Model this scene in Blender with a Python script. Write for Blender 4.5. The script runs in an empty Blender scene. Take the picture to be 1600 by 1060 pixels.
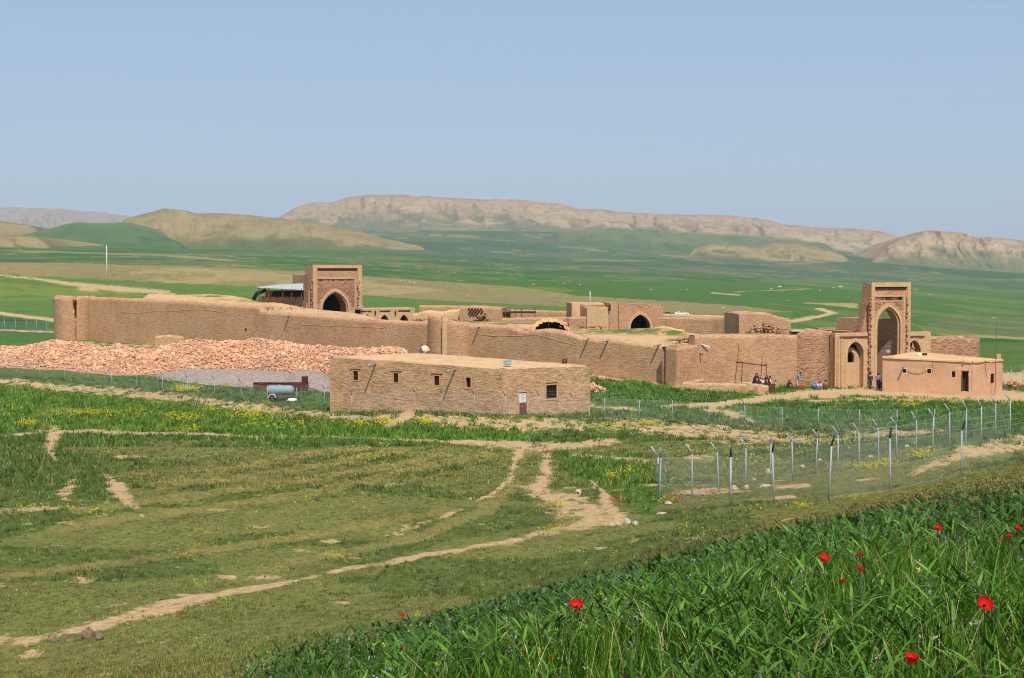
import bpy, bmesh, math, random
import numpy as np
from mathutils import Vector, Matrix

random.seed(7)
rng = np.random.default_rng(11)
SC = bpy.context.scene
COL = SC.collection

# ------------------------------------------------------------------ camera, light, exposure
F = 2400.0            # focal length in pixels of the 1600 px wide photograph
H = 13.0              # eye height above the caravanserai forecourt
YH = 420.0            # row of the horizontal line of sight
cam_d = bpy.data.cameras.new('camera'); cam = bpy.data.objects.new('camera', cam_d); COL.objects.link(cam)
cam.location = (0, 0, H)
cam_d.sensor_width = 36.0; cam_d.lens = 36.0 * F / 1600.0
cam_d.clip_start = 0.1; cam_d.clip_end = 60000
cam.rotation_euler = (math.radians(90) - math.atan((530 - YH) / F), 0, 0)
SC.camera = cam
SC.render.resolution_x = 1024; SC.render.resolution_y = 678

SUN_EL, SUN_AZ = math.radians(55), math.radians(13)      # azimuth: to the right of straight behind the camera
sd = Vector((math.cos(SUN_EL) * math.sin(SUN_AZ), -math.cos(SUN_EL) * math.cos(SUN_AZ), math.sin(SUN_EL)))
wd = bpy.data.worlds.new('World'); SC.world = wd; wd.use_nodes = True
nt = wd.node_tree; bgn = nt.nodes['Background']
sky = nt.nodes.new('ShaderNodeTexSky'); sky.sky_type = 'NISHITA'; sky.sun_disc = False
sky.sun_elevation = SUN_EL; sky.sun_rotation = math.atan2(sd.x, sd.y)
sky.altitude = 600; sky.air_density = 1.0; sky.dust_density = 1.5; sky.ozone_density = 3.2
veil = nt.nodes.new('ShaderNodeMix'); veil.data_type = 'RGBA'; veil.inputs[0].default_value = 0.62; veil.inputs[7].default_value = (3.62, 4.85, 6.45, 1)      # haze, thickest low down
tcw = nt.nodes.new('ShaderNodeTexCoord'); spw = nt.nodes.new('ShaderNodeSeparateXYZ'); mrw = nt.nodes.new('ShaderNodeMapRange'); nt.links.new(tcw.outputs['Generated'], spw.inputs[0]); nt.links.new(spw.outputs['Z'], mrw.inputs['Value'])
mrw.inputs['From Min'].default_value = 0.12; mrw.inputs['From Max'].default_value = 0.6; mrw.inputs['To Min'].default_value = 0.66; mrw.inputs['To Max'].default_value = 0.08; nt.links.new(mrw.outputs[0], veil.inputs[0])
nt.links.new(sky.outputs['Color'], veil.inputs[6]); nt.links.new(veil.outputs[2], bgn.inputs['Color']); bgn.inputs['Strength'].default_value = 0.115
sl = bpy.data.lights.new('sun', 'SUN'); sun = bpy.data.objects.new('sun', sl); COL.objects.link(sun)
sl.energy = 5.0; sl.angle = math.radians(0.5); sl.color = (1.0, 0.955, 0.88)
sun.rotation_euler = (-sd).to_track_quat('-Z', 'Y').to_euler(); sun.location = sd * 400
SC.view_settings.view_transform = 'Standard'; SC.view_settings.look = 'None'
SC.view_settings.gamma = 1.0; SC.view_settings.exposure = 0.0; SC.view_settings.use_curve_mapping = False
SC.render.engine = 'CYCLES'
SC.cycles.filter_width = 1.1; SC.cycles.volume_bounces = 0; SC.cycles.transparent_max_bounces = 16

# ------------------------------------------------------------------ small helpers
def lin(r, g, b, k=1.0):
    f = lambda c: ((c / 255 + 0.055) / 1.055) ** 2.4 if c > 10 else c / 255 / 12.92
    return (f(r) * k, f(g) * k, f(b) * k)

def _hash(ix, iy, seed):
    h = (ix.astype(np.int64) * 374761393 + iy.astype(np.int64) * 668265263 + seed * 974634777) & 0xffffffff
    h = ((h ^ (h >> 13)) * 1274126177) & 0xffffffff
    return ((h ^ (h >> 16)) & 0xffff) / 65535.0

def vnoise(x, y, seed=0):
    x = np.asarray(x, float); y = np.asarray(y, float)
    ix = np.floor(x); iy = np.floor(y); fx = x - ix; fy = y - iy
    fx = fx * fx * (3 - 2 * fx); fy = fy * fy * (3 - 2 * fy)
    a = _hash(ix, iy, seed); b = _hash(ix + 1, iy, seed); c = _hash(ix, iy + 1, seed); d = _hash(ix + 1, iy + 1, seed)
    return (a * (1 - fx) + b * fx) * (1 - fy) + (c * (1 - fx) + d * fx) * fy

def fbm(x, y, seed=0, o=4):
    s = 0; a = 0.5; t = 0
    for i in range(o):
        s = s + a * vnoise(x * 2 ** i + 17.3 * i, y * 2 ** i - 9.1 * i, seed + i); t += a; a *= 0.5
    return s / t

def wn(x, y, D, seed, k0=.02, el=3.0):      # world-space noise whose grain grows with distance
    q = np.log(np.maximum(D * k0, .3)) / math.log(4); i = np.floor(q); f = q - i; f = f * f * (3 - 2 * f); r = 0
    for j, w in ((0, 1 - f), (1, f)): S_ = 4.0 ** (i + j); r = r + w * fbm(x / S_ + (i + j) * 7.7, y / (S_ * el), seed)
    return r

# a point seen in column px at depth D; and the height that puts it on row py
def at(px, D): return ((px - 800) / F * D, D)
def zrow(py, D): return H - (py - YH) / F * D
def pix(x, y, z): return 800 + F * x / y, YH + F * (H - z) / y

# ------------------------------------------------------------------ materials
MATS = {}
def new_mat(name):
    m = bpy.data.materials.new(name); m.use_nodes = True; m.node_tree.nodes.clear()
    return m, m.node_tree.nodes, m.node_tree.links

class NB:       # tiny node builder
    def __init__(s, name):
        s.m, s.n, s.l = new_mat(name); MATS[name] = s.m
        s.out = s.n.new('ShaderNodeOutputMaterial'); s.b = s.n.new('ShaderNodeBsdfPrincipled')
        s.l.new(s.b.outputs[0], s.out.inputs['Surface'])
        s.b.inputs['Roughness'].default_value = 0.9; s.b.inputs['Specular IOR Level'].default_value = 0.15
    def put(s, sock, v):
        if isinstance(v, bpy.types.NodeSocket): s.l.new(v, sock)
        else:
            if isinstance(v, (tuple, list)) and len(v) == 3 and sock.type == 'RGBA': v = tuple(v) + (1,)
            sock.default_value = v
    def coord(s, kind='Object'): return s.n.new('ShaderNodeTexCoord').outputs[kind]
    def geo(s): return s.n.new('ShaderNodeNewGeometry').outputs['Position']
    def mapping(s, v, scale=(1, 1, 1), rot=(0, 0, 0), loc=(0, 0, 0)):
        m = s.n.new('ShaderNodeMapping'); s.put(m.inputs['Vector'], v)
        m.inputs['Scale'].default_value = scale; m.inputs['Rotation'].default_value = rot; m.inputs['Location'].default_value = loc
        return m.outputs[0]
    def noise(s, v, scale, detail=3, rough=0.6, dist=0):
        t = s.n.new('ShaderNodeTexNoise'); s.put(t.inputs['Vector'], v); t.inputs['Scale'].default_value = scale
        t.inputs['Detail'].default_value = detail; t.inputs['Roughness'].default_value = rough; t.inputs['Distortion'].default_value = dist
        return t.outputs['Fac']
    def voro(s, v, scale, out='Distance'):
        t = s.n.new('ShaderNodeTexVoronoi'); s.put(t.inputs['Vector'], v); t.inputs['Scale'].default_value = scale
        return t.outputs[out]
    def ramp(s, fac, stops, mode='LINEAR'):
        r = s.n.new('ShaderNodeValToRGB'); s.put(r.inputs['Fac'], fac); e = r.color_ramp.elements; r.color_ramp.interpolation = mode
        while len(e) < len(stops): e.new(0.5)
        for q, (p, c) in zip(e, stops): q.position = p; q.color = (tuple(c) + (1,)) if len(c) == 3 else c
        return r.outputs['Color']
    def mr(s, v, a, b, c, d):
        m = s.n.new('ShaderNodeMapRange'); s.put(m.inputs['Value'], v)
        for k, w in zip(('From Min', 'From Max', 'To Min', 'To Max'), (a, b, c, d)): m.inputs[k].default_value = w
        return m.outputs[0]
    def math(s, op, a, b=0.0, c=0.0):
        m = s.n.new('ShaderNodeMath'); m.operation = op; s.put(m.inputs[0], a); s.put(m.inputs[1], b); s.put(m.inputs[2], c); return m.outputs[0]
    def mix(s, f, a, b, mode='MIX'):
        m = s.n.new('ShaderNodeMix'); m.data_type = 'RGBA'; m.blend_type = mode; m.clamp_factor = True
        s.put(m.inputs[0], f); s.put(m.inputs[6], a); s.put(m.inputs[7], b); return m.outputs[2]
    def attr(s, name, out='Color'):
        a = s.n.new('ShaderNodeAttribute'); a.attribute_name = name; return a.outputs[out]
    def color(s, v): s.put(s.b.inputs['Base Color'], v)
    def bump(s, h, dist=0.05, st=0.6):
        b = s.n.new('ShaderNodeBump'); s.put(b.inputs['Height'], h); b.inputs['Distance'].default_value = dist; b.inputs['Strength'].default_value = st
        s.l.new(b.outputs[0], s.b.inputs['Normal'])

def brick_mat(name, base, dark, pale, ang=0.0, band=True, courses=4.0, contrast=0.5, bumpd=0.05):
    k = NB(name); uv = k.coord('UV')
    big = k.noise(uv, 0.16, 5, 0.65); med = k.noise(k.mapping(uv, (0.8, 2.4, 1)), 0.9, 4, 0.7)
    row = k.mapping(uv, (1.1, 7.0 * courses / 4, 1), (0, 0, ang))
    fine = k.noise(row, 1.0, 3, 0.75)
    fine2 = k.noise(k.mapping(uv, (3.5, 12, 1), (0, 0, ang)), 1.0, 2, 0.7)
    c = k.ramp(big, [(0.3, dark), (0.5, base), (0.72, pale)])
    c = k.mix(k.mr(k.noise(k.mapping(uv, (.07, .2, 1), loc=(3, 5, 0)), 1.0, 4, .6), .42, .6, 0, .55), c, tuple(a * b for a, b in zip(base, (.92, 1.0, .93))))
    c = k.mix(1.0, c, k.ramp(k.mr(k.noise(k.mapping(uv, (.9, .14, 1)), 1.0, 4, .7), .35, .65, .93, 1.05), [(0, (0, 0, 0)), (1, (1, 1, 1))]), 'MULTIPLY')
    spot = k.noise(k.mapping(uv, (.5, 1.1, 1), loc=(9, 2, 0)), 1.0, 6, .8); c = k.mix(k.mr(spot, .60, .68, 0, .55), c, tuple(a * .55 for a in dark))
    c = k.mix(k.mr(med, 0.35, 0.7, 0, 0.55), c, pale)
    s = k.mr(fine, 0.3, 0.62, 1 - contrast, 1.12)
    c = k.mix(1.0, c, k.ramp(s, [(0, (0, 0, 0)), (1, (1, 1, 1))]), 'MULTIPLY')
    s2 = k.mr(fine2, 0.36, 0.52, 0.58, 1.06)
    c = k.mix(1.0, c, k.ramp(s2, [(0, (0, 0, 0)), (1, (1, 1, 1))]), 'MULTIPLY')
    k.color(c); k.bump(k.math('ADD', fine, k.math('MULTIPLY', fine2, 0.6)), bumpd, 0.8)
    return k.m

BR = lin(182, 128, 92, 1.0); BRD = lin(160, 108, 76, 1.0); BRP = lin(204, 160, 118, 1.0)
M_wall = brick_mat('weathered_brick', lin(208, 157, 118), lin(180, 128, 96), lin(224, 180, 140), contrast=0.45)
M_wallw = brick_mat('warm_brick', lin(196, 148, 112), lin(168, 119, 88), lin(212, 171, 134), contrast=0.42)
M_diag = brick_mat('diagonal_brick', lin(196, 146, 112), lin(168, 118, 90), lin(212, 168, 132), ang=math.radians(32), contrast=0.75, bumpd=0.1, courses=3.2)
M_pale = brick_mat('pale_restored_brick', lin(206, 164, 122), lin(188, 144, 106), lin(216, 180, 140), contrast=0.22, bumpd=0.03)
M_portal = brick_mat('portal_brick', lin(198, 146, 114), lin(172, 120, 92), lin(214, 170, 136), contrast=0.45)
M_mud = brick_mat('mud_plastered_brick', lin(212, 166, 126), lin(192, 142, 104), lin(226, 186, 144), contrast=0.55, bumpd=0.07, courses=3.2)

def simple(name, col, rough=0.8, var=0.15, scale=3.0, metal=0.0, spec=0.3, bumpd=0.0, col2=None, thr=(0.5, 0.65)):
    k = NB(name); o = k.coord('Object')
    n = k.noise(o, scale, 4, 0.65)
    c = k.mix(k.mr(n, 0.3, 0.7, 0, 1), tuple(x * (1 - var) for x in col), tuple(min(1, x * (1 + var)) for x in col))
    if col2: c = k.mix(k.mr(k.noise(o, scale * 1.7, 5, 0.7), thr[0], thr[1], 0, 1), c, col2)
    k.color(c); k.b.inputs['Roughness'].default_value = rough; k.b.inputs['Metallic'].default_value = metal
    k.b.inputs['Specular IOR Level'].default_value = spec
    if bumpd: k.bump(k.noise(o, scale * 3, 4, 0.7), bumpd, 0.7)
    return k.m

M_sand = simple('earth_roof', lin(206, 170, 124), 0.95, 0.12, 0.5, bumpd=0.05, col2=lin(186, 146, 104))
M_plaster = simple('mud_plaster', lin(200, 157, 121), 0.95, 0.09, 0.7, bumpd=0.03, col2=lin(186, 142, 110), thr=(.5, .7))
M_dark_shade = simple('dark_shade_brick', lin(60, 40, 28), 0.95, 0.3, 2.0)  # near-black; puts shade of hollows into the colour, also covers small dark parts
M_wood = simple('weathered_timber', lin(96, 66, 44), 0.85, 0.25, 6.0)
M_steel = simple('galvanised_steel', lin(162, 166, 170), 0.6, 0.12, 8.0, metal=0.1, spec=0.4)
M_arm = simple('painted_post_arm', lin(70, 74, 80), 0.6, 0.1, 8.0)
M_rust = simple('rusty_iron', lin(110, 60, 42), 0.8, 0.35, 3.0, col2=lin(70, 42, 34), bumpd=0.01)
M_redpaint = simple('oxide_red_paint', lin(118, 50, 36), 0.6, 0.1, 4.0)
M_darkwood = simple('dark_red_frame', lin(74, 36, 32), 0.7, 0.15, 6.0)
M_black = simple('black_cloth', (0.012, 0.012, 0.014), 0.85, 0.2, 5.0)
M_glass = simple('dark_glass', (0.02, 0.02, 0.025), 0.12, 0.1, 2.0, spec=0.6)
M_bluegrey = simple('grey_tank_paint', lin(132, 148, 156), 0.55, 0.06, 2.0, spec=0.4, col2=lin(132, 140, 140), thr=(0.55, 0.75))
M_white = simple('white_paint', lin(224, 226, 226), 0.5, 0.04, 2.0, spec=0.4)
M_sheet = simple('pale_metal_sheet', lin(190, 196, 192), 0.5, 0.08, 1.0, metal=0.2, spec=0.5)
M_rubber = simple('tyre_rubber', (0.02, 0.02, 0.02), 0.85, 0.2, 5)
M_zinc = simple('zinc_spout', lin(150, 152, 145), 0.6, 0.15, 4, metal=0.3)
M_stone = simple('pale_stone', lin(178, 164, 142), 0.9, 0.15, 6, bumpd=0.02)
M_brownstone = simple('brown_clod', lin(140, 118, 94), 0.9, 0.35, 9, bumpd=0.05, col2=lin(92, 72, 56))
M_skin = simple('skin', lin(190, 135, 105), 0.6, 0.05, 5)
M_hair = simple('dark_hair', (0.015, 0.012, 0.01), 0.6, 0.1, 20)
def cloth(name, rgb): return simple(name, lin(*rgb), 0.85, 0.12, 7.0)

# ------------------------------------------------------------------ object helpers
def tag(o, label=None, cat=None, group=None, kind=None):
    if label: o['label'] = label
    if cat: o['category'] = cat
    if group: o['group'] = group
    if kind: o['kind'] = kind
    return o

def empty(name, loc=(0, 0, 0), rz=0.0, label=None, cat=None, group=None):
    o = bpy.data.objects.new(name, None); COL.objects.link(o); o.location = loc; o.rotation_euler.z = rz
    o.empty_display_size = 0.3
    return tag(o, label, cat, group)

def np_mesh(name, V, Fq, mat, uv=None, cols=None, smooth=False, parent=None):
    V = np.asarray(V, np.float32); Fq = np.asarray(Fq, np.int32)
    me = bpy.data.meshes.new(name); n, k = Fq.shape
    me.vertices.add(len(V)); me.vertices.foreach_set('co', V.ravel())
    me.loops.add(n * k); me.loops.foreach_set('vertex_index', Fq.ravel())
    me.polygons.add(n); me.polygons.foreach_set('loop_start', np.arange(0, n * k, k, dtype=np.int32))
    if smooth: me.polygons.foreach_set('use_smooth', np.ones(n, bool))
    if uv is not None:
        l = me.uv_layers.new(name='UVMap'); l.data.foreach_set('uv', np.asarray(uv, np.float32)[Fq.ravel()].ravel())
    for nm, c in (cols or {}).items():
        c = np.asarray(c, np.float32)
        if c.ndim == 1:
            a = me.attributes.new(nm, 'FLOAT', 'POINT'); a.data.foreach_set('value', c)
        else:
            if c.shape[1] == 3: c = np.hstack([c, np.ones((len(c), 1), np.float32)])
            a = me.attributes.new(nm, 'FLOAT_COLOR', 'POINT'); a.data.foreach_set('color', c.ravel())
    me.update(calc_edges=True); me.validate()
    me.materials.append(mat)
    o = bpy.data.objects.new(name, me); COL.objects.link(o); o.parent = parent
    return o

def grid_faces(nr, nc, wrap=False):
    r = np.arange(nr - 1)[:, None]; c = np.arange(nc - (0 if wrap else 1))[None, :]
    c2 = (c + 1) % nc
    return np.stack([r * nc + c, r * nc + c2, (r + 1) * nc + c2, (r + 1) * nc + c], -1).reshape(-1, 4)

class MB:
    """collects polygons with uv in metres, builds ONE mesh object"""
    def __init__(s): s.v = []; s.f = []; s.uv = []; s.sm = []
    def quad(s, a, b, c, d, uv=None, sm=False):
        i = len(s.v); s.v += [tuple(a), tuple(b), tuple(c), tuple(d)]; s.f.append((i, i + 1, i + 2, i + 3)); s.sm.append(sm)
        if uv is None:
            u = (Vector(b) - Vector(a)).length; w = (Vector(d) - Vector(a)).length
            q = a[0] + a[1]; uv = [(q, a[2]), (q + u, b[2]), (q + u, b[2] + w), (q, a[2] + w)]
        s.uv += uv
    def poly(s, pts, uv=None):
        i = len(s.v); s.v += [tuple(p) for p in pts]; s.f.append(tuple(range(i, i + len(pts)))); s.sm.append(False)
        s.uv += uv or [(p[0] + p[1] * 0.3, p[2] + p[1] * 0.7) for p in pts]
    def box(s, c, d, rz=0.0, rot=None):
        M = rot if rot else Matrix.Rotation(rz, 3, 'Z'); hx, hy, hz = d[0] / 2, d[1] / 2, d[2] / 2; c = Vector(c)
        P = [c + M @ Vector((x, y, z)) for z in (-hz, hz) for x, y in ((-hx, -hy), (hx, -hy), (hx, hy), (-hx, hy))]
        for f in ((0, 1, 5, 4), (1, 2, 6, 5), (2, 3, 7, 6), (3, 0, 4, 7), (4, 5, 6, 7), (3, 2, 1, 0)): s.quad(*[P[i] for i in f])
    def tube(s, pts, r, n=8, cap=True):
        pts = [Vector(p) for p in pts]; rs = r if isinstance(r, (list, tuple)) else [r] * len(pts); rings = []
        for i, p in enumerate(pts):
            t = (pts[min(i + 1, len(pts) - 1)] - pts[max(i - 1, 0)]).normalized()
            a = t.orthogonal().normalized() if i == 0 else (A - t * A.dot(t)).normalized()
            A = a; b = t.cross(a)
            rings.append([p + (a * math.cos(2 * math.pi * k / n) + b * math.sin(2 * math.pi * k / n)) * rs[i] for k in range(n)])
        for i in range(len(rings) - 1):
            for k in range(n): s.quad(rings[i][k], rings[i][(k + 1) % n], rings[i + 1][(k + 1) % n], rings[i + 1][k], sm=True)
        if cap: s.poly(rings[0][::-1]); s.poly(rings[-1])
    def lathe(s, c, prof, n=16, sx=1.0, sy=1.0, rz=0.0):
        R = Matrix.Rotation(rz, 3, 'Z'); c = Vector(c)
        rings = [[c + R @ Vector((r * sx * math.cos(2 * math.pi * k / n), r * sy * math.sin(2 * math.pi * k / n), z)) for k in range(n)] for r, z in prof]
        for i in range(len(rings) - 1):
            for k in range(n): s.quad(rings[i][k], rings[i][(k + 1) % n], rings[i + 1][(k + 1) % n], rings[i + 1][k], sm=True)
    def build(s, name, mat, parent=None, merge=True):
        me = bpy.data.meshes.new(name); me.from_pydata(s.v, [], s.f)
        l = me.uv_layers.new(name='UVMap'); l.data.foreach_set('uv', np.array(s.uv, np.float32).ravel())
        me.polygons.foreach_set('use_smooth', s.sm)
        me.materials.append(mat)
        if merge:
            bm = bmesh.new(); bm.from_mesh(me); bmesh.ops.remove_doubles(bm, verts=bm.verts, dist=0.0005)
            bmesh.ops.recalc_face_normals(bm, faces=bm.faces); bm.to_mesh(me); bm.free()
        o = bpy.data.objects.new(name, me); COL.objects.link(o); o.parent = parent
        return o

def copy_tree(o, parent=None):
    c = o.copy(); COL.objects.link(c); c.parent = parent
    for ch in list(o.children): copy_tree(ch, c)
    return c

# ------------------------------------------------------------------ the lie of the land
# columns of the view; each entry (depth, ('y', row)) or (depth, height)
Y = lambda D, y: (D, H - (y - YH) / F * D)
TAB = {
 -500: [(0, 11.2), (3, 11.0), (7, 10.1), (14, 8.2), (28, 5.3), Y(40, 905), Y(60, 797), Y(90, 742), Y(115, 705), Y(132, 680), Y(160, 640), Y(182, 607), Y(188, 592), Y(215, 567), Y(262, 533), Y(290, 517), Y(340, 500), Y(377, 490), Y(520, 466), Y(640, 440), Y(740, 411), Y(1100, 398), Y(1700, 385), Y(2500, 377), Y(4000, 372), Y(7000, 380), Y(9000, 390), Y(30000, 410)],
 0: [(0, 11.2), (3, 11.0), (7, 10.3), (14, 8.4), (28, 5.5), Y(40, 905), Y(60, 797), Y(90, 742), Y(115, 705), Y(132, 680), Y(160, 636), Y(181, 609), Y(187, 592), Y(215, 567), Y(262, 533), Y(290, 517), Y(340, 500), Y(377, 490), Y(520, 466), Y(640, 440), Y(740, 411), Y(1100, 398), Y(1700, 385), Y(2500, 377), Y(4000, 374), Y(7000, 382), Y(9000, 392), Y(30000, 412)],
 400: [(0, 11.3), (3, 11.1), (7, 10.8), (14, 9.3), (28, 6.0), Y(40, 915), Y(60, 800), Y(90, 745), Y(115, 706), Y(129, 686), Y(146, 658), Y(160, 641), Y(165, 626), Y(200, 583), Y(240, 545), Y(300, 515), Y(400, 487), Y(540, 458), Y(640, 440), Y(740, 418), Y(1100, 405), Y(1700, 394), Y(2500, 388), Y(4000, 372), Y(4850, 360), Y(7000, 365), Y(9000, 395), Y(30000, 412)],
 640: [(0, 11.35), (3, 11.2), (7, 10.95), (12, 9.9), (20, 8.1), (28, 6.4), Y(38, 928), Y(60, 803), Y(90, 745), Y(113, 706), Y(122, 690), Y(131, 668), Y(136, 647), Y(150, 638), Y(160, 629), Y(200, 584), Y(240, 547), Y(300, 515), Y(420, 485), Y(560, 462), Y(700, 440), Y(850, 430), Y(1100, 420), Y(1700, 404), Y(2500, 392), Y(3300, 380), Y(4000, 368), Y(4850, 359), Y(6000, 358), Y(9000, 370), Y(30000, 412)],
 860: [(0, 11.4), (3, 11.25), (7, 11.1), (12, 10.15), (20, 8.5), Y(37, 938), Y(60, 805), Y(90, 742), Y(112, 706), Y(127, 686), Y(129, 670), Y(134.5, 653), Y(148, 647), Y(165, 612), Y(182, 590), Y(230, 545), Y(300, 512), Y(400, 487), Y(540, 467), Y(700, 452), Y(900, 440), Y(1400, 426), Y(2200, 412), Y(3200, 394), Y(3900, 378), Y(4850, 362), Y(6000, 360), Y(9000, 375), Y(30000, 412)],
 1050: [(0, 11.4), (3, 11.3), (7, 11.2), (12, 10.4), (20, 8.9), (35, 6.2), Y(60, 792), Y(90, 735), Y(112, 703), Y(124, 686), Y(133, 670), Y(138, 657), Y(150, 640), Y(168, 612), Y(180, 597), Y(230, 550), Y(300, 515), Y(420, 487), Y(560, 467), Y(760, 450), Y(1100, 438), Y(1700, 425), Y(2600, 412), Y(3400, 400), Y(3900, 388), Y(4850, 374), Y(6000, 370), Y(9000, 380), Y(30000, 412)],
 1220: [(0, 11.4), (3, 11.35), (7, 11.3), (12, 10.65), (20, 9.2), (35, 6.9), Y(56, 791), Y(75, 757), Y(95, 722), Y(115, 697), Y(128, 682), Y(134, 671), Y(139, 664), Y(150, 645), Y(168, 622), Y(178.5, 608), Y(186, 603), Y(200, 588), Y(240, 548), Y(300, 520), Y(400, 497), Y(560, 475), Y(800, 457), Y(1200, 443), Y(2000, 430), Y(3000, 415), Y(3600, 405), Y(4500, 390), Y(4850, 384), Y(6000, 382), Y(9000, 392), Y(30000, 415)],
 1400: [(0, 11.4), (3, 11.4), (7, 11.3), (12, 10.75), (18, 9.9), (30, 8.2), Y(60, 767), Y(77, 728), Y(95, 703), Y(118, 686), Y(134, 674), Y(144, 655), Y(165, 627), Y(175, 613), Y(183, 608.5), Y(200, 592), Y(240, 553), Y(300, 528), Y(400, 508), Y(560, 488), Y(800, 468), Y(1200, 453), Y(2000, 440), Y(3000, 413), Y(3600, 407), Y(4500, 402), Y(6000, 400), Y(9000, 402), Y(30000, 417)],
 1600: [(0, 11.4), (3, 11.4), (6, 11.35), (12, 10.8), (16, 10.4), (30, 8.7), Y(60, 733), Y(80, 712), Y(98, 690), Y(120, 673), Y(140, 652), Y(165, 628), Y(180, 613), Y(200, 603), Y(230, 568), Y(280, 548), Y(340, 535), Y(450, 520), Y(700, 497), Y(1200, 475), Y(2000, 450), Y(3000, 430), Y(4500, 425), Y(6000, 420), Y(9000, 415), Y(30000, 419)],
 2100: [(0, 11.4), (3, 11.5), (6, 11.6), (12, 11.4), (16, 11.2), (30, 10), Y(60, 700), Y(80, 690), Y(98, 678), Y(120, 665), Y(140, 650), Y(165, 630), Y(180, 620), Y(200, 606), Y(230, 580), Y(280, 562), Y(340, 550), Y(450, 530), Y(700, 505), Y(1200, 483), Y(2000, 458), Y(3000, 434), Y(4500, 428), Y(6000, 426), Y(9000, 418), Y(30000, 420)],
}
UG = np.arange(-500, 2101, 20.0); LG = np.linspace(math.log(1.0), math.log(30000.0), 1400)
_cols = sorted(TAB); _T = []
for u in _cols:
    d = np.array([p[0] for p in TAB[u]], float); z = np.array([p[1] for p in TAB[u]], float)
    _T.append(np.interp(np.exp(LG), d, z))
_T = np.array(_T); T = np.zeros((len(UG), len(LG)))
for j in range(len(LG)): T[:, j] = np.interp(UG, _cols, _T[:, j])
def _blur(A, s, ax):
    r = int(3 * s); k = np.exp(-0.5 * (np.arange(-r, r + 1) / s) ** 2); k /= k.sum()
    P = np.pad(A, [(r, r) if i == ax else (0, 0) for i in range(2)], mode='edge')
    return sum(k[i] * np.take(P, np.arange(i, i + A.shape[ax]), axis=ax) for i in range(2 * r + 1))
T = _blur(T, 2.2, 0); T = _blur(T, 1.6, 1)

BUMPS = [  # px, D, width(m), depth(m), height
    (1530, 84, 3.6, 4.5, 1.0), (1480, 80, 3.0, 4.0, 0.5), (1600, 88, 4.5, 5, 1.1),
]
def ground(x, y):
    x = np.asarray(x, float); y = np.asarray(y, float)
    r = np.hypot(x, y) + 1e-6; th = np.arctan2(x, y)
    tc = np.clip(th, math.atan(-1300 / F), math.atan(1300 / F))
    D = np.maximum(r * np.cos(tc), 1.001); u = np.clip(800 + F * np.tan(tc), -500, 2099.9)
    fu = (u + 500) / 20.0; iu = np.clip(fu.astype(int), 0, len(UG) - 2); fu = fu - iu
    fl = (np.log(np.minimum(D, 29000)) - LG[0]) / (LG[1] - LG[0]); il = np.clip(fl.astype(int), 0, len(LG) - 2); fl = fl - il
    z = (T[iu, il] * (1 - fu) + T[iu + 1, il] * fu) * (1 - fl) + (T[iu, il + 1] * (1 - fu) + T[iu + 1, il + 1] * fu) * fl
    for p, d0, w, dd, h in BUMPS:
        bx, by = at(p, d0); z = z + h * np.exp(-((x - bx) / w) ** 2 - ((y - by) / dd) ** 2)
    mid = np.clip((D - 20) / 30, 0, 1)
    z = z + (fbm(x / 5.0, y / 5.0, 3) - 0.5) * 0.35 * mid * np.clip(1.4 - D / 400, 0.2, 1) + (fbm(x / 1.1, y / 1.1, 5, 3) - 0.5) * 0.12 * np.clip((D - 3) / 20, 0, 1)
    far = np.clip((D - 500) / 1500, 0, 1)
    z = z + (fbm(x / 420.0, y / 500.0, 8) - 0.5) * 9 * far
    return z
def gz(x, y): return float(ground(np.array([x]), np.array([y]))[0])
def hit(px, py, dmin=20, dmax=3000):
    Ds = np.exp(np.linspace(math.log(dmin), math.log(dmax), 3000)); k = (px - 800) / F
    z = ground(k * Ds, Ds); row = YH + F * (H - z) / Ds
    i = np.argmax(row <= py); D = float(Ds[i]); return (k * D, D, float(z[i]))
# ------------------------------------------------------------------ what covers the ground, as map zones
def poly_in(px, py, P):
    P = np.array(P, float); ins = np.zeros(px.shape, bool); j = len(P) - 1
    m = (px >= P[:, 0].min()) & (px <= P[:, 0].max()) & (py >= P[:, 1].min()) & (py <= P[:, 1].max())
    qx, qy = px[m], py[m]; r = np.zeros(qx.shape, bool)
    for i in range(len(P)):
        xi, yi = P[i]; xj, yj = P[j]
        if yi != yj:
            r ^= ((yi > qy) != (yj > qy)) & (qx < (xj - xi) * (qy - yi) / (yj - yi) + xi)
        j = i
    ins[m] = r; return ins
def band(px, py, line, lo, hi=None):      # line: list of (px, row_top, row_bottom)
    L = np.array(line, float); t = np.interp(px, L[:, 0], L[:, 1]); b = np.interp(px, L[:, 0], L[:, 2])
    w0 = 1e-3 if L[0, 0] < -200 else min(90, (L[-1, 0] - L[0, 0]) * .25); w1 = 1e-3 if L[-1, 0] > 1650 else min(90, (L[-1, 0] - L[0, 0]) * .25)
    f = np.clip((px - L[0, 0]) / w0, 0, 1) * np.clip((L[-1, 0] - px) / w1, 0, 1); mid = t + (b - t) * .35; t = mid + (t - mid) * f; b = mid + (b - mid) * f
    return (px >= L[0, 0]) & (px <= L[-1, 0]) & (py >= t) & (py <= b) & (f > 0)
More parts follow.
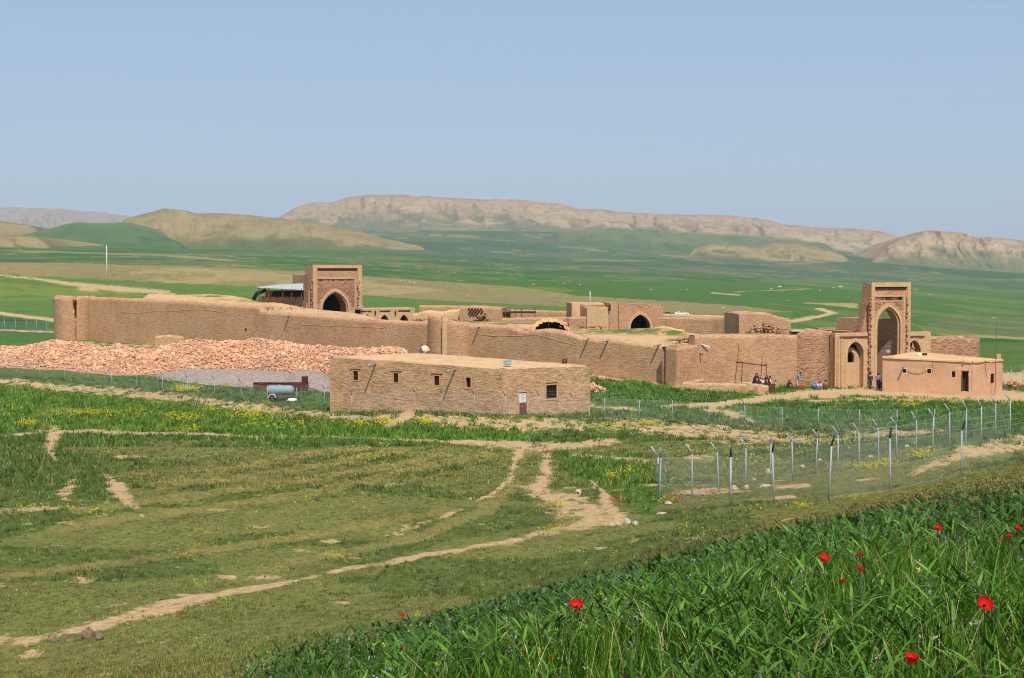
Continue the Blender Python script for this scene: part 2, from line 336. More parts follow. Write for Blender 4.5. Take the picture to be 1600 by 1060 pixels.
def pline(px, py, L, w, ax=0.35):
    L = np.array(L, float); best = np.full(px.shape, 1e9); ws = w if isinstance(w, (list, tuple)) else [w] * len(L)
    m = (px > L[:, 0].min() - 60) & (px < L[:, 0].max() + 60) & (py > L[:, 1].min() - 30) & (py < L[:, 1].max() + 30)
    X, Yy = px[m], py[m]; bb = np.full(X.shape, 1e9)
    for i in range(len(L) - 1):
        ax_, ay = L[i] * (ax, 1); bx, by = L[i + 1] * (ax, 1); dx, dy = bx - ax_, by - ay
        t = np.clip(((X * ax - ax_) * dx + (Yy - ay) * dy) / (dx * dx + dy * dy + 1e-9), 0, 1)
        bb = np.minimum(bb, np.hypot(X * ax - ax_ - t * dx, Yy - ay - t * dy) / (ws[i] * (1 - t) + ws[i + 1] * t))
    best[m] = bb; return best      # 0 on the line, 1 at its edge

K = 0.92
G = dict(field=lin(128, 130, 68, K), olive=lin(104, 112, 58, K), lush=lin(98, 132, 46, K), site=lin(88, 116, 46, K), wheat=lin(78, 116, 52, K),
         brownf=lin(150, 136, 88, K), yellow=lin(146, 146, 56, K), teal=lin(80, 108, 70, K), dry=lin(176, 156, 106, K), pale=lin(120, 132, 72, K), dirt=lin(204, 166, 114, K),
         dull=lin(118, 116, 84, K))
def edgeD(u): return np.interp(u, [-800, 60, 200, 300, 400, 600, 800, 1000, 1200, 1400, 1600, 2200], [3.5, 4.5, 7.5, 9.5, 11, 13, 15.5, 18, 21, 21, 18, 16])
def cover(x, y, z):
    px = 800 + F * x / np.maximum(y, 1); py = YH + F * (H - z) / np.maximum(y, 1); D = np.maximum(y, 1)
    n1 = wn(x, y, D, 21) - 0.5; n2 = wn(x + 50, y, D, 22) - 0.5
    qx = px + n1 * 22; qy = py + n2 * np.clip((py - 380) / 40, 1.5, 7)
    C = np.zeros(px.shape + (3,)) + G['field']
    def S(m, c, a=1.0):
        c = np.array(G[c] if isinstance(c, str) else c); C[m] = C[m] * (1 - a) + c * a
    # far country, back to front
    S(qy < 600, 'wheat')
    S(qy < 452, 'teal');  # far fields: teal haze tone mixed into their own colour
    S(band(qx, qy, [(-900, 380, 398), (0, 375, 440), (400, 383, 440), (600, 396, 450), (800, 418, 470), (1000, 426, 500), (1300, 440, 560), (1600, 462, 580), (2600, 480, 580)], 0), 'wheat')
    S(band(qx, qy, [(-900, 372, 378), (120, 372, 379), (420, 386, 388), (560, 384, 386), (700, 384, 386)], 0), 'pale', .6)
    for P in ([(520, 352), (700, 353), (760, 362), (620, 366)], [(800, 372), (1010, 371), (1000, 377), (830, 378)], [(900, 365), (935, 365), (940, 371), (880, 371)],
              [(1000, 362), (1110, 368), (1100, 373), (950, 364)], [(880, 411), (985, 418), (1012, 423), (990, 424), (900, 415)], [(1035, 412), (1090, 413), (1140, 421), (1150, 429), (1110, 427), (1060, 417)],
              [(1210, 410), (1280, 414), (1330, 421), (1260, 425), (1215, 418)], [(1330, 424), (1450, 430), (1560, 438), (1440, 437)], [(1180, 393), (1230, 393), (1240, 398), (1170, 397)], [(640, 415), (760, 420), (700, 424)]):
        S(poly_in(qx, qy, P), 'dull', .55)
    streak = wn(x, y, D, 31, .06, 2.2)
    far = np.clip((450 - py) / 20, 0, 1)
    m = (streak > .59) & (qy < 438); S(m, 'dull', .5)
    st2 = wn(x + 900, y, D, 35, .015, 1.2); m = (st2 > .64) & (qy < 440) & (qy > 352); S(m, 'dry', .45)
    m = (streak < .42) & (qy < 440); S(m, lin(48, 92, 52, K), .5)
    # escarpment and dry banks behind the walls
    S(band(qx, qy, [(-900, 408, 437), (0, 410, 428), (100, 411, 434), (300, 416, 444), (480, 424, 452), (620, 436, 466), (800, 447, 476), (900, 462, 480), (1100, 474, 492), (1240, 484, 494)], 0), 'brownf')
    S(band(qx, qy, [(180, 418, 440), (300, 420, 448), (480, 430, 455), (600, 440, 462), (700, 448, 466)], 0) & (n1 > -.1), 'dry', .7)
    S(band(qx, qy, [(-900, 437, 492), (0, 428, 492), (100, 434, 500), (300, 444, 520), (480, 452, 560), (620, 466, 600), (800, 476, 600), (940, 482, 620), (1100, 492, 620)], 0), lin(96, 128, 54, K))
    S(band(qx, qy, [(-900, 430, 462), (0, 441, 470), (60, 446, 468), (180, 456, 466), (260, 462, 466)], 0) & (n2 > -.2), 'yellow', .55)
    S(band(qx, qy, [(760, 447, 455), (900, 450, 462)], 0), 'yellow', .4)
    S(band(qx, qy, [(250, 398, 402), (0, 391, 393), (250, 397, 400), (400, 408, 413)][1:], 0), 'dry', .6)
    S(band(qx, qy, [(-900, 495, 520), (0, 496, 514), (120, 505, 520)], 0), lin(58, 100, 44, K))
    S(poly_in(qx, qy, [(1120, 493), (1240, 484), (1235, 515), (1100, 520)]), 'pale', .4)
    # right hand fields
    for P in ([(1255, 473), (1340, 474), (1345, 482), (1280, 476)], [(1235, 500), (1275, 492), (1272, 496), (1245, 504)]):
        S(poly_in(qx, qy, P), 'dirt', .8)
    S(poly_in(qx, qy, [(1440, 500), (1500, 490), (1640, 500), (1640, 540), (1480, 520)]), 'dull', .5)
    S(poly_in(qx, qy, [(1420, 505), (1460, 512), (1600, 530), (1800, 545), (1800, 552), (1600, 538), (1450, 520)]), 'yellow', .45)
    S(band(qx, qy, [(1450, 521, 524), (1600, 527, 531), (1900, 540, 546)], 0), 'dry', .8)
    S(band(qx, qy, [(1450, 524, 555), (1600, 531, 580), (1900, 546, 590)], 0), lin(42, 102, 36, K))
    m = (wn(x, y, D, 37, .05, 2.0) > .56) & (qx > 1180 + n2 * 300) & (qy > 436) & (qy < 540); S(m, 'pale', .5)
    # around the buildings
    S((qy > 535) & (qy < 700), 'site')
    S(band(qx, qy, [(-900, 560, 600), (0, 580, 600), (250, 608, 618), (420, 628, 640), (700, 645, 650), (950, 652, 660), (1200, 665, 675), (1500, 665, 700)], 0), lin(96, 110, 62, K), .8)
    S(band(qx, qy, [(940, 580, 655), (1100, 600, 640), (1260, 605, 660), (1450, 625, 670), (1700, 630, 670)], 0), lin(86, 124, 42, K))
    S(band(qx, qy, [(-900, 602, 678), (0, 604, 674), (60, 608, 672), (240, 630, 678), (450, 655, 686), (600, 668, 688), (760, 672, 691), (870, 680, 692)], 0), 'lush')
    S(band(qx, qy, [(-900, 640, 656), (0, 634, 654), (120, 640, 650), (260, 648, 655)], 0) & (n1 > 0), 'field', .7)
    # near field
    S((qy > 690) & (fbm(x / 7, y / 7, 41) > .56), lin(88, 108, 46, K), .7)
    S((qy > 690) & (fbm(x / 9, y / 9, 43) > .6), lin(136, 128, 72, K), .5)
    S(poly_in(qx, qy, [(-50, 672), (60, 675), (150, 740), (200, 800), (-60, 860)]), lin(92, 114, 50, K), .8)
    S(poly_in(qx, qy, [(870, 705), (1000, 712), (1060, 780), (1000, 805), (950, 770), (880, 740)]), lin(88, 124, 42, K), .8)
    S(poly_in(qx, qy, [(480, 880), (650, 840), (640, 800), (800, 790), (880, 790), (860, 820), (700, 850), (560, 890)]), lin(84, 106, 44, K), .6)
    S(y < edgeD(800 + F * x / D) * .93, lin(66, 78, 38, K))  # litter tone under tall grass, darkened for the shade between blades
    S(poly_in(qx, qy, [(1180, 800), (1640, 730), (1640, 780), (1200, 850)]), lin(138, 130, 60, K), .6)
    for L in ([(250, 760), (400, 745), (520, 725), (620, 705)], [(120, 800), (350, 770), (560, 740), (690, 712)], [(80, 830), (300, 800), (500, 770), (650, 735), (760, 712)], [(0, 905), (200, 880), (480, 840), (700, 800)], [(330, 740), (480, 712), (560, 700)], [(420, 890), (640, 846), (760, 800), (800, 760)]):
        d = pline(qx, qy, L, 5, .3); S(d < 1, lin(158, 144, 82, K), .75)
    # bare earth: 0..1
    E = np.zeros(px.shape)
    def T_(L, w, a=1.0, ax=.35):
        nonlocal E; d = pline(qx, qy, L, w, ax); E = np.maximum(E, a * np.clip(1.25 - d * .62, 0, 1))
    T_([(-200, 1040), (0, 1008), (60, 1000), (130, 986), (200, 968), (270, 950), (330, 935), (400, 922), (460, 911)], [8, 7, 5, 5, 7, 8, 5, 3, 2], .82, ax=.2)
    T_([(440, 916), (530, 893), (600, 883), (650, 873), (720, 862), (790, 850), (850, 835), (910, 824), (960, 819)], [1, 2, 4, 3, 3, 3, 4, 6, 5], .8, ax=.2)
    T_([(-300, 690), (0, 683), (60, 674), (150, 675), (230, 677), (340, 681), (520, 684), (620, 688), (700, 692), (760, 693), (830, 700), (900, 697), (955, 692)], [1.5, 1.5, 3, 3, 3, 2, 1.5, 1.5, 3, 5, 9, 6, 6], .82, ax=.3)
    T_([(812, 700), (806, 720), (800, 745), (782, 766), (745, 785)], [5, 5, 4, 4, 2], .85, ax=.8)
    T_([(745, 785), (700, 808), (600, 838)], [3, 3, 2], .62)
    T_([(852, 712), (856, 740), (840, 768), (880, 792), (935, 802), (925, 822), (870, 830)], [5, 6, 11, 13, 12, 11, 3], .80, ax=.6)
    T_([(925, 755), (948, 785), (970, 815)], [2, 7, 8], .85, .6); T_([(875, 775), (915, 782)], [6, 6], .8, .6)
    T_([(905, 712), (950, 716), (1010, 722), (1000, 730)], [3, 3, 3, 2], .9, .4)
    T_([(80, 676), (76, 700), (82, 720)], [9, 5, 2], .85, .6); T_([(165, 745), (185, 770), (205, 792)], [2, 9, 5], .85, .5); T_([(110, 755), (95, 778)], [5, 7], .75, .5)
    T_([(-60, 805), (20, 800), (130, 795)], [5, 5, 2], .75); T_([(0, 822), (90, 820), (165, 808)], [2, 2, 2], .7)
    T_([(-300, 590), (0, 597), (60, 602), (130, 610), (240, 620), (350, 632), (450, 645), (560, 655), (640, 652), (720, 660), (800, 664), (900, 664), (1000, 668), (1100, 676), (1200, 685), (1300, 686), (1400, 680), (1480, 676)], [5, 6, 7, 8, 8, 7, 7, 6, 9, 11, 11, 10, 12, 14, 13, 11, 8, 3], .70, .3)
    T_([(640, 644), (615, 662), (605, 668)], [6, 6, 4], 1, .6)
    T_([(1030, 636), (1110, 634), (1170, 627), (1250, 617), (1350, 612), (1450, 614), (1700, 625)], [2, 4, 4, 6, 6, 8, 8], 1.0, .3)
    T_([(1110, 640), (1150, 648), (1180, 660)], [4, 5, 2], .8, .4); T_([(1270, 627), (1400, 624), (1580, 628)], [3, 3, 3], .8, .3)
    T_([(925, 588), (990, 590), (1060, 602)], [4, 6, 6], .68, .3); T_([(925, 636), (960, 640), (1000, 642)], [4, 3, 2], .8, .3)
    T_([(1430, 742), (1480, 722), (1540, 702), (1620, 690)], [4, 8, 13, 15], .72, .4)
    T_([(1560, 590), (1620, 595)], [8, 10], .9, .3)
    T_([(1060, 770), (1110, 768), (1170, 770)], [5, 6, 3], .75, .4); T_([(1220, 762), (1260, 760)], [4, 3], .8, .4); T_([(1215, 782), (1240, 780)], [4, 4], .8); T_([(1080, 717), (1110, 716)], [5, 5], .8); T_([(1340, 752), (1370, 748)], [2, 3], .7)
    T_([(85, 535), (180, 538), (245, 542)], [3, 4, 3], .6)
    T_([(-100, 484), (0, 490), (85, 500), (120, 504)], 2.0, 1.0, .2); T_([(-100, 512), (0, 516), (90, 519)], 1.2, .9, .2)
    T_([(0, 430), (60, 436), (115, 444), (190, 452), (260, 457)], [1.5, 2, 3, 5, 3], .8, .3)
    T_([(1240, 503), (1275, 496), (1300, 490), (1280, 483)], 1.4, .9, .2)
    T_([(1115, 458), (1155, 461)], [1, 1], .8, .2); T_([(1150, 456), (1260, 452)], [.7, .7], .6, .1)
    for cx, cy, w in ((140, 452, 4), (215, 714, 3), (470, 766, 2), (515, 850, 3), (190, 715, 3), (350, 905, 3), (290, 935, 2), (1030, 760, 3), (610, 760, 3)):
        T_([(cx - 6, cy), (cx + 6, cy)], w, .8, .3)
    sp = fbm(x / 1.3, y / 1.3, 51, 4)
    E = np.maximum(E, np.clip((sp - .60) * 4, 0, .5) * (qy > 690) * (D < 130))
    return C, E, px, py

k = NB('ground_cover')
P = k.geo(); c = k.attr('Col'); e = k.attr('Earth', 'Fac')
n_f = k.noise(P, 2.4, 6, 0.75); n_m = k.noise(k.mapping(P, (1, .5, 1)), 0.8, 5, 0.75); n_s = k.noise(k.mapping(P, (1, .4, 1)), 6.0, 5, 0.85); n_l = k.noise(k.mapping(P, (0.02, 0.02, 0.02)), 1.0, 5, 0.65)
n_x = k.noise(k.mapping(P, (1, .45, 1)), 0.22, 7, 0.82)
c = k.mix(1.0, c, k.ramp(k.mr(n_x, 0.36, 0.64, 0.66, 1.32), [(0, (0, 0, 0)), (1, (1, 1, 1))]), 'MULTIPLY')
c = k.mix(1.0, c, k.ramp(k.mr(n_s, 0.36, 0.64, 0.45, 1.45), [(0, (0, 0, 0)), (1, (1, 1, 1))]), 'MULTIPLY')
c = k.mix(k.mr(n_m, 0.4, 0.7, 0, 0.55), c, k.mix(1.0, c, (1.25, 1.05, 0.85, 1), 'MULTIPLY'))
c = k.mix(k.mr(n_l, 0.35, 0.65, 0.0, 0.7), c, k.mix(1.0, c, (0.72, 0.86, 0.8, 1), 'MULTIPLY'))
dry = k.mr(n_f, 0.57, 0.70, 0, 0.5)
c = k.mix(dry, c, lin(190, 170, 120, K))
Pa = k.mapping(P, (1, .45, 1))
ed = k.math('ADD', e, k.math('MULTIPLY', k.math('SUBTRACT', k.noise(Pa, 0.9, 7, 0.78), 0.5), 2.6))
ed = k.mr(ed, 0.50, 0.70, 0, 1)
dirtc = k.ramp(k.noise(P, 4.0, 5, 0.75), [(0.3, lin(158, 124, 86, K)), (0.5, lin(198, 164, 118, K)), (0.7, lin(222, 194, 150, K))])
k.color(k.mix(ed, c, dirtc))
k.bump(k.math('ADD', n_s, n_f), 0.12, 0.7)
M_ground = k.m

# polar sheet round the viewpoint, dense inside the view
ang_in = np.arctan((np.arange(-150, 1751, 3.4) - 800) / F)
ang_out = np.concatenate([np.linspace(-math.pi, ang_in[0], 60)[:-1], ang_in, np.linspace(ang_in[-1], math.pi, 60)[1:-1]])
Ds = np.concatenate([np.linspace(0.6, 26, 70), np.exp(np.arange(math.log(26.5), math.log(330), 0.0085)), np.exp(np.arange(math.log(332), math.log(2600), 0.016)), np.exp(np.linspace(math.log(2650), math.log(14500), 60))])
A, R = np.meshgrid(ang_out, Ds)
cosf = np.maximum(np.cos(A), np.cos(math.atan(1300 / F)))
Rr = R / cosf
X = (Rr * np.sin(A)).ravel(); Yv = (Rr * np.cos(A)).ravel(); Z = ground(X, Yv)
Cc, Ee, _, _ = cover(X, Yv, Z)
beh = Yv < 5; Cc[beh] = G['field']; Ee[beh] = 0
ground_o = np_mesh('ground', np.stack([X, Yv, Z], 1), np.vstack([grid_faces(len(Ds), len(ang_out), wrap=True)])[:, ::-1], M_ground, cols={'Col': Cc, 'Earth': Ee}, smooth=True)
tag(ground_o, kind='structure')

# ------------------------------------------------------------------ hills
def hill_mat(name, lo, hi, cap, green, gthr):
    k = NB(name); P = k.geo()
    n = k.noise(k.mapping(P, (0.0016, 0.0016, 0.004)), 1.0, 7, 0.65, 0.6); n2 = k.noise(k.mapping(P, (0.006, 0.004, 0.012)), 1.0, 6, 0.7)
    h = k.attr('Rise', 'Fac'); g = k.attr('Gully', 'Fac')
    c = k.mix(k.mr(n2, 0.35, 0.65, 0, 1), lo, hi)
    c = k.mix(k.mr(k.math('ADD', h, k.math('MULTIPLY', n2, 0.3)), 0.98, 1.12, 0, 0.9), c, cap)
    gg = k.math('ADD', k.math('SUBTRACT', n, k.math('MULTIPLY', h, 0.34)), k.math('MULTIPLY', g, 0.34))
    c = k.mix(k.mr(gg, gthr, gthr + 0.12, 0, 0.85), c, green)
    c = k.mix(k.mr(k.math('ADD', h, k.math('MULTIPLY', k.math('SUBTRACT', n2, .5), 1.6)), 0.02, 0.30, 0.9, 0), c, green)
    n3 = k.noise(k.mapping(P, (0.02, 0.006, 0.03)), 1.0, 6, .8); c = k.mix(1.0, c, k.ramp(k.mr(n3, .35, .65, .68, 1.25), [(0, (0, 0, 0)), (1, (1, 1, 1))]), 'MULTIPLY')
    k.color(c); k.bump(n2, 10, 0.5)
    return k.m
M_mesa = hill_mat('eroded_mesa', lin(158, 136, 104, .85), lin(188, 164, 126, .85), lin(168, 122, 96, .85), lin(112, 120, 84, .8), 0.30)
M_tan = hill_mat('tan_hill', lin(140, 126, 82, .85), lin(166, 146, 100, .85), lin(124, 112, 70, .85), lin(96, 108, 62, .8), 0.34)
M_green = hill_mat('green_hill', lin(98, 122, 76, .85), lin(80, 110, 64, .85), lin(112, 126, 78, .85), lin(74, 106, 60, .85), 0.3)
M_slope = hill_mat('green_slope', lin(98, 114, 74, .85), lin(112, 124, 82, .85), lin(134, 130, 92, .85), lin(82, 106, 66, .85), 0.34)
M_far = hill_mat('far_mesa', lin(150, 134, 118, .85), lin(170, 150, 130, .85), lin(160, 134, 118, .85), lin(140, 132, 112, .8), 0.55)

def hill(D, sil, base, front, mat, seed, power=1.0, gul=0.35, mesa=False, gw=45., back=900, plateau=0, taper=3):
    s = np.array(sil, float); b = np.array(base, float)
    us = np.linspace(s[0, 0], s[-1, 0], max(60, int((s[-1, 0] - s[0, 0]) / 1.3))); nt_ = 110
    fr = np.linspace(0, 1, nt_); bk = np.linspace(0, 1, 14)[1:]
    ys = np.interp(us, s[:, 0], s[:, 1]); ys = np.convolve(np.pad(ys, 3, mode='edge'), np.ones(7) / 7, 'valid')
    yb = np.interp(us, b[:, 0], b[:, 1])
    fw = front if np.isscalar(front) else np.interp(us, [p[0] for p in front], [p[1] for p in front])
    V = []; Ri = []; Gu = []
    yr = ys + (fbm(us / 26., us * 0 + seed, seed, 4) - .5) * 4.0 * (1 if mesa else .8)
    zr = H - (yr - YH) / F * D
    zb = np.minimum(H - (yb - YH) / F * (D - fw), ground((us - 800) / F * (D - fw), us * 0 + (D - fw))) - 5
    V.append(np.stack([(us - 800) / F * (D - fw * 1.01), us * 0 + D - fw * 1.01, zb - 60], 1)); Ri.append(us * 0); Gu.append(us * 0)
    for t in fr:
        d = D - fw * (1 - t)
        warp = (fbm(us / 55., us * 0 + t * 1.6, seed + 5, 4) - .5) * 110 + t * 26
        q = (us + warp + seed * 13) / gw
        # ridged spurs that widen downhill
        g = np.abs(((q + .35 * np.sin(t * 3 + us / 60)) % 1) * 2 - 1) * .55 + np.abs(((q * 2.3 + .2 * np.sin(t * 5)) % 1) * 2 - 1) * .28 + fbm(q * 3, q * 0 + t * 6, seed + 9, 4) * .45
        g = g + (fbm(us / 6., us * 0 + t * 9, seed + 15, 4) - .5) * .22 - .5
        if mesa: p = np.where(t < .90, .90 * (t / .90) ** power, .90 + .10 * np.clip((t - .90) / .05, 0, 1) ** .7)
        else: p = (math.sin(t * math.pi / 2)) ** power
        env = math.sin(math.pi * min(t * 1.02, 1)) ** .7 if t > 0 else 0
        zt = zb + (zr - zb) * p + g * gul * env * (zr - zb)
        zt = np.minimum(zt, H - (yr - YH) / F * d + (0 if t < 1 else 0))
        x = (us - 800) / F * d
        V.append(np.stack([x, us * 0 + d, zt], 1)); Ri.append(us * 0 + p); Gu.append(-g * env + .0)
    for t in bk:
        d = D + plateau + back * t; x = (us - 800) / F * D * (1 + .0 * t)
        zt = zr + (0 - (zr - zb)) * t ** 1.5
        V.append(np.stack([x, us * 0 + d, zt], 1)); Ri.append(us * 0 + 1 - t); Gu.append(us * 0)
    V = np.concatenate(V); ed = np.clip(np.minimum(us - us[0] if taper & 1 else us * 0 + 1e9, us[-1] - us if taper & 2 else us * 0 + 1e9) / (.09 * (us[-1] - us[0])), 0, 1); ed = ed * ed * (3 - 2 * ed); V = V.reshape(-1, len(us), 3); V[:, :, 2] = np.where(V[:, :, 2] > zb[None], zb[None] - 3 + (V[:, :, 2] - zb[None] + 3) * ed[None], V[:, :, 2]); V = V.reshape(-1, 3); o = np_mesh('hills', V, grid_faces(nt_ + 14, len(us)), mat, cols={'Rise': np.concatenate(Ri), 'Gully': np.concatenate(Gu)}, smooth=True)
    return tag(o, kind='structure')

hill(10500, [(-500, 322), (-200, 325), (0, 325), (60, 325), (110, 328), (160, 333), (205, 338), (260, 352), (330, 380)], [(-500, 368), (330, 382)], 2500, M_far, 3, 1.0, .18, True, 44.)
hill(6000, [(400, 362), (420, 352), (440, 339), (458, 327), (480, 319), (520, 316), (545, 308), (580, 304), (640, 306), (700, 310), (760, 312), (820, 314), (850, 317), (870, 319), (900, 326), (960, 330), (1000, 333), (1080, 337), (1130, 337), (1180, 341), (1220, 350), (1290, 357), (1350, 359), (1380, 364), (1410, 371), (1450, 376), (1520, 390)],
     [(400, 364), (420, 362), (560, 362), (760, 362), (900, 362), (1100, 378), (1300, 388), (1520, 396)], 1150, M_mesa, 5, .9, .26, True, 66., taper=2)
hill(4300, [(840, 372), (880, 362), (960, 357), (1060, 362), (1160, 368), (1260, 378), (1330, 384)], [(840, 376), (1000, 372), (1330, 392)], 600, M_slope, 33, .9, .12, False, 60.)
hill(4000, [(1330, 392), (1370, 381), (1410, 372), (1430, 364), (1447, 361), (1480, 362), (1505, 364), (1525, 372), (1545, 370), (1580, 374), (1620, 379), (1700, 382), (1900, 385), (2200, 395)],
     [(1330, 394), (1420, 406), (1600, 426), (2200, 430)], 1000, M_mesa, 12, 1.0, .22, False, 50.)
hill(3700, [(1060, 394), (1110, 382), (1150, 384), (1180, 387), (1210, 380), (1245, 379), (1280, 388), (1340, 406)], [(1060, 394), (1200, 404), (1340, 412)], 450, M_tan, 15, 1.0, .2, False, 50.)
hill(3100, [(150, 362), (185, 347), (220, 336), (256, 326), (285, 328), (310, 334), (335, 333), (370, 335), (440, 341), (500, 350), (560, 362), (630, 380), (700, 392)], [(150, 374), (300, 386), (480, 390), (700, 394)], 650, M_tan, 19, .9, .16, False, 66.)
hill(2500, [(-60, 384), (20, 372), (60, 362), (105, 351), (125, 347), (165, 349), (200, 347), (240, 360), (270, 374), (310, 386)], [(-60, 385), (310, 388)], 350, M_green, 23, 1.1, .06, False, 80.)
hill(3000, [(-500, 340), (-200, 338), (-50, 340), (0, 345), (30, 351), (60, 356), (100, 368)], [(-500, 372), (100, 376)], 500, M_tan, 27, 1.0, .15, False, 60.)
hill(1900, [(-500, 366), (-100, 367), (0, 368), (40, 368), (75, 373), (110, 380)], [(-500, 384), (110, 384)], 220, M_tan, 29, 1.0, .08, False, 60.)
# ------------------------------------------------------------------ masonry builders
def V2(p): return Vector((p[0], p[1]))
def wall_mesh(name, pts, th, mat, parent, below=1.6, rag=0.10, step=0.35, seed=1, warp=0.022, capmat=None, zbase=None, levels=None):
    """pts: (x, y, ztop); a solid wall whose front lies on the line (thickness goes to the left-hand far side)"""
    P = [Vector(p) for p in pts]; fx = []; L = 0
    for a, b in zip(P, P[1:]):
        n = max(2, int((b - a).to_2d().length / step))
        for i in range(n): fx.append((L + (b - a).to_2d().length * i / n, a.lerp(b, i / n), (b - a).to_2d().normalized()))
        L += (b - a).to_2d().length
    fx.append((L, P[-1], (P[-1] - P[-2]).to_2d().normalized()))
    s = np.array([f[0] for f in fx]); x = np.array([f[1].x for f in fx]); y = np.array([f[1].y for f in fx]); zt = np.array([f[1].z for f in fx])
    dx = np.array([f[2].x for f in fx]); dy = np.array([f[2].y for f in fx]); nx, ny = -dy, dx       # away from the viewer when pts run left to right
    zt = zt + (fbm(s / 1.3, s * 0 + seed, seed, 4) - .5) * 2 * rag + (fbm(s / .45, s * 0 + seed, seed + 3, 2) - .5) * rag
    g = ground(x, y) if zbase is None else np.full(len(x), zbase); zb = np.minimum(g - below, zt - .3); nr = levels or 16; rows = []; uvs = []
    for i in range(nr + 1):
        z = zb + (zt - zb) * i / nr
        w = (fbm(s / 2.2, z / 1.6, seed + 7, 4) - .5) * 2 * warp
        rows.append(np.stack([x + nx * w, y + ny * w, z], 1)); uvs.append(np.stack([s, z], 1))
    for q, zz in ((.12, 0.02), (th * .5, 0.06), (th, 0)):
        rows.append(np.stack([x + nx * q, y + ny * q, zt + zz + (fbm(s / .8, s * 0 + q * 9, seed + 11) - .5) * rag], 1)); uvs.append(np.stack([s, zt + q], 1))
    rows.append(np.stack([x + nx * th, y + ny * th, zb], 1)); uvs.append(np.stack([s, zb], 1))
    nc = len(s); V = np.concatenate(rows); UV = np.concatenate(uvs); Fc = [grid_faces(len(rows), nc)]
    k = len(rows)
    o = np_mesh(name, V, np.concatenate(Fc), mat, uv=UV, parent=parent)
    # end caps
    m = MB()
    for c in (0, nc - 1):
        for i in range(nr):
            a = rows[i][c]; b = rows[i + 1][c]; t = (i + 1) / nr; t0 = i / nr
            a2 = (a[0] + nx[c] * th, a[1] + ny[c] * th, a[2]); b2 = (b[0] + nx[c] * th, b[1] + ny[c] * th, b[2])
            m.quad(a, a2, b2, b)
    me = bpy.data.meshes.new('t'); me.from_pydata(m.v, [], m.f); l = me.uv_layers.new(name='UVMap'); l.data.foreach_set('uv', np.array(m.uv, np.float32).ravel())
    bm = bmesh.new(); bm.from_mesh(o.data); bm.from_mesh(me); bm.to_mesh(o.data); bm.free(); bpy.data.meshes.remove(me)
    return o

def tower_mesh(name, c, R, zt, mat, parent, slots=(), below=1.6, rag=0.15, seed=1, a0=0, a1=360, lean=0.03, n=120, warp=.025, nr=18):
    """round brick tower; slots: (angle deg, half width deg, depth, z_lo, z_hi)"""
    th = np.radians(np.linspace(a0, a1, n)); g = gz(c[0], c[1]); zb = g - below
    ztop = (zt(np.degrees(th)) if callable(zt) else np.full(n, zt)) + (fbm(th * R / 1.0, th * 0, seed, 4) - .5) * 2 * rag
    rows = []; uvs = []
    for i in range(nr + 1):
        z = zb + (ztop - zb) * i / nr; r = R * (1 + lean * (1 - i / nr)) + (fbm(th * R / 2, z / 1.5, seed + 4, 4) - .5) * 2 * warp
        for a, hw, dp, zl, zh in slots:
            d = np.abs(np.degrees(th) - a); hh = hw * np.ones(n) * np.where((z > zl), 1, 0) * np.where(z < zh, 1, 0)
            r = r - dp * (d < hh)
        rows.append(np.stack([c[0] + r * np.cos(th), c[1] + r * np.sin(th), z], 1)); uvs.append(np.stack([th * R, z], 1))
    for q in (.9, .5, .02):
        rows.append(np.stack([c[0] + R * q * np.cos(th), c[1] + R * q * np.sin(th), ztop + .08 + (fbm(th * 3 + q, th * 0 + q * 5, seed + 8) - .5) * rag], 1)); uvs.append(np.stack([th * R, ztop + q], 1))
    return np_mesh(name, np.concatenate(rows), grid_faces(len(rows), n), mat, uv=np.concatenate(uvs), parent=parent)

def arch_h(t, spring, apex, q=1.55):
    t = abs(t); k = math.sqrt(q * q - (q - 1) ** 2)
    return spring + (apex - spring) * math.sqrt(max(0, q * q - (t + q - 1) ** 2)) / k

class Frame:      # local frame: s along the face to the right, d into the wall, z up
    def __init__(f, o, e): f.o = Vector((o[0], o[1])); f.e = Vector((e[0], e[1])).normalized(); f.i = Vector((-f.e.y, f.e.x))
    def p(f, s, d, z): q = f.o + f.e * s + f.i * d; return (q.x, q.y, z)
    def s_at(f, px):        # distance along the face at which it crosses column px
        k = (px - 800) / F; return (k * f.o.y - f.o.x) / (f.e.x - k * f.e.y)
    def D(f, s): return (f.o + f.e * s).y

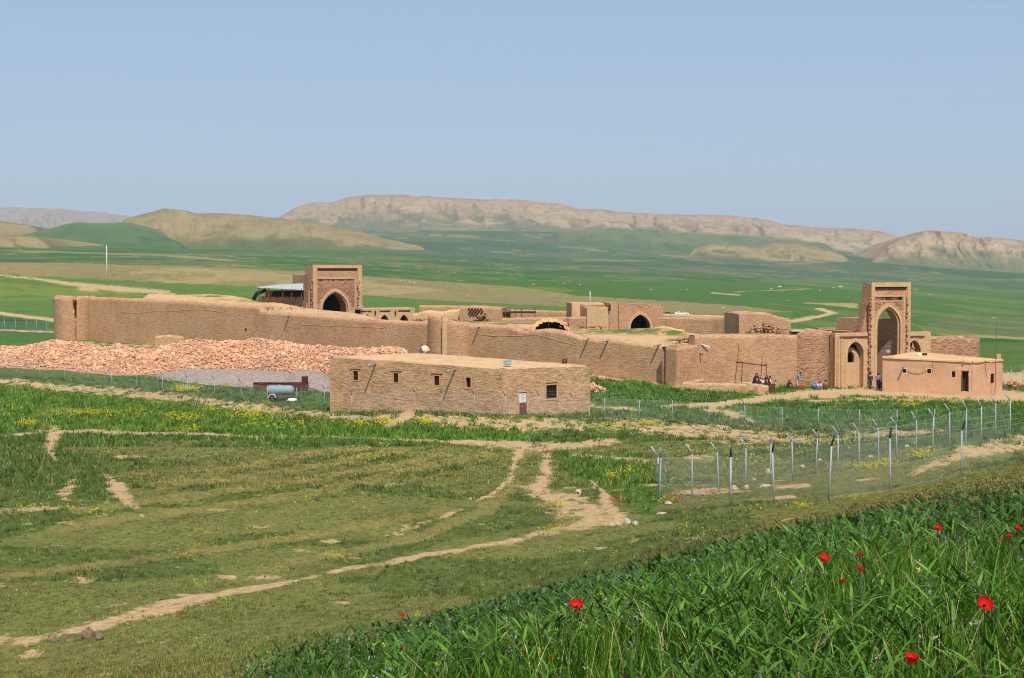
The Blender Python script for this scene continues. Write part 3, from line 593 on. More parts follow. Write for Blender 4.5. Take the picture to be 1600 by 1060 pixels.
def arch_face(name, fr, s0, s1, z0, z1, arches, mat, parent, depth=1.2, topf=None, d0=0.0, back=True, step=0.3):
    """front face with pointed openings (c, halfwidth, sill, spring, apex) and a slab body of given depth"""
    xs = set([s0, s1]); n = max(1, int((s1 - s0) / step))
    for i in range(n + 1): xs.add(s0 + (s1 - s0) * i / n)
    for c, hw, si, sp, ap in arches:
        xs = {x for x in xs if not (c - hw - .05 < x < c + hw + .05)}
        for i in range(25): xs.add(c + hw * math.sin(math.pi * (i / 24 - .5)))
    xs = sorted(xs); m = MB(); tf = topf or (lambda s: z1)
    def op(x):
        for c, hw, si, sp, ap in arches:
            if c - hw - 1e-6 <= x <= c + hw + 1e-6: return (si, arch_h(min(1, abs(x - c) / hw), sp, ap))
        return None
    def q(a, b, za0, zb0, za1, zb1, d=d0):
        m.quad(fr.p(a, d, za0), fr.p(b, d, zb0), fr.p(b, d, zb1), fr.p(a, d, za1), uv=[(a, za0), (b, zb0), (b, zb1), (a, za1)])
    for a, b in zip(xs, xs[1:]):
        mid = op((a + b) / 2)
        if mid:
            A = op(a) or mid; B = op(b) or mid
            if A[0] > z0 + .01: q(a, b, z0, z0, A[0], B[0])
            q(a, b, A[1], B[1], tf(a), tf(b))
            for (za, zb) in ((A[1], B[1]),):     # soffit
                m.quad(fr.p(a, d0, za), fr.p(b, d0, zb), fr.p(b, d0 + depth, zb), fr.p(a, d0 + depth, za), uv=[(a, 0), (b, 0), (b, depth), (a, depth)])
            if back is True: q(a, b, A[1], B[1], tf(a), tf(b), d0 + depth)
        else:
            q(a, b, z0, z0, tf(a), tf(b))
            if back is True: q(a, b, z0, z0, tf(a), tf(b), d0 + depth)
        m.quad(fr.p(a, d0, tf(a)), fr.p(b, d0, tf(b)), fr.p(b, d0 + depth, tf(b)), fr.p(a, d0 + depth, tf(a)))
    for c, hw, si, sp, ap in arches:     # jambs
        for sx in (-1, 1):
            x = c + sx * hw
            m.quad(fr.p(x, d0, si), fr.p(x, d0 + depth, si), fr.p(x, d0 + depth, sp), fr.p(x, d0, sp), uv=[(0, si), (depth, si), (depth, sp), (0, sp)])
        if si > z0 + .01: m.quad(fr.p(c - hw, d0, si), fr.p(c + hw, d0, si), fr.p(c + hw, d0 + depth, si), fr.p(c - hw, d0 + depth, si))
    for x in (s0, s1): m.quad(fr.p(x, d0, z0), fr.p(x, d0 + depth, z0), fr.p(x, d0 + depth, tf(x)), fr.p(x, d0, tf(x)), uv=[(0, z0), (depth, z0), (depth, tf(x)), (0, tf(x))])
    return m.build(name, mat, parent)

def arch_band(name, fr, c, hw, si, sp, ap, w, mat, parent, proud=0.1, d0=0.0):
    """raised moulding round a pointed opening"""
    m = MB(); pts = [(c - hw, si, c - hw - w, si)]
    for i in range(25):
        t = math.sin(math.pi * (i / 24 - .5)); a = arch_h(abs(t), sp, ap); b = arch_h(abs(t), sp, ap + w * 1.3)
        pts.append((c + hw * t, a, c + (hw + w) * t, b))
    pts.append((c + hw, si, c + hw + w, si)); d = d0 - proud
    for (a, za, b, zb), (e, ze, f, zf) in zip(pts, pts[1:]):
        m.quad(fr.p(a, d, za), fr.p(e, d, ze), fr.p(f, d, zf), fr.p(b, d, zb))
        m.quad(fr.p(b, d, zb), fr.p(f, d, zf), fr.p(f, d0 + .02, zf), fr.p(b, d0 + .02, zb))
        m.quad(fr.p(a, d, za), fr.p(e, d, ze), fr.p(e, d0 + .3, ze), fr.p(a, d0 + .3, za))
    return m.build(name, mat, parent)

def lbox(m, fr, s0, s1, d0, d1, z0, z1):
    """box in frame coordinates"""
    P = [fr.p(s, d, z) for z in (z0, z1) for s, d in ((s0, d0), (s1, d0), (s1, d1), (s0, d1))]
    for f in ((0, 1, 5, 4), (1, 2, 6, 5), (2, 3, 7, 6), (3, 0, 4, 7), (4, 5, 6, 7), (3, 2, 1, 0)): m.quad(*[P[i] for i in f])

def spout(p, d, L, parent, mat=None, r=0.11):
    """a half-round drain spout reaching out of a wall at p in horizontal direction d"""
    m = MB(); p = Vector(p); d = Vector((d[0], d[1], -.12)).normalized()
    m.tube([p - d * .25, p + d * L * .5, p + d * L], [r, r, r * .9], 7)
    o = m.build('drain_spout', mat or M_zinc, parent); return o

# ------------------------------------------------------------------ the caravanserai
cv = empty('caravanserai', (17.8, 178.0, 0), 0, 'large ruined brick caravanserai with long buttressed walls, two tall arched portals and collapsed roofs', 'caravanserai')
def under(root):           # parts are written in world coordinates: shift them below their thing
    bpy.context.view_layer.update()
    inv = root.matrix_world.inverted()
    for ch in root.children:
        if not ch.get('_own'): ch.matrix_parent_inverse = inv; ch['_own'] = 1
def done(root):
    under(root)
    def clean(o):
        if '_own' in o: del o['_own']
        for c in o.children: clean(c)
    clean(root)

LW_A, LW_B = at(150, 262), at(1040, 178)
fl = Frame(LW_A, (LW_B[0] - LW_A[0], LW_B[1] - LW_A[1])); LWL = (V2(LW_B) - V2(LW_A)).length
FA = (19.4, 176.0); ff = Frame(FA, (0.9226, 0.3858))

def lw_pts(tops):
    out = []
    for px, py in tops: s = fl.s_at(px); D = fl.D(s); x, y, _ = fl.p(s, 0, 0); out.append((x, y, zrow(py, D)))
    return out
wall_mesh('outer_wall', lw_pts([(140, 464.5), (250, 469), (330, 474), (399, 479), (404, 479), (407, 487), (470, 491), (540, 497), (600, 501), (674, 504.5)]), 1.6, M_wall, cv, rag=.07, seed=3)
wall_mesh('outer_wall', lw_pts([(722, 508), (790, 510), (804, 513), (812, 518), (825, 519), (838, 515.5), (880, 518.5), (905, 528), (915, 530.5), (960, 533), (1000, 539), (1042, 543)]), 1.6, M_wall, cv, rag=.10, seed=9, warp=.035)
def seam(frame, pts, w=.07):        # line where a repaired course meets the old brick
    m = MB(); Q = []
    for px, py in pts: s = frame.s_at(px); D = frame.D(s); Q.append((s, zrow(py, D)))
    for (s0, z0), (s1, z1) in zip(Q, Q[1:]):
        a, b, c, d = frame.p(s0, -.035, z0), frame.p(s1, -.035, z1), frame.p(s1, -.03, z1 + w), frame.p(s0, -.03, z0 + w)
        m.quad(a, b, c, d); m.quad(d, c, frame.p(s1, .1, z1 + w + .02), frame.p(s0, .1, z0 + w + .02)); m.quad(a, b, frame.p(s1, .1, z1 - .01), frame.p(s0, .1, z0 - .01))
    m.build('repair_seam', M_pale, cv)
seam(fl, [(284, 485), (310, 484), (340, 487), (362, 492), (380, 500)]); seam(fl, [(470, 508), (510, 509.5), (560, 511), (600, 513)], .05); seam(fl, [(190, 488), (215, 490), (245, 486), (280, 487)], .05)
seam(fl, [(745, 523), (780, 526), (840, 524), (900, 540)], .04)
m = MB(); 
for px, y0, y1 in ((383, 513, 517),): s = fl.s_at(px); lbox(m, fl, s, s + .35, -.06, .02, zrow(y1, fl.D(s)), zrow(y0, fl.D(s)))
m.build('wall_crack', M_dark_shade, cv)
# towers of the long side
tc = at(117, 266.5)
def trim(z0, z1, k=30): return lambda a: z0 + (z1 - z0) * .5 * (1 + np.sin(np.radians(a) * 1.0))
tower_mesh('corner_tower', tc, 3.55, zrow(464, 266), M_wallw, cv, slots=[(288, 1.9, 1.3, -9, zrow(473, 266)), (286, 5.5, 1.5, zrow(485, 266), zrow(470, 266)), (287, 3.4, 1.4, zrow(496, 266), zrow(485, 266))], rag=.22, a0=180, a1=540, seed=5, n=200, lean=.01)
mc = at(705, 202.2)
def mtop(a):
    a = np.asarray(a, float)
    return np.interp(a, [180, 200, 245, 262, 285, 330, 360, 540], [zrow(492, 202), zrow(494, 202), zrow(495, 202), zrow(500, 202), zrow(504, 202), zrow(506, 202), zrow(507, 202), zrow(500, 202)])
tower_mesh('buttress_tower', mc, 3.1, mtop, M_wallw, cv, slots=[(247, 1.4, .6, -9, 99)], rag=.12, a0=180, a1=540, seed=8, n=240, lean=.05)
m = MB(); pp = at(694, 198.95); m.box((pp[0], pp[1] - .05, 2.3), (.62, .5, 7.6), .3); m.build('pilaster', M_pale, cv)
_c = [at(1040.5, 176.4), at(1059.5, 174.9), at(1097, 177.3)]
wall_mesh('corner_tower', [(*_c[0], zrow(542, 176.4)), (*_c[1], zrow(543.5, 174.9)), (*_c[2], zrow(539, 177.3))], 2.6, M_wallw, cv, rag=.06, seed=12, warp=.02)
m = MB(); q = V2(LW_B) ; 
# facade walls, left part up to the portal
def fpts(tops, d=0):
    out = []
    for px, py in tops: s = ff.s_at(px); D = ff.D(s); x, y, _ = ff.p(s, d, 0); out.append((x, y, zrow(py, D)))
    return out
wall_mesh('facade_wall', fpts([(1086, 525), (1105, 524), (1180, 524), (1246, 523.5)]), 1.4, M_wallw, cv, rag=.06, seed=14)
bc_s = (ff.s_at(1240) + ff.s_at(1304)) / 2; bq = ff.p(bc_s, 2.4, 0)
tower_mesh('buttress_tower', bq[:2], 3.15, lambda a: np.interp(a, [180, 250, 290, 540], [zrow(517, 183), zrow(518, 182), zrow(520, 182), zrow(517, 184)]), M_diag, cv, rag=.1, a0=180, a1=540, seed=15, lean=.01, n=120)
sA, sB, sC, sD, sE, sF = [ff.s_at(q) for q in (1303, 1357, 1418, 1452, 1510, 1543)]
def fz(py, s): return zrow(py, ff.D(s))
# wing left of the portal with its niche
c1 = ff.s_at(1334.5); hw1 = (ff.s_at(1347) - ff.s_at(1322)) / 2
arch_face('portal_wing', ff, sA, sB - .02, -3.2, fz(521, sA), [(c1, hw1, -3.1, fz(552, c1), fz(533.5, c1))], M_pale, cv, depth=1.1, d0=-.35)
arch_band('niche_moulding', ff, c1, hw1, -3.0, fz(552, c1), fz(533.5, c1), .35, M_pale, cv, proud=.07, d0=-.35)
m = MB(); hh = hw1 * .98
arch_face('niche_wall', ff, c1 - hh, c1 + hh, -3.1, fz(534, c1), [(c1 - .15, hw1 * .46, fz(567, c1), fz(559, c1), fz(549, c1))], M_pale, cv, depth=.35, d0=.35, topf=lambda s: arch_h(min(1, abs(s - c1) / hh), fz(563, c1), fz(543.5, c1)))
m = MB(); lbox(m, ff, c1 - hh - .3, c1 + hh + .3, 1.5, 1.6, -3, fz(530, c1)); m.build('niche_back', M_dark_shade, cv)
m = MB(); lbox(m, ff, sA + .6, sB - .3, -.5, -.36, fz(526, sA) - .12, fz(526, sA)); m.build('string_course', M_wood, cv)
for sx in (sA + .22, sA + .75): m = MB(); lbox(m, ff, sx, sx + .28, -.44, -.3, -3.1, fz(527, sA)); m.build('pilaster', M_wallw, cv)
m = MB(); s_ = ff.s_at(1299.5); lbox(m, ff, s_, s_ + .07, -.45, -.36, -3.1, fz(527, s_)); m.build('drain_pipe', M_rust, cv)

def portal(fr, s0, s1, zb, zt, arch, mat, depth, root_side, brk, rows, stepz=None, label=None):
    """tall framed portal: returns the slab with its mouldings as sub-parts"""
    c, hw, si, sp, ap = arch
    slab = arch_face('gate_portal', fr, s0, s1, zb, zt, [arch], mat, cv, depth=depth, d0=-.5)
    W = s1 - s0; fw = W * .085
    def sub(o): o.parent = slab; return o
    m = MB(); P = .12; zf = zt - .1
    lbox(m, fr, s0 - .01, s0 + fw, -.5 - P, -.49, zb, zt + .12); lbox(m, fr, s1 - fw, s1 + .01, -.5 - P, -.49, zb, zt + .12); lbox(m, fr, s0 + fw, s1 - fw, -.5 - P, -.49, zt - .42, zt + .12)
    sub(m.build('outer_frame', M_pale, None))
    m = MB(); lbox(m, fr, s0 + fw + .1, s1 - fw - .1, -.52, -.495, zt - .85, zt - .45); sub(m.build('painted_groove_shade', M_dark_shade, None))  # dark strip on the face, groove shade put into its colour
    # inner rectangular frame
    i0, i1 = c - hw - rows[0], c + hw + rows[0]; zi = rows[1]
    m = MB(); w = .22
    lbox(m, fr, i0 - w, i0, -.58, -.49, zb, zi); lbox(m, fr, i1, i1 + w, -.58, -.49, zb, zi); lbox(m, fr, i0, i1, -.58, -.49, zi - w, zi)
    sub(m.build('inner_frame', M_pale, None))
    m = MB(); lbox(m, fr, i0 + .15, i1 - .15, -.50, -.46 if 0 else -.495, zi - w - .42, zi - w - .02)
    sub(m.build('inscription_groove', M_dark_shade, None))  # flush dark strip, the groove's shade is in its colour
    # relief of brickwork in the spandrel
    m = MB(); r = random.Random(int(brk)); lbox(m, fr, i0 + .02, i1 - .02, -.515, -.495, arch_h(0, sp, ap) + .5, zi - w - .45)
    for j in range(int((zi - w - .6 - sp) / .17)):
        for i in range(int((i1 - i0) / .28)):
            x = i0 + .12 + .28 * i + (.14 if j % 2 else 0); z = sp + .2 + .17 * j
            t = abs(x + .07 - c) / (hw + .65)
            if t < 1.02 and z < arch_h(min(1, t), sp, ap + .65) + .15: continue
            if x + .2 > i1 - .1 or r.random() < .12: continue
            h_ = .05 + .09 * r.random(); lbox(m, fr, x, x + .17, -.5 - h_, -.49, z, z + .09)
    sub(m.build('relief_brickwork', mat, None))
    # broken edges where the half-columns fell away
    for sx in (-1, 1):
        m = MB(); z = zb + 1.0
        xb = (i0 - w - .55) if sx < 0 else i1 + w + .15; lbox(m, fr, xb + .1, xb + .3, -.52, -.495, zb + .6, zi - .3)
        while z < zi - .4:
            x = (i0 - w - .35 - .25 * r.random()) if sx < 0 else (i1 + w + .12 + .25 * r.random())
            h_ = .1 + .2 * r.random(); lbox(m, fr, x, x + .28, -.5 - .08 - .22 * r.random(), -.49, z, z + h_)
            z += h_ + .12 + .3 * r.random()
        sub(m.build('broken_brick_edge', mat, None))
    sub(arch_band('arch_moulding', fr, c, hw, si, sp, ap, .34, M_pale, None, proud=.11, d0=-.5))
    sub(arch_band('arch_moulding', fr, c, hw - .22, si, sp, ap - .25, .16, M_pale, None, proud=-.12, d0=-.5))
    return slab

# the entrance portal
pc = ff.s_at(1384.5); phw = (ff.s_at(1402.5) - ff.s_at(1366)) / 2
slab = portal(ff, sB, sC, -3.4, fz(443, sB), (pc, phw, -3.3, fz(508, pc), fz(479.5, pc)), M_portal, 1.8, None, 5, (.42, fz(461, pc)))
# flank behind the slab, stepping down, with the passage walls
zp = fz(443, sB)
m = MB()
pr_ = [(0, 470), (.06, 474), (.10, 480), (.16, 483), (.19, 489), (.26, 492), (.30, 497), (.42, 500), (.44, 506), (.6, 509)]
for (o1, y1_) in pr_: lbox(m, ff, sB - .02 - o1 - .12, sB - .02 - o1, .1 + o1 * .2, 1.4, -3.3, fz(y1_, sB))
m.build('portal_buttress', M_wallw, cv)
m = MB(); lbox(m, ff, sC + .02, sC + .5, .1, 1.9, -3.3, fz(497, sC)); lbox(m, ff, sC + .02, sC + .28, .1, 1.9, -3.3, fz(489, sC)); m.build('portal_buttress', M_wallw, cv)
m = MB(); q_ = [(pc + phw + .02, 1.32), (pc + phw + 1.4, 1.32), (pc + phw + 1.0, 10), (pc + phw - 2.0, 10)]; z0_, z1_ = -3.3, fz(500, pc)  # right passage wall skewed inward so that it catches more sun
for (a_, b_), (c_, d_) in zip(q_, q_[1:] + q_[:1]): m.quad(ff.p(a_, b_, z0_), ff.p(c_, d_, z0_), ff.p(c_, d_, z1_), ff.p(a_, b_, z1_))
m.poly([ff.p(a_, b_, z1_) for a_, b_ in q_]); m.build('passage_wall', M_wallw, cv)
m = MB(); lbox(m, ff, pc - phw - 1.3, pc - phw - .02, 1.32, 10, -3.3, fz(519, pc)); m.build('passage_wall', M_wallw, cv)
m = MB(); lbox(m, ff, pc - phw - 1.3, pc + phw + 1.3, 10.02, 10.6, -3.3, fz(514, pc) - .2); m.build('passage_wall', M_wallw, cv)
# wing right of the portal
c2 = ff.s_at(1425.5); hw2 = (ff.s_at(1436) - ff.s_at(1415.5)) / 2
arch_face('portal_wing', ff, sC + .02, sD, -3.2, fz(519, sC), [(c2 + .05, hw2, -3.1, fz(549, c2), fz(531.5, c2))], M_pale, cv, depth=1.1, d0=-.35)
arch_band('niche_moulding', ff, c2 + .05, hw2, -3.0, fz(549, c2), fz(531.5, c2), .35, M_pale, cv, proud=.07, d0=-.35)
arch_face('niche_wall', ff, c2 - hw2 * .95, c2 + hw2 * .95, -3.1, fz(532, c2), [(c2, hw2 * .2, fz(550, c2), fz(547.5, c2), fz(545, c2))], M_pale, cv, depth=.35, d0=.35, topf=lambda s: arch_h(min(1, abs(s - c2) / hw2), fz(558, c2), fz(541, c2)))
m = MB(); lbox(m, ff, c2 - hw2 - .2, c2 + hw2 + .2, 1.5, 1.6, -3, fz(528, c2)); m.build('niche_back', M_dark_shade, cv)
m = MB(); lbox(m, ff, sC + .2, sD - 1.0, -.5, -.36, fz(525, sC) - .14, fz(525, sC)); m.build('string_course', M_wood, cv)
wall_mesh('facade_wall', fpts([(1451, 526), (1480, 526), (1505, 525), (1512, 530), (1516, 531)]), 1.4, M_diag, cv, rag=.08, seed=24)
ec = ff.p((sE + sF) / 2 - .1, 2.0, 0)
tower_mesh('corner_tower', ec[:2], 1.75, fz(530, sF) , M_diag, cv, rag=.06, a0=180, a1=540, seed=25, lean=.0, n=90)
wall_mesh('side_wall', [ff.p(sF - .4, 2.5, fz(530, sF)), ff.p(sF - 1.0, 60, 3.0)], 1.2, M_wall, cv, rag=.1, seed=26, step=1.5)

# earth-covered roofs inside the long wall
tops_f = np.array([(150, 465), (250, 470), (399, 480), (407, 488), (470, 492), (540, 498), (668, 505), (740, 508), (808, 518), (830, 519), (880, 520), (915, 531), (960, 534), (1037, 544), (1100, 541), (1112, 526), (1180, 525), (1240, 524), (1300, 521)], float)
back_f = np.array([(150, 468), (218, 470), (232, 459.5), (262, 458), (300, 460), (330, 459.5), (362, 462), (400, 469), (440, 474), (480, 482), (520, 486), (550, 488.5), (572, 492.5), (585, 499), (600, 502.5), (612, 503.2), (655, 504.2), (668, 500), (700, 498), (720, 502), (790, 503), (860, 505), (900, 513), (950, 516), (1000, 513), (1035, 513), (1060, 517), (1090, 521.5), (1112, 522), (1180, 521), (1230, 519), (1262, 513), (1300, 518)], float)
us = np.arange(152, 1302, 2.0); nd = 22; rows = []
def Dw(u):
    k = (u - 800) / F
    if u < 1066: s = fl.s_at(u); return fl.D(s)
    s = ff.s_at(u); return ff.D(s)
D0 = np.array([Dw(u) + 1.0 for u in us]); dep = np.interp(us, [150, 240, 400, 640, 740, 1000, 1100, 1300], [7, 9, 13, 15, 16, 18, 10, 7])
yf = np.interp(us, tops_f[:, 0], tops_f[:, 1]) ; yb = np.interp(us, back_f[:, 0], back_f[:, 1])
sandV = []; 
for i in range(nd + 1):
    t = i / nd; D = D0 + dep * t; y0 = yf + .6; row = y0 + (yb - y0) * t
    zz = H - (row - YH) / F * D + (fbm((us - 800) / F * D / 2.5, D / 2.5, 71) - .5) * .5 * math.sin(math.pi * t) ** .5 - (.12 if i == 0 else 0)
    sandV.append(np.stack([(us - 800) / F * D, D, zz], 1))
D = D0 + dep + .6; sandV.append(np.stack([(us - 800) / F * D, D, us * 0 + 0.0], 1))
k = NB('earth_roof_grown'); P_ = k.geo(); n_ = k.noise(P_, .5, 5, .7); n2 = k.noise(P_, 3, 5, .7)
c = k.mix(k.mr(n2, .3, .7, 0, 1), lin(196, 156, 110, .9), lin(218, 180, 134, .9)); c = k.mix(k.mr(k.noise(P_, .22, 4, .7), .52, .62, 0, .85), c, lin(172, 140, 100, .9))
c = k.mix(k.math('MULTIPLY', k.attr('Grow', 'Fac'), k.mr(n_, .40, .52, 0, 1)), c, lin(96, 116, 52, .9)); k.color(c); k.bump(n2, .12, .8)
grow = []
GR = [(1000, 518, 90, 4.5), (930, 514, 50, 3), (1060, 521, 40, 3.5), (735, 501, 28, 4), (800, 506, 40, 2), (410, 470, 25, 2.5), (330, 463, 20, 1.5), (280, 460, 20, 1), (1215, 521, 60, 2)]
for V in sandV:
    px = 800 + F * V[:, 0] / V[:, 1]; py = YH + F * (H - V[:, 2]) / V[:, 1]; g = px * 0
    for cx, cy, wx, wy in GR: g = np.maximum(g, np.clip(1.6 - np.hypot((px - cx) / wx, (py - cy) / wy), 0, 1))
    grow.append(g)
np_mesh('earth_roof', np.concatenate(sandV), grid_faces(nd + 2, len(us)), MATS['earth_roof_grown'], cols={'Grow': np.concatenate(grow)}, smooth=True, parent=cv)
# broken bricks lying on wall heads and roofs
def scatter_bricks(name, spots, n, mat, parent, seed=1, size=(.12, .35), zoff=0.0, zf=None):
    r = np.random.default_rng(seed); B = []; 
    base = np.array([(-.5, -.5, -.5), (.5, -.5, -.5), (.5, .5, -.5), (-.5, .5, -.5), (-.5, -.5, .5), (.5, -.5, .5), (.5, .5, .5), (-.5, .5, .5)])
    fc = np.array([(0, 3, 2, 1), (4, 5, 6, 7), (0, 1, 5, 4), (1, 2, 6, 5), (2, 3, 7, 6), (3, 0, 4, 7)])
    Vs = []; Fs = []; Cs = []
    for i in range(n):
        sx = spots[i % len(spots)] if isinstance(spots, list) else spots(r)
        kz = 1 + (r.random() < .12) * r.uniform(.2, 1.3); d = np.array([r.uniform(*size), r.uniform(*size) * .8, r.uniform(*size) * .5]) * kz
        e = Matrix.Rotation(r.uniform(0, 6.28), 3, 'Z') @ Matrix.Rotation(r.normal(0, .5), 3, 'X') @ Matrix.Rotation(r.normal(0, .5), 3, 'Y')
        pts = (base * d + r.normal(0, .015, (8, 3))) @ np.array(e).T + np.array(sx)
        Vs.append(pts); Fs.append(fc + 8 * i); v = r.uniform(.66, 1.25) * (.72 + .56 * float(fbm(np.array([sx[0] / 3.0]), np.array([sx[1] / 4.0]), 5)[0])); w = r.uniform(.9, 1.08); Cs.append(np.tile([v * w, v, v / w], (8, 1)))
    return np_mesh(name, np.concatenate(Vs), np.concatenate(Fs), mat, cols={'Tint': np.concatenate(Cs)}, parent=parent)
k = NB('loose_brick'); t = k.attr('Tint'); k.color(k.mix(1.0, t, lin(214, 168, 132, 1.0), 'MULTIPLY')); M_loose = k.m
k = NB('loose_brick_dark'); t = k.attr('Tint'); k.color(k.mix(1.0, t, lin(176, 128, 92, .9), 'MULTIPLY')); M_loose2 = k.m
def head_spots(r, segs):
    px, py, D, w, h, dd = segs[r.integers(len(segs))]
    p = px + r.normal(0, w); D = D + r.normal(0, dd); x, y = at(p, D); return (x, y, zrow(py, D) + abs(r.normal(0, h)))
segs = [(103, 465.5, 266, 6, .1, .8), (133, 465, 266, 6, .1, .8), (450, 483, 236, 20, .1, 2), (410, 482, 236, 10, .15, 2), (697, 500, 203.5, 6, .15, .5), (702, 503, 203.5, 5, .15, .5), (826, 518, 194.6, 5, .06, .3), (1060, 532, 180.5, 9, .1, .6), (1080, 530, 180.5, 5, .1, .6), (657, 501, 222, 5, .1, 1), (1245, 518, 185, 5, .06, .5), (920, 512, 196, 15, .1, 2)]
tag(scatter_bricks('loose_bricks', lambda r: head_spots(r, segs), 420, M_loose2, cv, 5, (.1, .34)), kind='stuff')

# collapsed vault behind the long wall
def vault(px0, px1, ybase, yapex, D, depth, th=.5, seed=3):
    x0, y0 = at(px0, D); x1, _ = at(px1, D); c = (x0 + x1) / 2; hw = (x1 - x0) / 2; zb = zrow(ybase, D); h = zrow(yapex, D) - zb
    m = MB(); n = 28; r = random.Random(seed); rag = [r.uniform(-.10, .14) for _ in range(n + 1)]
    def P(i, rr, d, k=0): a = math.pi * i / n; return (c - (hw + rr) * math.cos(a), D + d, zb - .3 + (h + .3 + rr) * math.sin(a) ** .72 + k)
    for i in range(n):
        m.quad(P(i, rag[i], 0), P(i + 1, rag[i + 1], 0), P(i + 1, th + rag[i + 1] * .5, .1), P(i, th + rag[i] * .5, .1))
        m.quad(P(i, th, .1), P(i + 1, th, .1), P(i + 1, th * .6, depth), P(i, th * .6, depth))
    o = m.build('vault_rim', M_sand, cv)
    m = MB()
    for i in range(n): m.quad(P(i, rag[i], 0), P(i + 1, rag[i + 1], 0), P(i + 1, 0, depth), P(i, 0, depth))
    m.poly([P(i, 0, depth) for i in range(n + 1)]); m.build('vault_hollow', M_dark_shade, cv)
vault(836, 884, 516.5, 503.5, 197.5, 5)
m = MB(); x, y = at(857, 197.2); m.tube([(x, y - .1, zrow(515, 197)), (x, y - .1, zrow(499, 197))], .03, 5); m.build('iron_stake', M_rust, cv)

# the great rear iwan
io = at(487, 250); fr = Frame(io, (0.86, 0.51))
S1 = fr.s_at(563.5); iz = lambda py, s: zrow(py, fr.D(s))
ic = fr.s_at(521.5); ih = (fr.s_at(541.5) - fr.s_at(500.5)) / 2
slab2 = portal(fr, 0, S1, 1.0, iz(415.3, S1 / 2), (ic, ih, 3.0, iz(484, ic), iz(455.5, ic)), M_portal, 3.0, None, 8, (1.25, iz(434, ic)))
slab2['label'] = 'broad rear iwan portal with dark pointed arch'; slab['label'] = 'tall narrow entrance portal with open pointed arch'
m = MB(); hz = iz(422, 0)
lbox(m, fr, -.02 - .5, -.02, .2, 7, 1, iz(455, 0)); lbox(m, fr, -.8, -.5, .5, 7, 1, iz(474, 0)); m.build('portal_buttress', M_wallw, cv)
m = MB(); lbox(m, fr, 0, 1.6, 2.5 - .4, 8, 1, iz(430, 0)); m.build('portal_buttress', M_wallw, cv)
m = MB(); lbox(m, fr, S1 + .02, S1 + .45, .3, 5, 1, iz(470, S1)); lbox(m, fr, S1 + .45, S1 + .8, .5, 5, 1, iz(478, S1)); m.build('portal_buttress', M_wallw, cv)
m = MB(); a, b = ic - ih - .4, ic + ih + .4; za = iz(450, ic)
lbox(m, fr, a - .8, a, 2.52, 9, 1, za); lbox(m, fr, b, b + .8, 2.52, 9, 1, za); lbox(m, fr, a, b, 9, 9.6, 1, za); lbox(m, fr, a - .8, b + .8, 2.52, 9.6, za, za + .6); m.build('iwan_hall', M_dark_shade, cv)

# arcade beside the iwan
ao = at(566, 241); fa = Frame(ao, (0.90, 0.43)); a1 = fa.s_at(648); az = lambda py, s: zrow(py, fa.D(s)); ar = []
for px, ap, hwp in ((573, 491, 5), (600.5, 492, 6.4), (631, 492, 6.4)):
    s = fa.s_at(px); ar.append((s, fa.s_at(px + hwp) - s, 1.5, az(503, s), az(ap, s)))
arch_face('arcade', fa, 0, a1, 1.2, az(484, a1 / 2), ar, M_pale, cv, depth=1.0)
for s, hw, a, sp, ap in ar: arch_band('arcade_moulding', fa, s, hw, a, sp, ap, .3, M_pale, cv, proud=.08)
m = MB(); lbox(m, fa, .1, a1 - .1, 3.5, 3.7, 1, az(484.5, a1 / 2)); m.build('arcade_back_wall', M_dark_shade, cv)
m = MB(); lbox(m, fa, 0, a1, -.02, 3.7, az(484, a1 / 2) + .02, az(483, a1 / 2) + .12); m.build('arcade_roof', M_sand, cv)
for p0, p1 in ((562, 580), (593, 610), (622, 641)): m = MB(); lbox(m, fa, fa.s_at(p0) , fa.s_at(p1), -.06, -.005, az(487.3, 4), az(485.3, 4)); m.build('beam_slot', M_dark_shade, cv)
for p in (585, 616.5): s = fa.s_at(p); m = MB(); lbox(m, fa, s, s + .2, -.25, -.005, az(491, s), az(486, s)); m.build('drain_spout', M_dark_shade, cv)
# low range left of the iwan
lo = at(392, 246); f0 = Frame(lo, (.985, .17)); l1 = f0.s_at(473)
arch_face('rear_range', f0, 0, l1, 1, zrow(479, 247), [], M_sand, cv, depth=4)
for p0, p1 in ((410, 425), (436, 446), (452, 468)): m = MB(); lbox(m, f0, f0.s_at(p0), f0.s_at(p1), -.06, -.005, zrow(484.5, 247), zrow(482.3, 247)); m.build('beam_slot', M_dark_shade, cv)
for p0, p1, yt in ((480, 497, 482), (470, 478, 484), (548, 566, 481.5)):
    m = MB(); a_, b_ = at(p0, 247.5), at(p1, 247.5); m.box(((a_[0] + b_[0]) / 2, 247.5, zrow(yt, 247) - 1.2), (b_[0] - a_[0], .8, 2.4)); m.build('low_parapet', M_wall, cv)

# ranges on the far side of the courts
def block(name, px0, px1, ytop, D0_, D1_, dep, mat, rag=.12, seed=1, tops=None, zb=1.0):
    a = at(px0, D0_); b = at(px1, D1_); pts = tops or [(px0, ytop), (px1, ytop)]; P = []
    for px, py in pts: t = (px - px0) / (px1 - px0); 
    ia, ib = 1 / D0_, 1 / D1_
    for px, py in pts: t = (px - px0) / (px1 - px0); D = 1 / (ia + (ib - ia) * t); x, y = at(px, D); P.append((x, y, zrow(py, D)))
    return wall_mesh(name, P, dep, mat, cv, rag=rag, seed=seed, zbase=zb, below=0)
block('court_wall', 655, 790, 480, 250, 246, 1.2, M_wallw, .05, 31, [(655, 477.5), (720, 478.5), (790, 482)])
block('court_range', 668, 724, 486, 233, 232, 5, M_sand, .25, 32, [(645, 490), (668, 486), (690, 488), (712, 484), (726, 482)])
block('court_range', 718, 786, 481, 231, 229, 4.5, M_wallw, .10, 33, [(718, 480), (735, 479), (760, 480), (784, 482)])
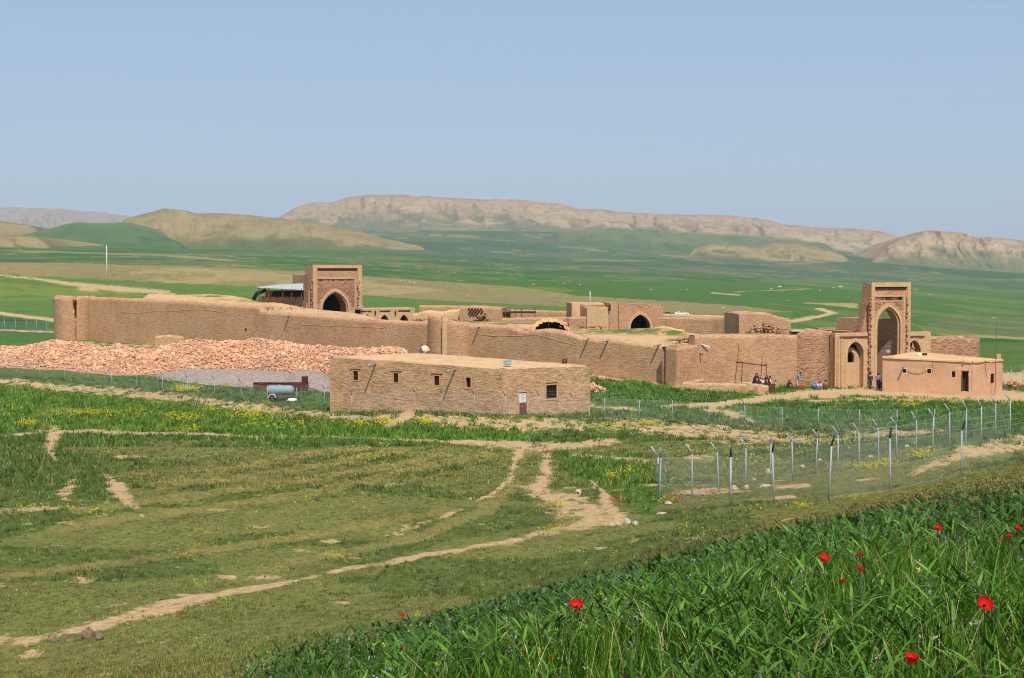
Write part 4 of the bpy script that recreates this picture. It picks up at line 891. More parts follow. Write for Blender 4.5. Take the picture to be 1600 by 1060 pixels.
fb = Frame(at(718, 231), (at(786, 229)[0] - at(718, 231)[0], -2.0))
for j in range(4):
    for i in range(5):
        s = fb.s_at(733 + i * 4.6 + (2.3 if j % 2 else 0)); z = zrow(483.5 + j * 3.3, 230); 
        m = MB(); ring = [fb.p(s + .17 * math.cos(2 * math.pi * q / 8), -.07, z + .17 * math.sin(2 * math.pi * q / 8)) for q in range(8)]; m.poly(ring)
        ring2 = [fb.p(s + .17 * math.cos(2 * math.pi * q / 8), .03, z + .17 * math.sin(2 * math.pi * q / 8)) for q in range(8)]
        for q in range(8): m.quad(ring[q], ring[(q + 1) % 8], ring2[(q + 1) % 8], ring2[q])
        m.build('lattice_opening', M_dark_shade, cv)
tag(scatter_bricks('collapsed_brickwork', lambda r: (lambda p, D: (at(p, D)[0], D, zrow(502, D) + abs(r.normal(0, .7)) * max(0, 1 - abs(p - 752) / 14)))(752 + r.normal(0, 6), 227.5 + r.normal(0, .8)), 130, M_loose2, cv, 15, (.12, .4)), kind='stuff')
block('court_wall', 784, 912, 487, 252, 247, 1.2, M_wallw, .04, 34, [(784, 484), (850, 486), (912, 488)])
block('court_wall', 784, 916, 497, 226, 224, 3, M_wallw, .06, 35, [(784, 498), (860, 496.5), (916, 496)])
m = MB(); a_ = at(784, 229); b_ = at(838, 229); m.box(((a_[0] + b_[0]) / 2, 232, zrow(488.8, 229)), (b_[0] - a_[0], 5, .18)); m.build('roof_shelter', M_dark_shade, cv)
for p in (790, 805, 815, 836): x, y = at(p, 229.3); m = MB(); m.box((x, y, zrow(490, 229)), (.12, .12, 1.6)); m.build('shelter_post', M_wood, cv)
# two-storey block with the dark arch
go = at(917, 224); fg = Frame(go, (1, .12)); g0 = 0; g1 = fg.s_at(951); g2 = fg.s_at(965.5); g3 = fg.s_at(1035); gq = lambda py, s: zrow(py, fg.D(s))
block('court_range', 900, 918, 474, 229, 226, 5, M_wallw, .1, 36, [(899, 474), (905, 474), (920, 478)])
arch_face('court_range', fg, g0, g1 + .05, 0, 0, [], M_pale, cv, depth=5, topf=lambda s: gq(481.5, 3) + .12 * math.sin(s * 2.2))
m = MB(); lbox(m, fg, g0 - 1.6, g1, 4, 9, 0, gq(474.5, 3)); m.build('court_range', M_sand, cv)
arch_face('court_range', fg, g1 + .06, g2, 0, gq(473.5, g1), [], M_wallw, cv, depth=6, d0=-.3)
m = MB(); lbox(m, fg, g1 - .05, g1 + .25, -.32, -.25, gq(486, g1), gq(476, g1)); m.build('wall_crack', M_dark_shade, cv)
gc = fg.s_at(999.5); gh = (fg.s_at(1015) - fg.s_at(984.5)) / 2
arch_face('vaulted_hall', fg, g2, g3, 0, 0, [(gc, gh, .5, gq(511, gc), gq(491.5, gc))], M_wallw, cv, depth=2.2, d0=-.6, topf=lambda s: gq(474, s) + .06 * math.sin(s * 1.7) - (.7 * max(0, s - g3 + .7)))
arch_band('arch_moulding', fg, gc, gh, .5, gq(511, gc), gq(491.5, gc), .38, M_pale, cv, proud=.1, d0=-.6)
m = MB(); lbox(m, fg, g2 + .1, g3 - .1, 8, 8.3, 0, gq(478, gc)); lbox(m, fg, gc - gh - .9, gc - gh - .3, 1.65, 8, 0, gq(480, gc)); lbox(m, fg, gc + gh + .3, gc + gh + .9, 1.65, 8, 0, gq(480, gc)); lbox(m, fg, g2 + .1, g3 - .1, 1.65, 8, gq(478, gc) + .01, gq(477, gc)); m.build('hall_interior', M_dark_shade, cv)
wall_mesh('garden_mound', [(at(1015, 216)[0], 216, zrow(515, 216)), (at(1040, 216)[0], 216, zrow(511, 216)), (at(1070, 216)[0], 216, zrow(517, 216))], 4, M_sand, cv, rag=.1, seed=44, zbase=1, below=0)
block('court_wall', 1034, 1160, 493, 221, 214, 2.5, M_wallw, .03, 37, [(1034, 496.5), (1100, 497), (1160, 496)])
block('court_wall', 1034, 1160, 491, 236, 230, 1.0, M_pale, .03, 38, [(1034, 491), (1100, 493), (1160, 495.5)])
block('court_range', 1155, 1236, 490, 207, 209, 5, M_wallw, .14, 39, [(1155, 490.5), (1158, 488), (1195, 488.5), (1208, 491), (1218, 496), (1232, 498), (1236, 501)])
tag(scatter_bricks('collapsed_brickwork', lambda r: (lambda p, D: (at(p, D)[0], D, zrow(521, D) + abs(r.normal(0, .6)) * max(0, 1 - abs(p - 1195) / 40)))(1195 + r.normal(0, 14), 203.5 + r.normal(0, 1)), 200, M_loose2, cv, 17, (.12, .36)), kind='stuff')
# spouts of the long wall and the facade
nl = (-fl.i.x, -fl.i.y); nf = (-ff.i.x, -ff.i.y)
def wall_px(frame, px, py, off=0.0): s = frame.s_at(px); D = frame.D(s); p = frame.p(s, -off, 0); return (p[0], p[1], zrow(py, D))
for px, py, L in ((452, 493, .9), (749, 511, .85), (919, 530, .85), (950, 532, .85), (1030, 539, .85)): spout(wall_px(fl, px, py), nl, L, cv)
for px, py in ((1094, 553),): spout(wall_px(ff, px, py), nf, .7, cv, M_wood, .07)
x, y = at(887, 197); m = MB(); m.tube([(x, y, zrow(499, 197)), (x + .15, y, zrow(511, 197))], .05, 5); m.tube([(x - .3, y, zrow(498, 197)), (x + .2, y, zrow(499, 197))], .05, 5); m.build('lamp_bracket', M_rust, cv)
x, y = at(1245, 182.5); m = MB(); m.box((x, y, zrow(517.5, 182)), (1.5, .9, .12), .2); m.build('roof_sheet', M_sheet, cv)
m = MB(); m.box((x - .2, y - .1, zrow(519.5, 182)), (.6, .4, .3), .2); m.build('roof_timber', M_black, cv)
m = MB(); p = wall_px(ff, 1101, 540, .25); m.box(p, (1.0, .1, .12), 0, Matrix.Rotation(.35, 3, 'Y')); m.build('marble_slab', M_white, cv)
done(cv)

# canopy left of the rear iwan
cp = empty('shed', (*at(437, 247), 6.0), 0, 'pale metal canopy on thin posts with dark ramp beside the rear iwan', 'shed')
zc = lambda py, D=245: zrow(py, D)
m = MB(); a = at(403, 241); b = at(474, 241); a2 = at(440, 250); b2 = at(474, 250)
P0, P1, P2, P3 = (a[0], 241, zc(448.5, 241)), (b[0], 241, zc(452, 241)), (b2[0], 250, zc(443, 250)), (a2[0], 250, zc(444.5, 250))
m.quad(P0, P1, P2, P3); m.quad(*[(p[0], p[1], p[2] - .12) for p in (P0, P1, P2, P3)])
for p, q in ((P0, P1), (P1, P2), (P2, P3), (P3, P0)): m.quad(p, q, (q[0], q[1], q[2] - .12), (p[0], p[1], p[2] - .12))
m.build('canopy_roof', M_sheet, cp)
for px in (405, 420, 442, 456, 471): x, y = at(px, 241.4); m = MB(); m.box((x, y, (zc(451) + zc(468)) / 2), (.13, .13, zc(449) - zc(468))); m.build('post', M_wood, cp)
for px in (438, 447, 456): x, y = at(px, 241.2); m = MB(); m.box((x, y, zc(449.5)), (.06, .06, .7)); m.build('roof_rail', M_steel, cp)
m = MB(); a = at(396, 243.5); b = at(416, 243.5); m.tube([(a[0], 243.5, zc(468)), ((a[0] + b[0]) / 2 - .5, 243.5, zc(459)), (b[0], 243.5, zc(453))], [.35, .35, .3], 6); m.build('stair', M_black, cp)
m = MB(); a = at(414, 247); b = at(473, 247); m.box(((a[0] + b[0]) / 2, 248, (zc(456) + zc(468)) / 2), (b[0] - a[0], 1, zc(453) - zc(468))); m.build('shaded_store', M_dark_shade, cp)
m = MB(); a = at(408, 243); b = at(473, 243); m.box(((a[0] + b[0]) / 2, 243, (zc(464) + zc(476)) / 2), (b[0] - a[0], .5, zc(464) - zc(476))); m.build('base_wall', M_loose if 0 else M_wallw, cp)
m = MB(); m.box(((a[0] + b[0]) / 2, 242.6, zc(463.5)), (b[0] - a[0], .06, .08))
for px in range(412, 472, 10): x, y = at(px, 242.6); m.box((x, y, zc(466)), (.06, .06, .6))
m.build('railing', M_rust, cp); done(cp)
# ------------------------------------------------------------------ flat-roofed house in front
def opening_wall(name, A, B, zb, ztA, ztB, holes, mat, parent, th=.45, rag=.05, seed=1, row=.25, roundtop=.1):
    """wall from A to B (left to right seen from outside) with rectangular holes (s0, s1, z0, z1) that go through"""
    fr = Frame(A, (B[0] - A[0], B[1] - A[1])); L = (V2(B) - V2(A)).length
    xs = {0.0, L}; zs = {zb}
    for i in range(int(L / .3) + 1): xs.add(L * i / (int(L / .3) + 1))
    zmin = min(ztA, ztB) - .3
    for i in range(int((zmin - zb) / row) + 1): zs.add(zb + row * i)
    zs.add(zmin)
    for a, b, c, d in holes:
        xs = {x for x in xs if not (a - .08 < x < b + .08) or x in ()} | {a, b}; zs = {z for z in zs if not (c - .08 < z < d + .08)} | {c, d}
        if b - a > .5: xs |= {a + (b - a) / 2}
    for a, b, c, d in holes: xs |= {a, b}; zs |= {c, d}
    xs = sorted(xs); zs = sorted(zs); m = MB()
    inh = lambda x, z: any(a < x < b and c < z < d for a, b, c, d in holes)
    def wv(s, z): 
        if any(a - .05 <= s <= b + .05 and c - .05 <= z <= d + .05 for a, b, c, d in holes): return 0.0
        return float((fbm(np.array([s / 1.6]), np.array([z / 1.2]), seed, 4)[0] - .5) * .16)
    memo = {}
    def P(s, z):
        if (s, z) not in memo: memo[(s, z)] = fr.p(s, wv(s, z), z)
        return memo[(s, z)]
    for a, b in zip(xs, xs[1:]):
        for c, d in zip(zs, zs[1:]):
            if inh((a + b) / 2, (c + d) / 2): continue
            m.quad(P(a, c), P(b, c), P(b, d), P(a, d), uv=[(a, c), (b, c), (b, d), (a, d)])
        t = lambda s: ztA + (ztB - ztA) * s / L + float((fbm(np.array([s / 1.5]), np.array([seed * 1.0]), seed + 2, 3)[0] - .5) * 2 * rag)
        pz = zs[-1]
        m.quad(P(a, pz), P(b, pz), fr.p(b, .0, t(b) - roundtop), fr.p(a, .0, t(a) - roundtop), uv=[(a, pz), (b, pz), (b, t(b)), (a, t(a))])
        m.quad(fr.p(a, .0, t(a) - roundtop), fr.p(b, .0, t(b) - roundtop), fr.p(b, .12, t(b)), fr.p(a, .12, t(a)))
        m.quad(fr.p(a, .12, t(a)), fr.p(b, .12, t(b)), fr.p(b, th, t(b) - .02), fr.p(a, th, t(a) - .02))
    for a, b, c, d in holes:
        for (p, q) in (((a, c), (a, d)), ((a, d), (b, d)), ((b, d), (b, c)), ((b, c), (a, c))):
            m.quad(fr.p(p[0], 0, p[1]), fr.p(q[0], 0, q[1]), fr.p(q[0], th, q[1]), fr.p(p[0], th, p[1]))
    o = m.build(name, mat, parent); return o, fr

def window(fr, s0, s1, z0, z1, parent, bars=3, hb=2, d=.1, frame=M_darkwood, surround=M_plaster, sw=.12, proud=.03):
    """surround trim, frame, bars, pane"""
    m = MB()
    for a, b, c, e in ((s0 - sw, s0, z0 - sw, z1 + sw), (s1, s1 + sw, z0 - sw, z1 + sw), (s0, s1, z0 - sw, z0), (s0, s1, z1, z1 + sw)): lbox(m, fr, a, b, -proud, .04, c, e)
    w = m.build('window', surround, parent)
    m = MB(); lbox(m, fr, s0, s1, d + .12, d + .15, z0, z1); m.build('pane', M_glass, w)
    m = MB(); t = .06
    for a, b, c, e in ((s0, s0 + t, z0, z1), (s1 - t, s1, z0, z1), (s0 + t, s1 - t, z0, z0 + t), (s0 + t, s1 - t, z1 - t, z1)): lbox(m, fr, a, b, d, d + .1, c, e)
    m.build('frame', frame, w)
    m = MB()
    for i in range(bars): x = s0 + (s1 - s0) * (i + 1) / (bars + 1); lbox(m, fr, x - .015, x + .015, d - .03, d - .005, z0 + t, z1 - t)
    for i in range(hb): z = z0 + (z1 - z0) * (i + 1) / (hb + 1); lbox(m, fr, s0 + t, s1 - t, d - .03, d - .005, z - .012, z + .012)
    m.build('bars', frame, w); return w

hL, hC, hR, hB = at(515, 152), at(785, 139), at(922.5, 147), (-9.7, 160.5)
house = empty('mud_brick_house', (*hC, -.4), 0, 'flat-roofed mud-brick house with red door and small barred windows in front of the long wall', 'house')
fH = Frame(hL, (hC[0] - hL[0], hC[1] - hL[1])); hz = lambda fr, py, s: zrow(py, fr.D(s))
def hrect(fr, p0, p1, y0, y1): a, b = fr.s_at(p0), fr.s_at(p1); s = (a + b) / 2; return (a, b, hz(fr, y1, s), hz(fr, y0, s))
W1 = [hrect(fH, 551.5, 559, 580, 594.5), hrect(fH, 614.3, 622, 583.5, 598), hrect(fH, 678, 686.2, 587.5, 602.5)]; W1b = hrect(fH, 727.5, 735.5, 590.5, 606)
opening_wall('wall', hL, hC, -2.4, zrow(557, 152), zrow(576, 139), W1 + [W1b], M_mud, house, seed=61)
fR = Frame(hC, (hR[0] - hC[0], hR[1] - hC[1])); W2 = hrect(fR, 853.5, 870, 602, 623); DR = hrect(fR, 811.2, 823, 613.5, 648.5)
opening_wall('wall', hC, hR, -2.4, zrow(576, 139), zrow(571, 147), [W2, DR], M_mud, house, seed=62)
opening_wall('wall', hR, hB, -2.4, zrow(571, 147), 4.2, [], M_mud, house, seed=63)
opening_wall('wall', hB, hL, -2.4, 4.2, zrow(557, 152), [], M_mud, house, seed=64)
for r_ in W1: window(fH, *r_, house, 2, 3, .08, sw=.08, proud=.025)
window(fH, *W1b, house, 1, 1, .2, sw=.14, proud=.035)
window(fR, *W2, house, 4, 0, .05, sw=.16, proud=.03)
# lintels over the small windows
for r_ in W1: m = MB(); lbox(m, fH, r_[0] - .35, r_[1] + .35, -.05, .02, r_[3] + .14, r_[3] + .2); m.build('lintel', M_wood, house)
m = MB(); lbox(m, fR, W2[0] - .05, W2[1] + .05, -.06, .0, W2[3] + .165, W2[3] + .23); m.build('lintel', M_wood, house)
# door: red metal leaf with a white notice on its upper half
a, b, c, d = DR
m = MB(); lbox(m, fR, a - .12, a, -.03, .05, c, d + .1); lbox(m, fR, b, b + .12, -.03, .05, c, d + .1); lbox(m, fR, a, b, -.03, .05, d, d + .1); fr_o = m.build('door_frame', M_plaster, house)
m = MB(); lbox(m, fR, a + .02, b - .02, .05, .1, c, c + (d - c) * .52); lbox(m, fR, a + .02, b - .02, .05, .1, c + (d - c) * .52 + .003, d - .02)
lbox(m, fR, a + .05, b - .05, .035, .05, c + .3, c + .36); dr = m.build('door', M_redpaint, house)
nz0, nz1 = c + (d - c) * .54, d - .1
m = MB(); lbox(m, fR, a + .04, b - .04, .02, .045, nz0, nz1); sg = m.build('notice_board', M_white, dr)
k = NB('notice_ink'); k.color(lin(60, 74, 84)); 
m = MB(); rr = random.Random(4); W_ = b - a - .16
for j, (zz, w0, w1, th_) in enumerate(((.86, .25, .8, .06), (.70, .15, .88, .05), (.52, .3, .95, .045), (.36, .2, .8, .045), (.18, .35, .7, .04))):
    x = a + .08 + W_ * w1
    while x > a + .08 + W_ * w0:
        w = rr.uniform(.03, .09); z = nz0 + (nz1 - nz0) * zz
        # cursive right-to-left strokes with dots, as on the notice
        lbox(m, fR, x - w, x, .012, .018, z, z + th_ * .35)
        if rr.random() < .5: lbox(m, fR, x - .018, x, .012, .018, z + .01, z + th_)
        if rr.random() < .5: lbox(m, fR, x - w * .5 - .012, x - w * .5 + .01, .012, .018, z - .04, z - .022)
        x -= w + rr.uniform(0, .025)
nw = m.build('notice_writing', k.m, dr); nw['kind'] = 'stuff'
m = MB(); lbox(m, fR, b - .14, b - .10, .0, .05, c + 1.0, c + 1.14); m.build('handle', M_steel, dr)
# roof: earth, slightly domed
nu, nv = 36, 22; V = []
cor = [Vector((*hL, zrow(557, 152))), Vector((*hC, zrow(576, 139))), Vector((*hR, zrow(571, 147))), Vector((*hB, 4.2))]
ctr = sum(cor, Vector()) / 4; cor = [p + (ctr - p).to_2d().normalized().to_3d() * .25 - Vector((0, 0, .03)) for p in cor]
for j in range(nv + 1):
    for i in range(nu + 1):
        u, v = i / nu, j / nv; p = (cor[0] * (1 - u) + cor[1] * u) * (1 - v) + (cor[3] * (1 - u) + cor[2] * u) * v
        p.z += .16 * (math.sin(math.pi * u) * math.sin(math.pi * v)) ** .6 + float(fbm(np.array([p.x / 2.0]), np.array([p.y / 2.0]), 66)[0] - .5) * .14 * math.sin(math.pi * u) * math.sin(math.pi * v) ; V.append(tuple(p))
np_mesh('roof', V, grid_faces(nv + 1, nu + 1), M_sand, smooth=True, parent=house)
nH = (-fH.i.x, -fH.i.y)
def spout2(fr, px, py, L, parent):
    s = fr.s_at(px); p = fr.p(s, 0, zrow(py, fr.D(s))); spout(p, (-fr.i.x, -fr.i.y), L, parent, M_zinc, .10)
spout2(fH, 587, 568.5, 1.25, house); spout2(fH, 711, 577.5, 1.25, house)
done(house)
x, y = at(793, 141.5); m = MB(); z0 = zrow(571.5, 141.5)
m.box((x, y, z0 + .22), (.68, .4, .44), .1); m.box((x, y - .21, z0 + .24), (.5, .03, .28), .1); m.box((x, y, z0 + .46), (.72, .44, .05), .1)
o = m.build('equipment_box', cloth('blue_grey_box', (140, 160, 166)), None); tag(o, 'small blue-grey metal box on the front edge of the mud-brick house roof', 'metal box')
ch = empty('flue_pipe', (*at(882.5, 148.5), zrow(569.5, 148.5)), 0, 'short rusty double flue on the right end of the mud-brick house roof', 'flue')
m = MB(); m.tube([(-.14, 0, 0), (-.14, 0, .42), (-.14, 0, .5)], [.09, .09, .16], 8); m.build('flue', M_rust, ch)
m = MB(); m.tube([(.14, 0, 0), (.14, 0, .42), (.14, 0, .5)], [.09, .09, .16], 8); m.build('flue', M_rust, ch)
m = MB(); m.box((0, 0, .05), (.45, .25, .12)); m.build('flue_base', M_rust, ch)
# bundle lying on the far edge of the roof
def lump(name, c, r, mat, seed=1, sub=3, rough=.25, flat=1.0, parent=None):
    bm = bmesh.new(); bmesh.ops.create_icosphere(bm, subdivisions=sub, radius=1.0)
    for v in bm.verts:
        p = v.co; n = fbm(np.array([p.x * 1.7 + seed * 7 + p.z]), np.array([p.y * 1.7 + seed * 3 - p.z]), seed, 4)[0] - .5
        v.co = Vector((p.x * r[0], p.y * r[1], p.z * r[2] * flat)) * (1 + n * 2 * rough)
    me = bpy.data.meshes.new(name); bm.to_mesh(me); bm.free(); me.materials.append(mat)
    o = bpy.data.objects.new(name, me); COL.objects.link(o); o.location = c; o.parent = parent; return o
bd = empty('cloth_bundle', (*at(663, 160), 4.3), 0, 'blue and cream cloth bundle by the foot of the middle tower, behind the house roof', 'bundle')
lump('sacking', (.1, 0, .3), (.45, .3, .38), cloth('cream_cloth', (214, 190, 168)), 4, rough=.35, parent=bd)
lump('blue_cloth', (-.28, -.05, .2), (.24, .22, .3), cloth('slate_cloth', (80, 96, 116)), 5, rough=.3, parent=bd)

# ------------------------------------------------------------------ plastered guard house on the right
gL, gC, gR, gB = at(1380, 176), at(1520, 172), at(1568, 177), (47.6, 181.6)
gh_ = empty('plastered_guardhouse', (*gC, -1.0), 0, 'low smooth mud-plastered building with dark doorway in front of the entrance portal', 'building')
f1 = Frame(gL, (gC[0] - gL[0], gC[1] - gL[1])); f2 = Frame(gC, (gR[0] - gC[0], gR[1] - gC[1]))
w1, w2, w3 = hrect(f1, 1411.5, 1417, 577, 583), hrect(f1, 1450, 1456, 577, 584), hrect(f1, 1488.5, 1494.5, 580.5, 590)
dd = hrect(f1, 1504.7, 1514, 581, 612.2); vn = hrect(f1, 1503.5, 1506.5, 571, 572.6); w4 = hrect(f2, 1549.5, 1554.5, 584.5, 598.5)
opening_wall('wall', gL, gC, -2.6, zrow(557.5, 176), zrow(565, 172), [w1, w2, w3, dd], M_plaster, gh_, seed=71, rag=.02)
opening_wall('wall', gC, gR, -2.6, zrow(565, 172), zrow(562, 177), [w4], M_plaster, gh_, seed=72, rag=.02)
opening_wall('wall', gR, gB, -2.6, zrow(562, 177), 3.2, [], M_plaster, gh_, seed=73, rag=.03)
opening_wall('wall', gB, gL, -2.6, 3.2, zrow(557.5, 176), [], M_plaster, gh_, seed=74, rag=.03)
M_cream = simple('cream_surround', lin(214, 176, 140), .9, .05, 2)
for r_ in (w1, w2, w3): window(f1, *r_, gh_, 2, 1, .12, surround=M_cream, sw=.14, proud=.02)
window(f2, *w4, gh_, 2, 2, .05, surround=M_rust, sw=.03, proud=.02)
m = MB(); a, b, c, d = dd; lbox(m, f1, a, b, .42, .46, c, d); do = m.build('doorway', M_dark_shade, gh_)
m = MB(); lbox(m, f1, a - .1, a, -.02, .3, c, d); lbox(m, f1, b, b + .1, -.02, .3, c, d); lbox(m, f1, a - .14, b + .14, -.04, .3, d, d + .1); m.build('door_frame', M_wood, gh_)
m = MB(); lbox(m, f1, vn[0], vn[1], -.03, .0, vn[2], vn[3]); m.build('vent', M_dark_shade, gh_)
m = MB()
for fr_, pA, pB, yA, yB in ((f1, 1380, 1520, 560, 567.3), (f2, 1520, 1568, 567.3, 564.5)):
    s0, s1 = fr_.s_at(pA), fr_.s_at(pB); n = 12
    for i in range(n):
        a_, b_ = s0 + (s1 - s0) * i / n, s0 + (s1 - s0) * (i + 1) / n; ya, yb_ = yA + (yB - yA) * i / n, yA + (yB - yA) * (i + 1) / n
        z = [zrow(q, fr_.D(w)) for q, w in ((ya, a_), (yb_, b_))]
        m.quad(fr_.p(a_, -.12, z[0]), fr_.p(b_, -.12, z[1]), fr_.p(b_, -.10, z[1] + .17), fr_.p(a_, -.10, z[0] + .17)); m.quad(fr_.p(a_, -.10, z[0] + .17), fr_.p(b_, -.10, z[1] + .17), fr_.p(b_, .1, z[1] + .22), fr_.p(a_, .1, z[0] + .22)); m.quad(fr_.p(a_, -.12, z[0]), fr_.p(b_, -.12, z[1]), fr_.p(b_, .02, z[1]), fr_.p(a_, .02, z[0]))
m.build('eaves', M_sand, gh_)
V = []; cor = [Vector((*gL, zrow(557.5, 176))), Vector((*gC, zrow(565, 172))), Vector((*gR, zrow(562, 177))), Vector((*gB, 3.2))]
ctr = sum(cor, Vector()) / 4; cor = [p + (ctr - p).to_2d().normalized().to_3d() * .2 - Vector((0, 0, .02)) for p in cor]
for j in range(17):
    for i in range(25):
        u, v = i / 24, j / 16; p = (cor[0] * (1 - u) + cor[1] * u) * (1 - v) + (cor[3] * (1 - u) + cor[2] * u) * v
        p.z += .12 * (math.sin(math.pi * u) * math.sin(math.pi * v)) ** .6; V.append(tuple(p))
np_mesh('roof', V, grid_faces(17, 25), M_sand, smooth=True, parent=gh_)
spout2(f1, 1413.5, 572, .9, gh_)
s = f2.s_at(1539); spout(f2.p(s, 0, zrow(564, f2.D(s))), (-f2.i.x, -f2.i.y), 1.0, gh_, M_sand, .09)
m = MB()
pts = []
for i in range(15):
    t = i / 14; px = 1418 + 32 * t; py = 580 + 4.5 * math.sin(math.pi * t); s = f1.s_at(px); pts.append(f1.p(s, -.06, zrow(py, f1.D(s))))
m.tube(pts, .02, 4)
s = f1.s_at(1458); m.tube([f1.p(s, -.05, zrow(561, 174)), f1.p(s, -.05, zrow(584, 174))], .02, 4)
m.build('cable', M_black, gh_)
x, y = at(1561, 178.5); m = MB(); m.box((x, y, zrow(559, 178)), (.5, .4, .75)); m.build('chimney', M_plaster, gh_)
done(gh_)
x, y = at(1443.5, 176.5); m = MB(); m.box((x - .2, y, zrow(557, 176) + .35), (.46, .3, .3), .05); m.box((x + .35, y, zrow(557, 176) + .33), (.3, .3, .26), .05); m.box((x - .6, y, zrow(557, 176) + .33), (.4, .25, .22), 0)
o = m.build('roof_boxes', M_white, None); 
for f_ in (): pass
bpy.data.objects.remove(o)
rb = empty('floodlight', (x, y, zrow(556.5, 176)), 0, 'twin dark floodlights with white housing on the guardhouse roof', 'floodlight')
m = MB(); m.box((-.45, 0, .16), (.5, .25, .26)); m.build('housing', M_white, rb)
for q in (0, .3): m = MB(); m.box((q, -.05, .17), (.24, .2, .24)); m.build('lamp_head', M_black, rb)
tk = empty('water_tank', (*at(1388, 179.5), 3.1), 0, 'small blue-grey round tank on the left end of the guardhouse roof', 'tank')
m = MB(); m.lathe((0, 0, 0), [(0, 0), (.28, 0), (.3, .05), (.3, .28), (.2, .4), (0, .43)], 14); m.build('tank_body', M_bluegrey, tk)
m = MB(); m.lathe((0, 0, .42), [(0, 0), (.09, 0), (.09, .06), (0, .07)], 10); m.build('lid', M_black, tk)
gp = empty('lamp_post', (*at(1556.5, 174.5), -1.3), 0, 'tall thin rusty lamp post standing at the right end of the guardhouse', 'lamp post')
m = MB(); Dp = 174.5; zt_ = zrow(497, Dp) + 1.3; m.tube([(0, 0, -.4), (.06, 0, zt_ * .5), (.1, 0, zt_)], [.036, .03, .022], 8); m.build('pole', M_rust, gp)
m = MB(); m.tube([(.1, 0, zt_ - .05), (-.2, 0, zt_ + .05)], .025, 6); m.box((-.3, 0, zt_ + .03), (.3, .14, .07)); m.build('lamp_head', M_steel, gp)
m = MB(); m.box((.0, 0, .0), (.3, .3, .2)); m.build('base_block', M_stone, gp)

# low stub wall, low enclosure
def lowwall(name, pts, th, label, cat, mat=M_mud, seed=1, rag=.05):
    root = None; P = [(at(px, D)[0], D, zrow(py, D)) for px, py, D in pts]
    o = wall_mesh(name, P, th, mat, None, below=.8, rag=rag, seed=seed, levels=8); return tag(o, label, cat)
lowwall('stub_wall', [(242, 526, 236), (262, 523.5, 236), (287, 527, 237)], 2.0, 'short square mud-brick stub wall standing behind the brick rubble heap', 'wall', seed=81)
# enclosure: D from the terrain
def Dg(px, py): return hit(px, py, 100, 400)[1]
en = empty('courtyard_enclosure', (*at(1140, 170), -.6), 0, 'low mud-brick enclosure wall with a gap in front of the facade', 'low wall')
def enc(pts, th, mat=M_mud, seed=1):
    P = [(at(px, D)[0], D, zrow(py, D)) for px, py, D in pts]; wall_mesh('low_wall', P, th, mat, en, below=.9, rag=.04, seed=seed, levels=8)
e0 = Dg(1067, 609); e1 = Dg(1150, 614)
enc([(1067, 599, e0), (1157, 601, e1)], .5, seed=83); enc([(1157.2, 601, e1), (1166.5, 602, e1 - .5)], .6, M_plaster, seed=84)
enc([(1178.5, 601, e1 - .3), (1185, 603, e1 - .7)], .6, M_plaster, seed=85); enc([(1185.2, 603, e1 - .6), (1202, 603, e1 + 1)], .5, seed=86)
enc([(1068, 599, e0), (1105, 592.5, e0 + 7)], .4, seed=87)
m = MB(); a = at(1150, e1 + 2.2); b = at(1200, e1 + 2.6)
m.quad((a[0], a[1], zrow(599.8, e1 + 2.2)), (b[0], b[1], zrow(600.3, e1 + 2.6)), (b[0] + .3, b[1] + 4, zrow(598, e1 + 6)), (a[0] - .2, a[1] + 4, zrow(597, e1 + 6))); m.quad((a[0], a[1], zrow(599.8, e1 + 2.2) - 1), (b[0], b[1], zrow(600.3, e1 + 2.6) - 1), (b[0], b[1], zrow(600.3, e1 + 2.6)), (a[0], a[1], zrow(599.8, e1 + 2.2)))
m.build('platform', M_sand, en); done(en)
ob = empty('rusty_barrel', hit(1206.5, 614), .2, 'upright rusty box barrel at the right end of the low enclosure wall', 'barrel')
m = MB(); m.box((0, 0, .45), (.7, .55, .95)); m.box((0, 0, .95), (.74, .6, .05)); m.build('barrel_body', M_rust, ob)
m = MB(); m.box((-.1, -.29, .45), (.05, .03, .85)); m.box((.2, -.29, .45), (.05, .03, .85)); m.build('rib', M_darkwood, ob)
# pergola of poles
pg = empty('pole_frame', (*at(1175, 174), -.6), 0, 'rough wooden pole frame standing against the brick facade', 'pole frame')
Dp = 174.0
def pole(p0, y0, p1, y1, r, D0=Dp, D1=Dp, nm='pole'):
    m = MB(); a = at(p0, D0); b = at(p1, D1); m.tube([(a[0], D0, zrow(y0, D0)), ((a[0] + b[0]) / 2 + .02, (D0 + D1) / 2, zrow((y0 + y1) / 2, Dp)), (b[0], D1, zrow(y1, D1))], r, 6); m.build(nm, M_wood, pg)
pole(1148.7, 600, 1155, 540, .035); pole(1159, 600, 1161, 566, .045); pole(1189, 600, 1191.5, 553, .035); pole(1197, 600, 1198.5, 571, .04)
pole(1151, 566, 1199, 572, .07, Dp - .1, Dp - .1, 'beam'); pole(1151.5, 567.5, 1160, 566, .05, Dp - .1, Dp + 1, 'beam'); pole(1148, 598.5, 1170, 600, .07, Dp - .3, Dp - .3, 'beam'); pole(1190, 571.5, 1199, 570, .05, Dp - .1, Dp + 1, 'beam')
done(pg)
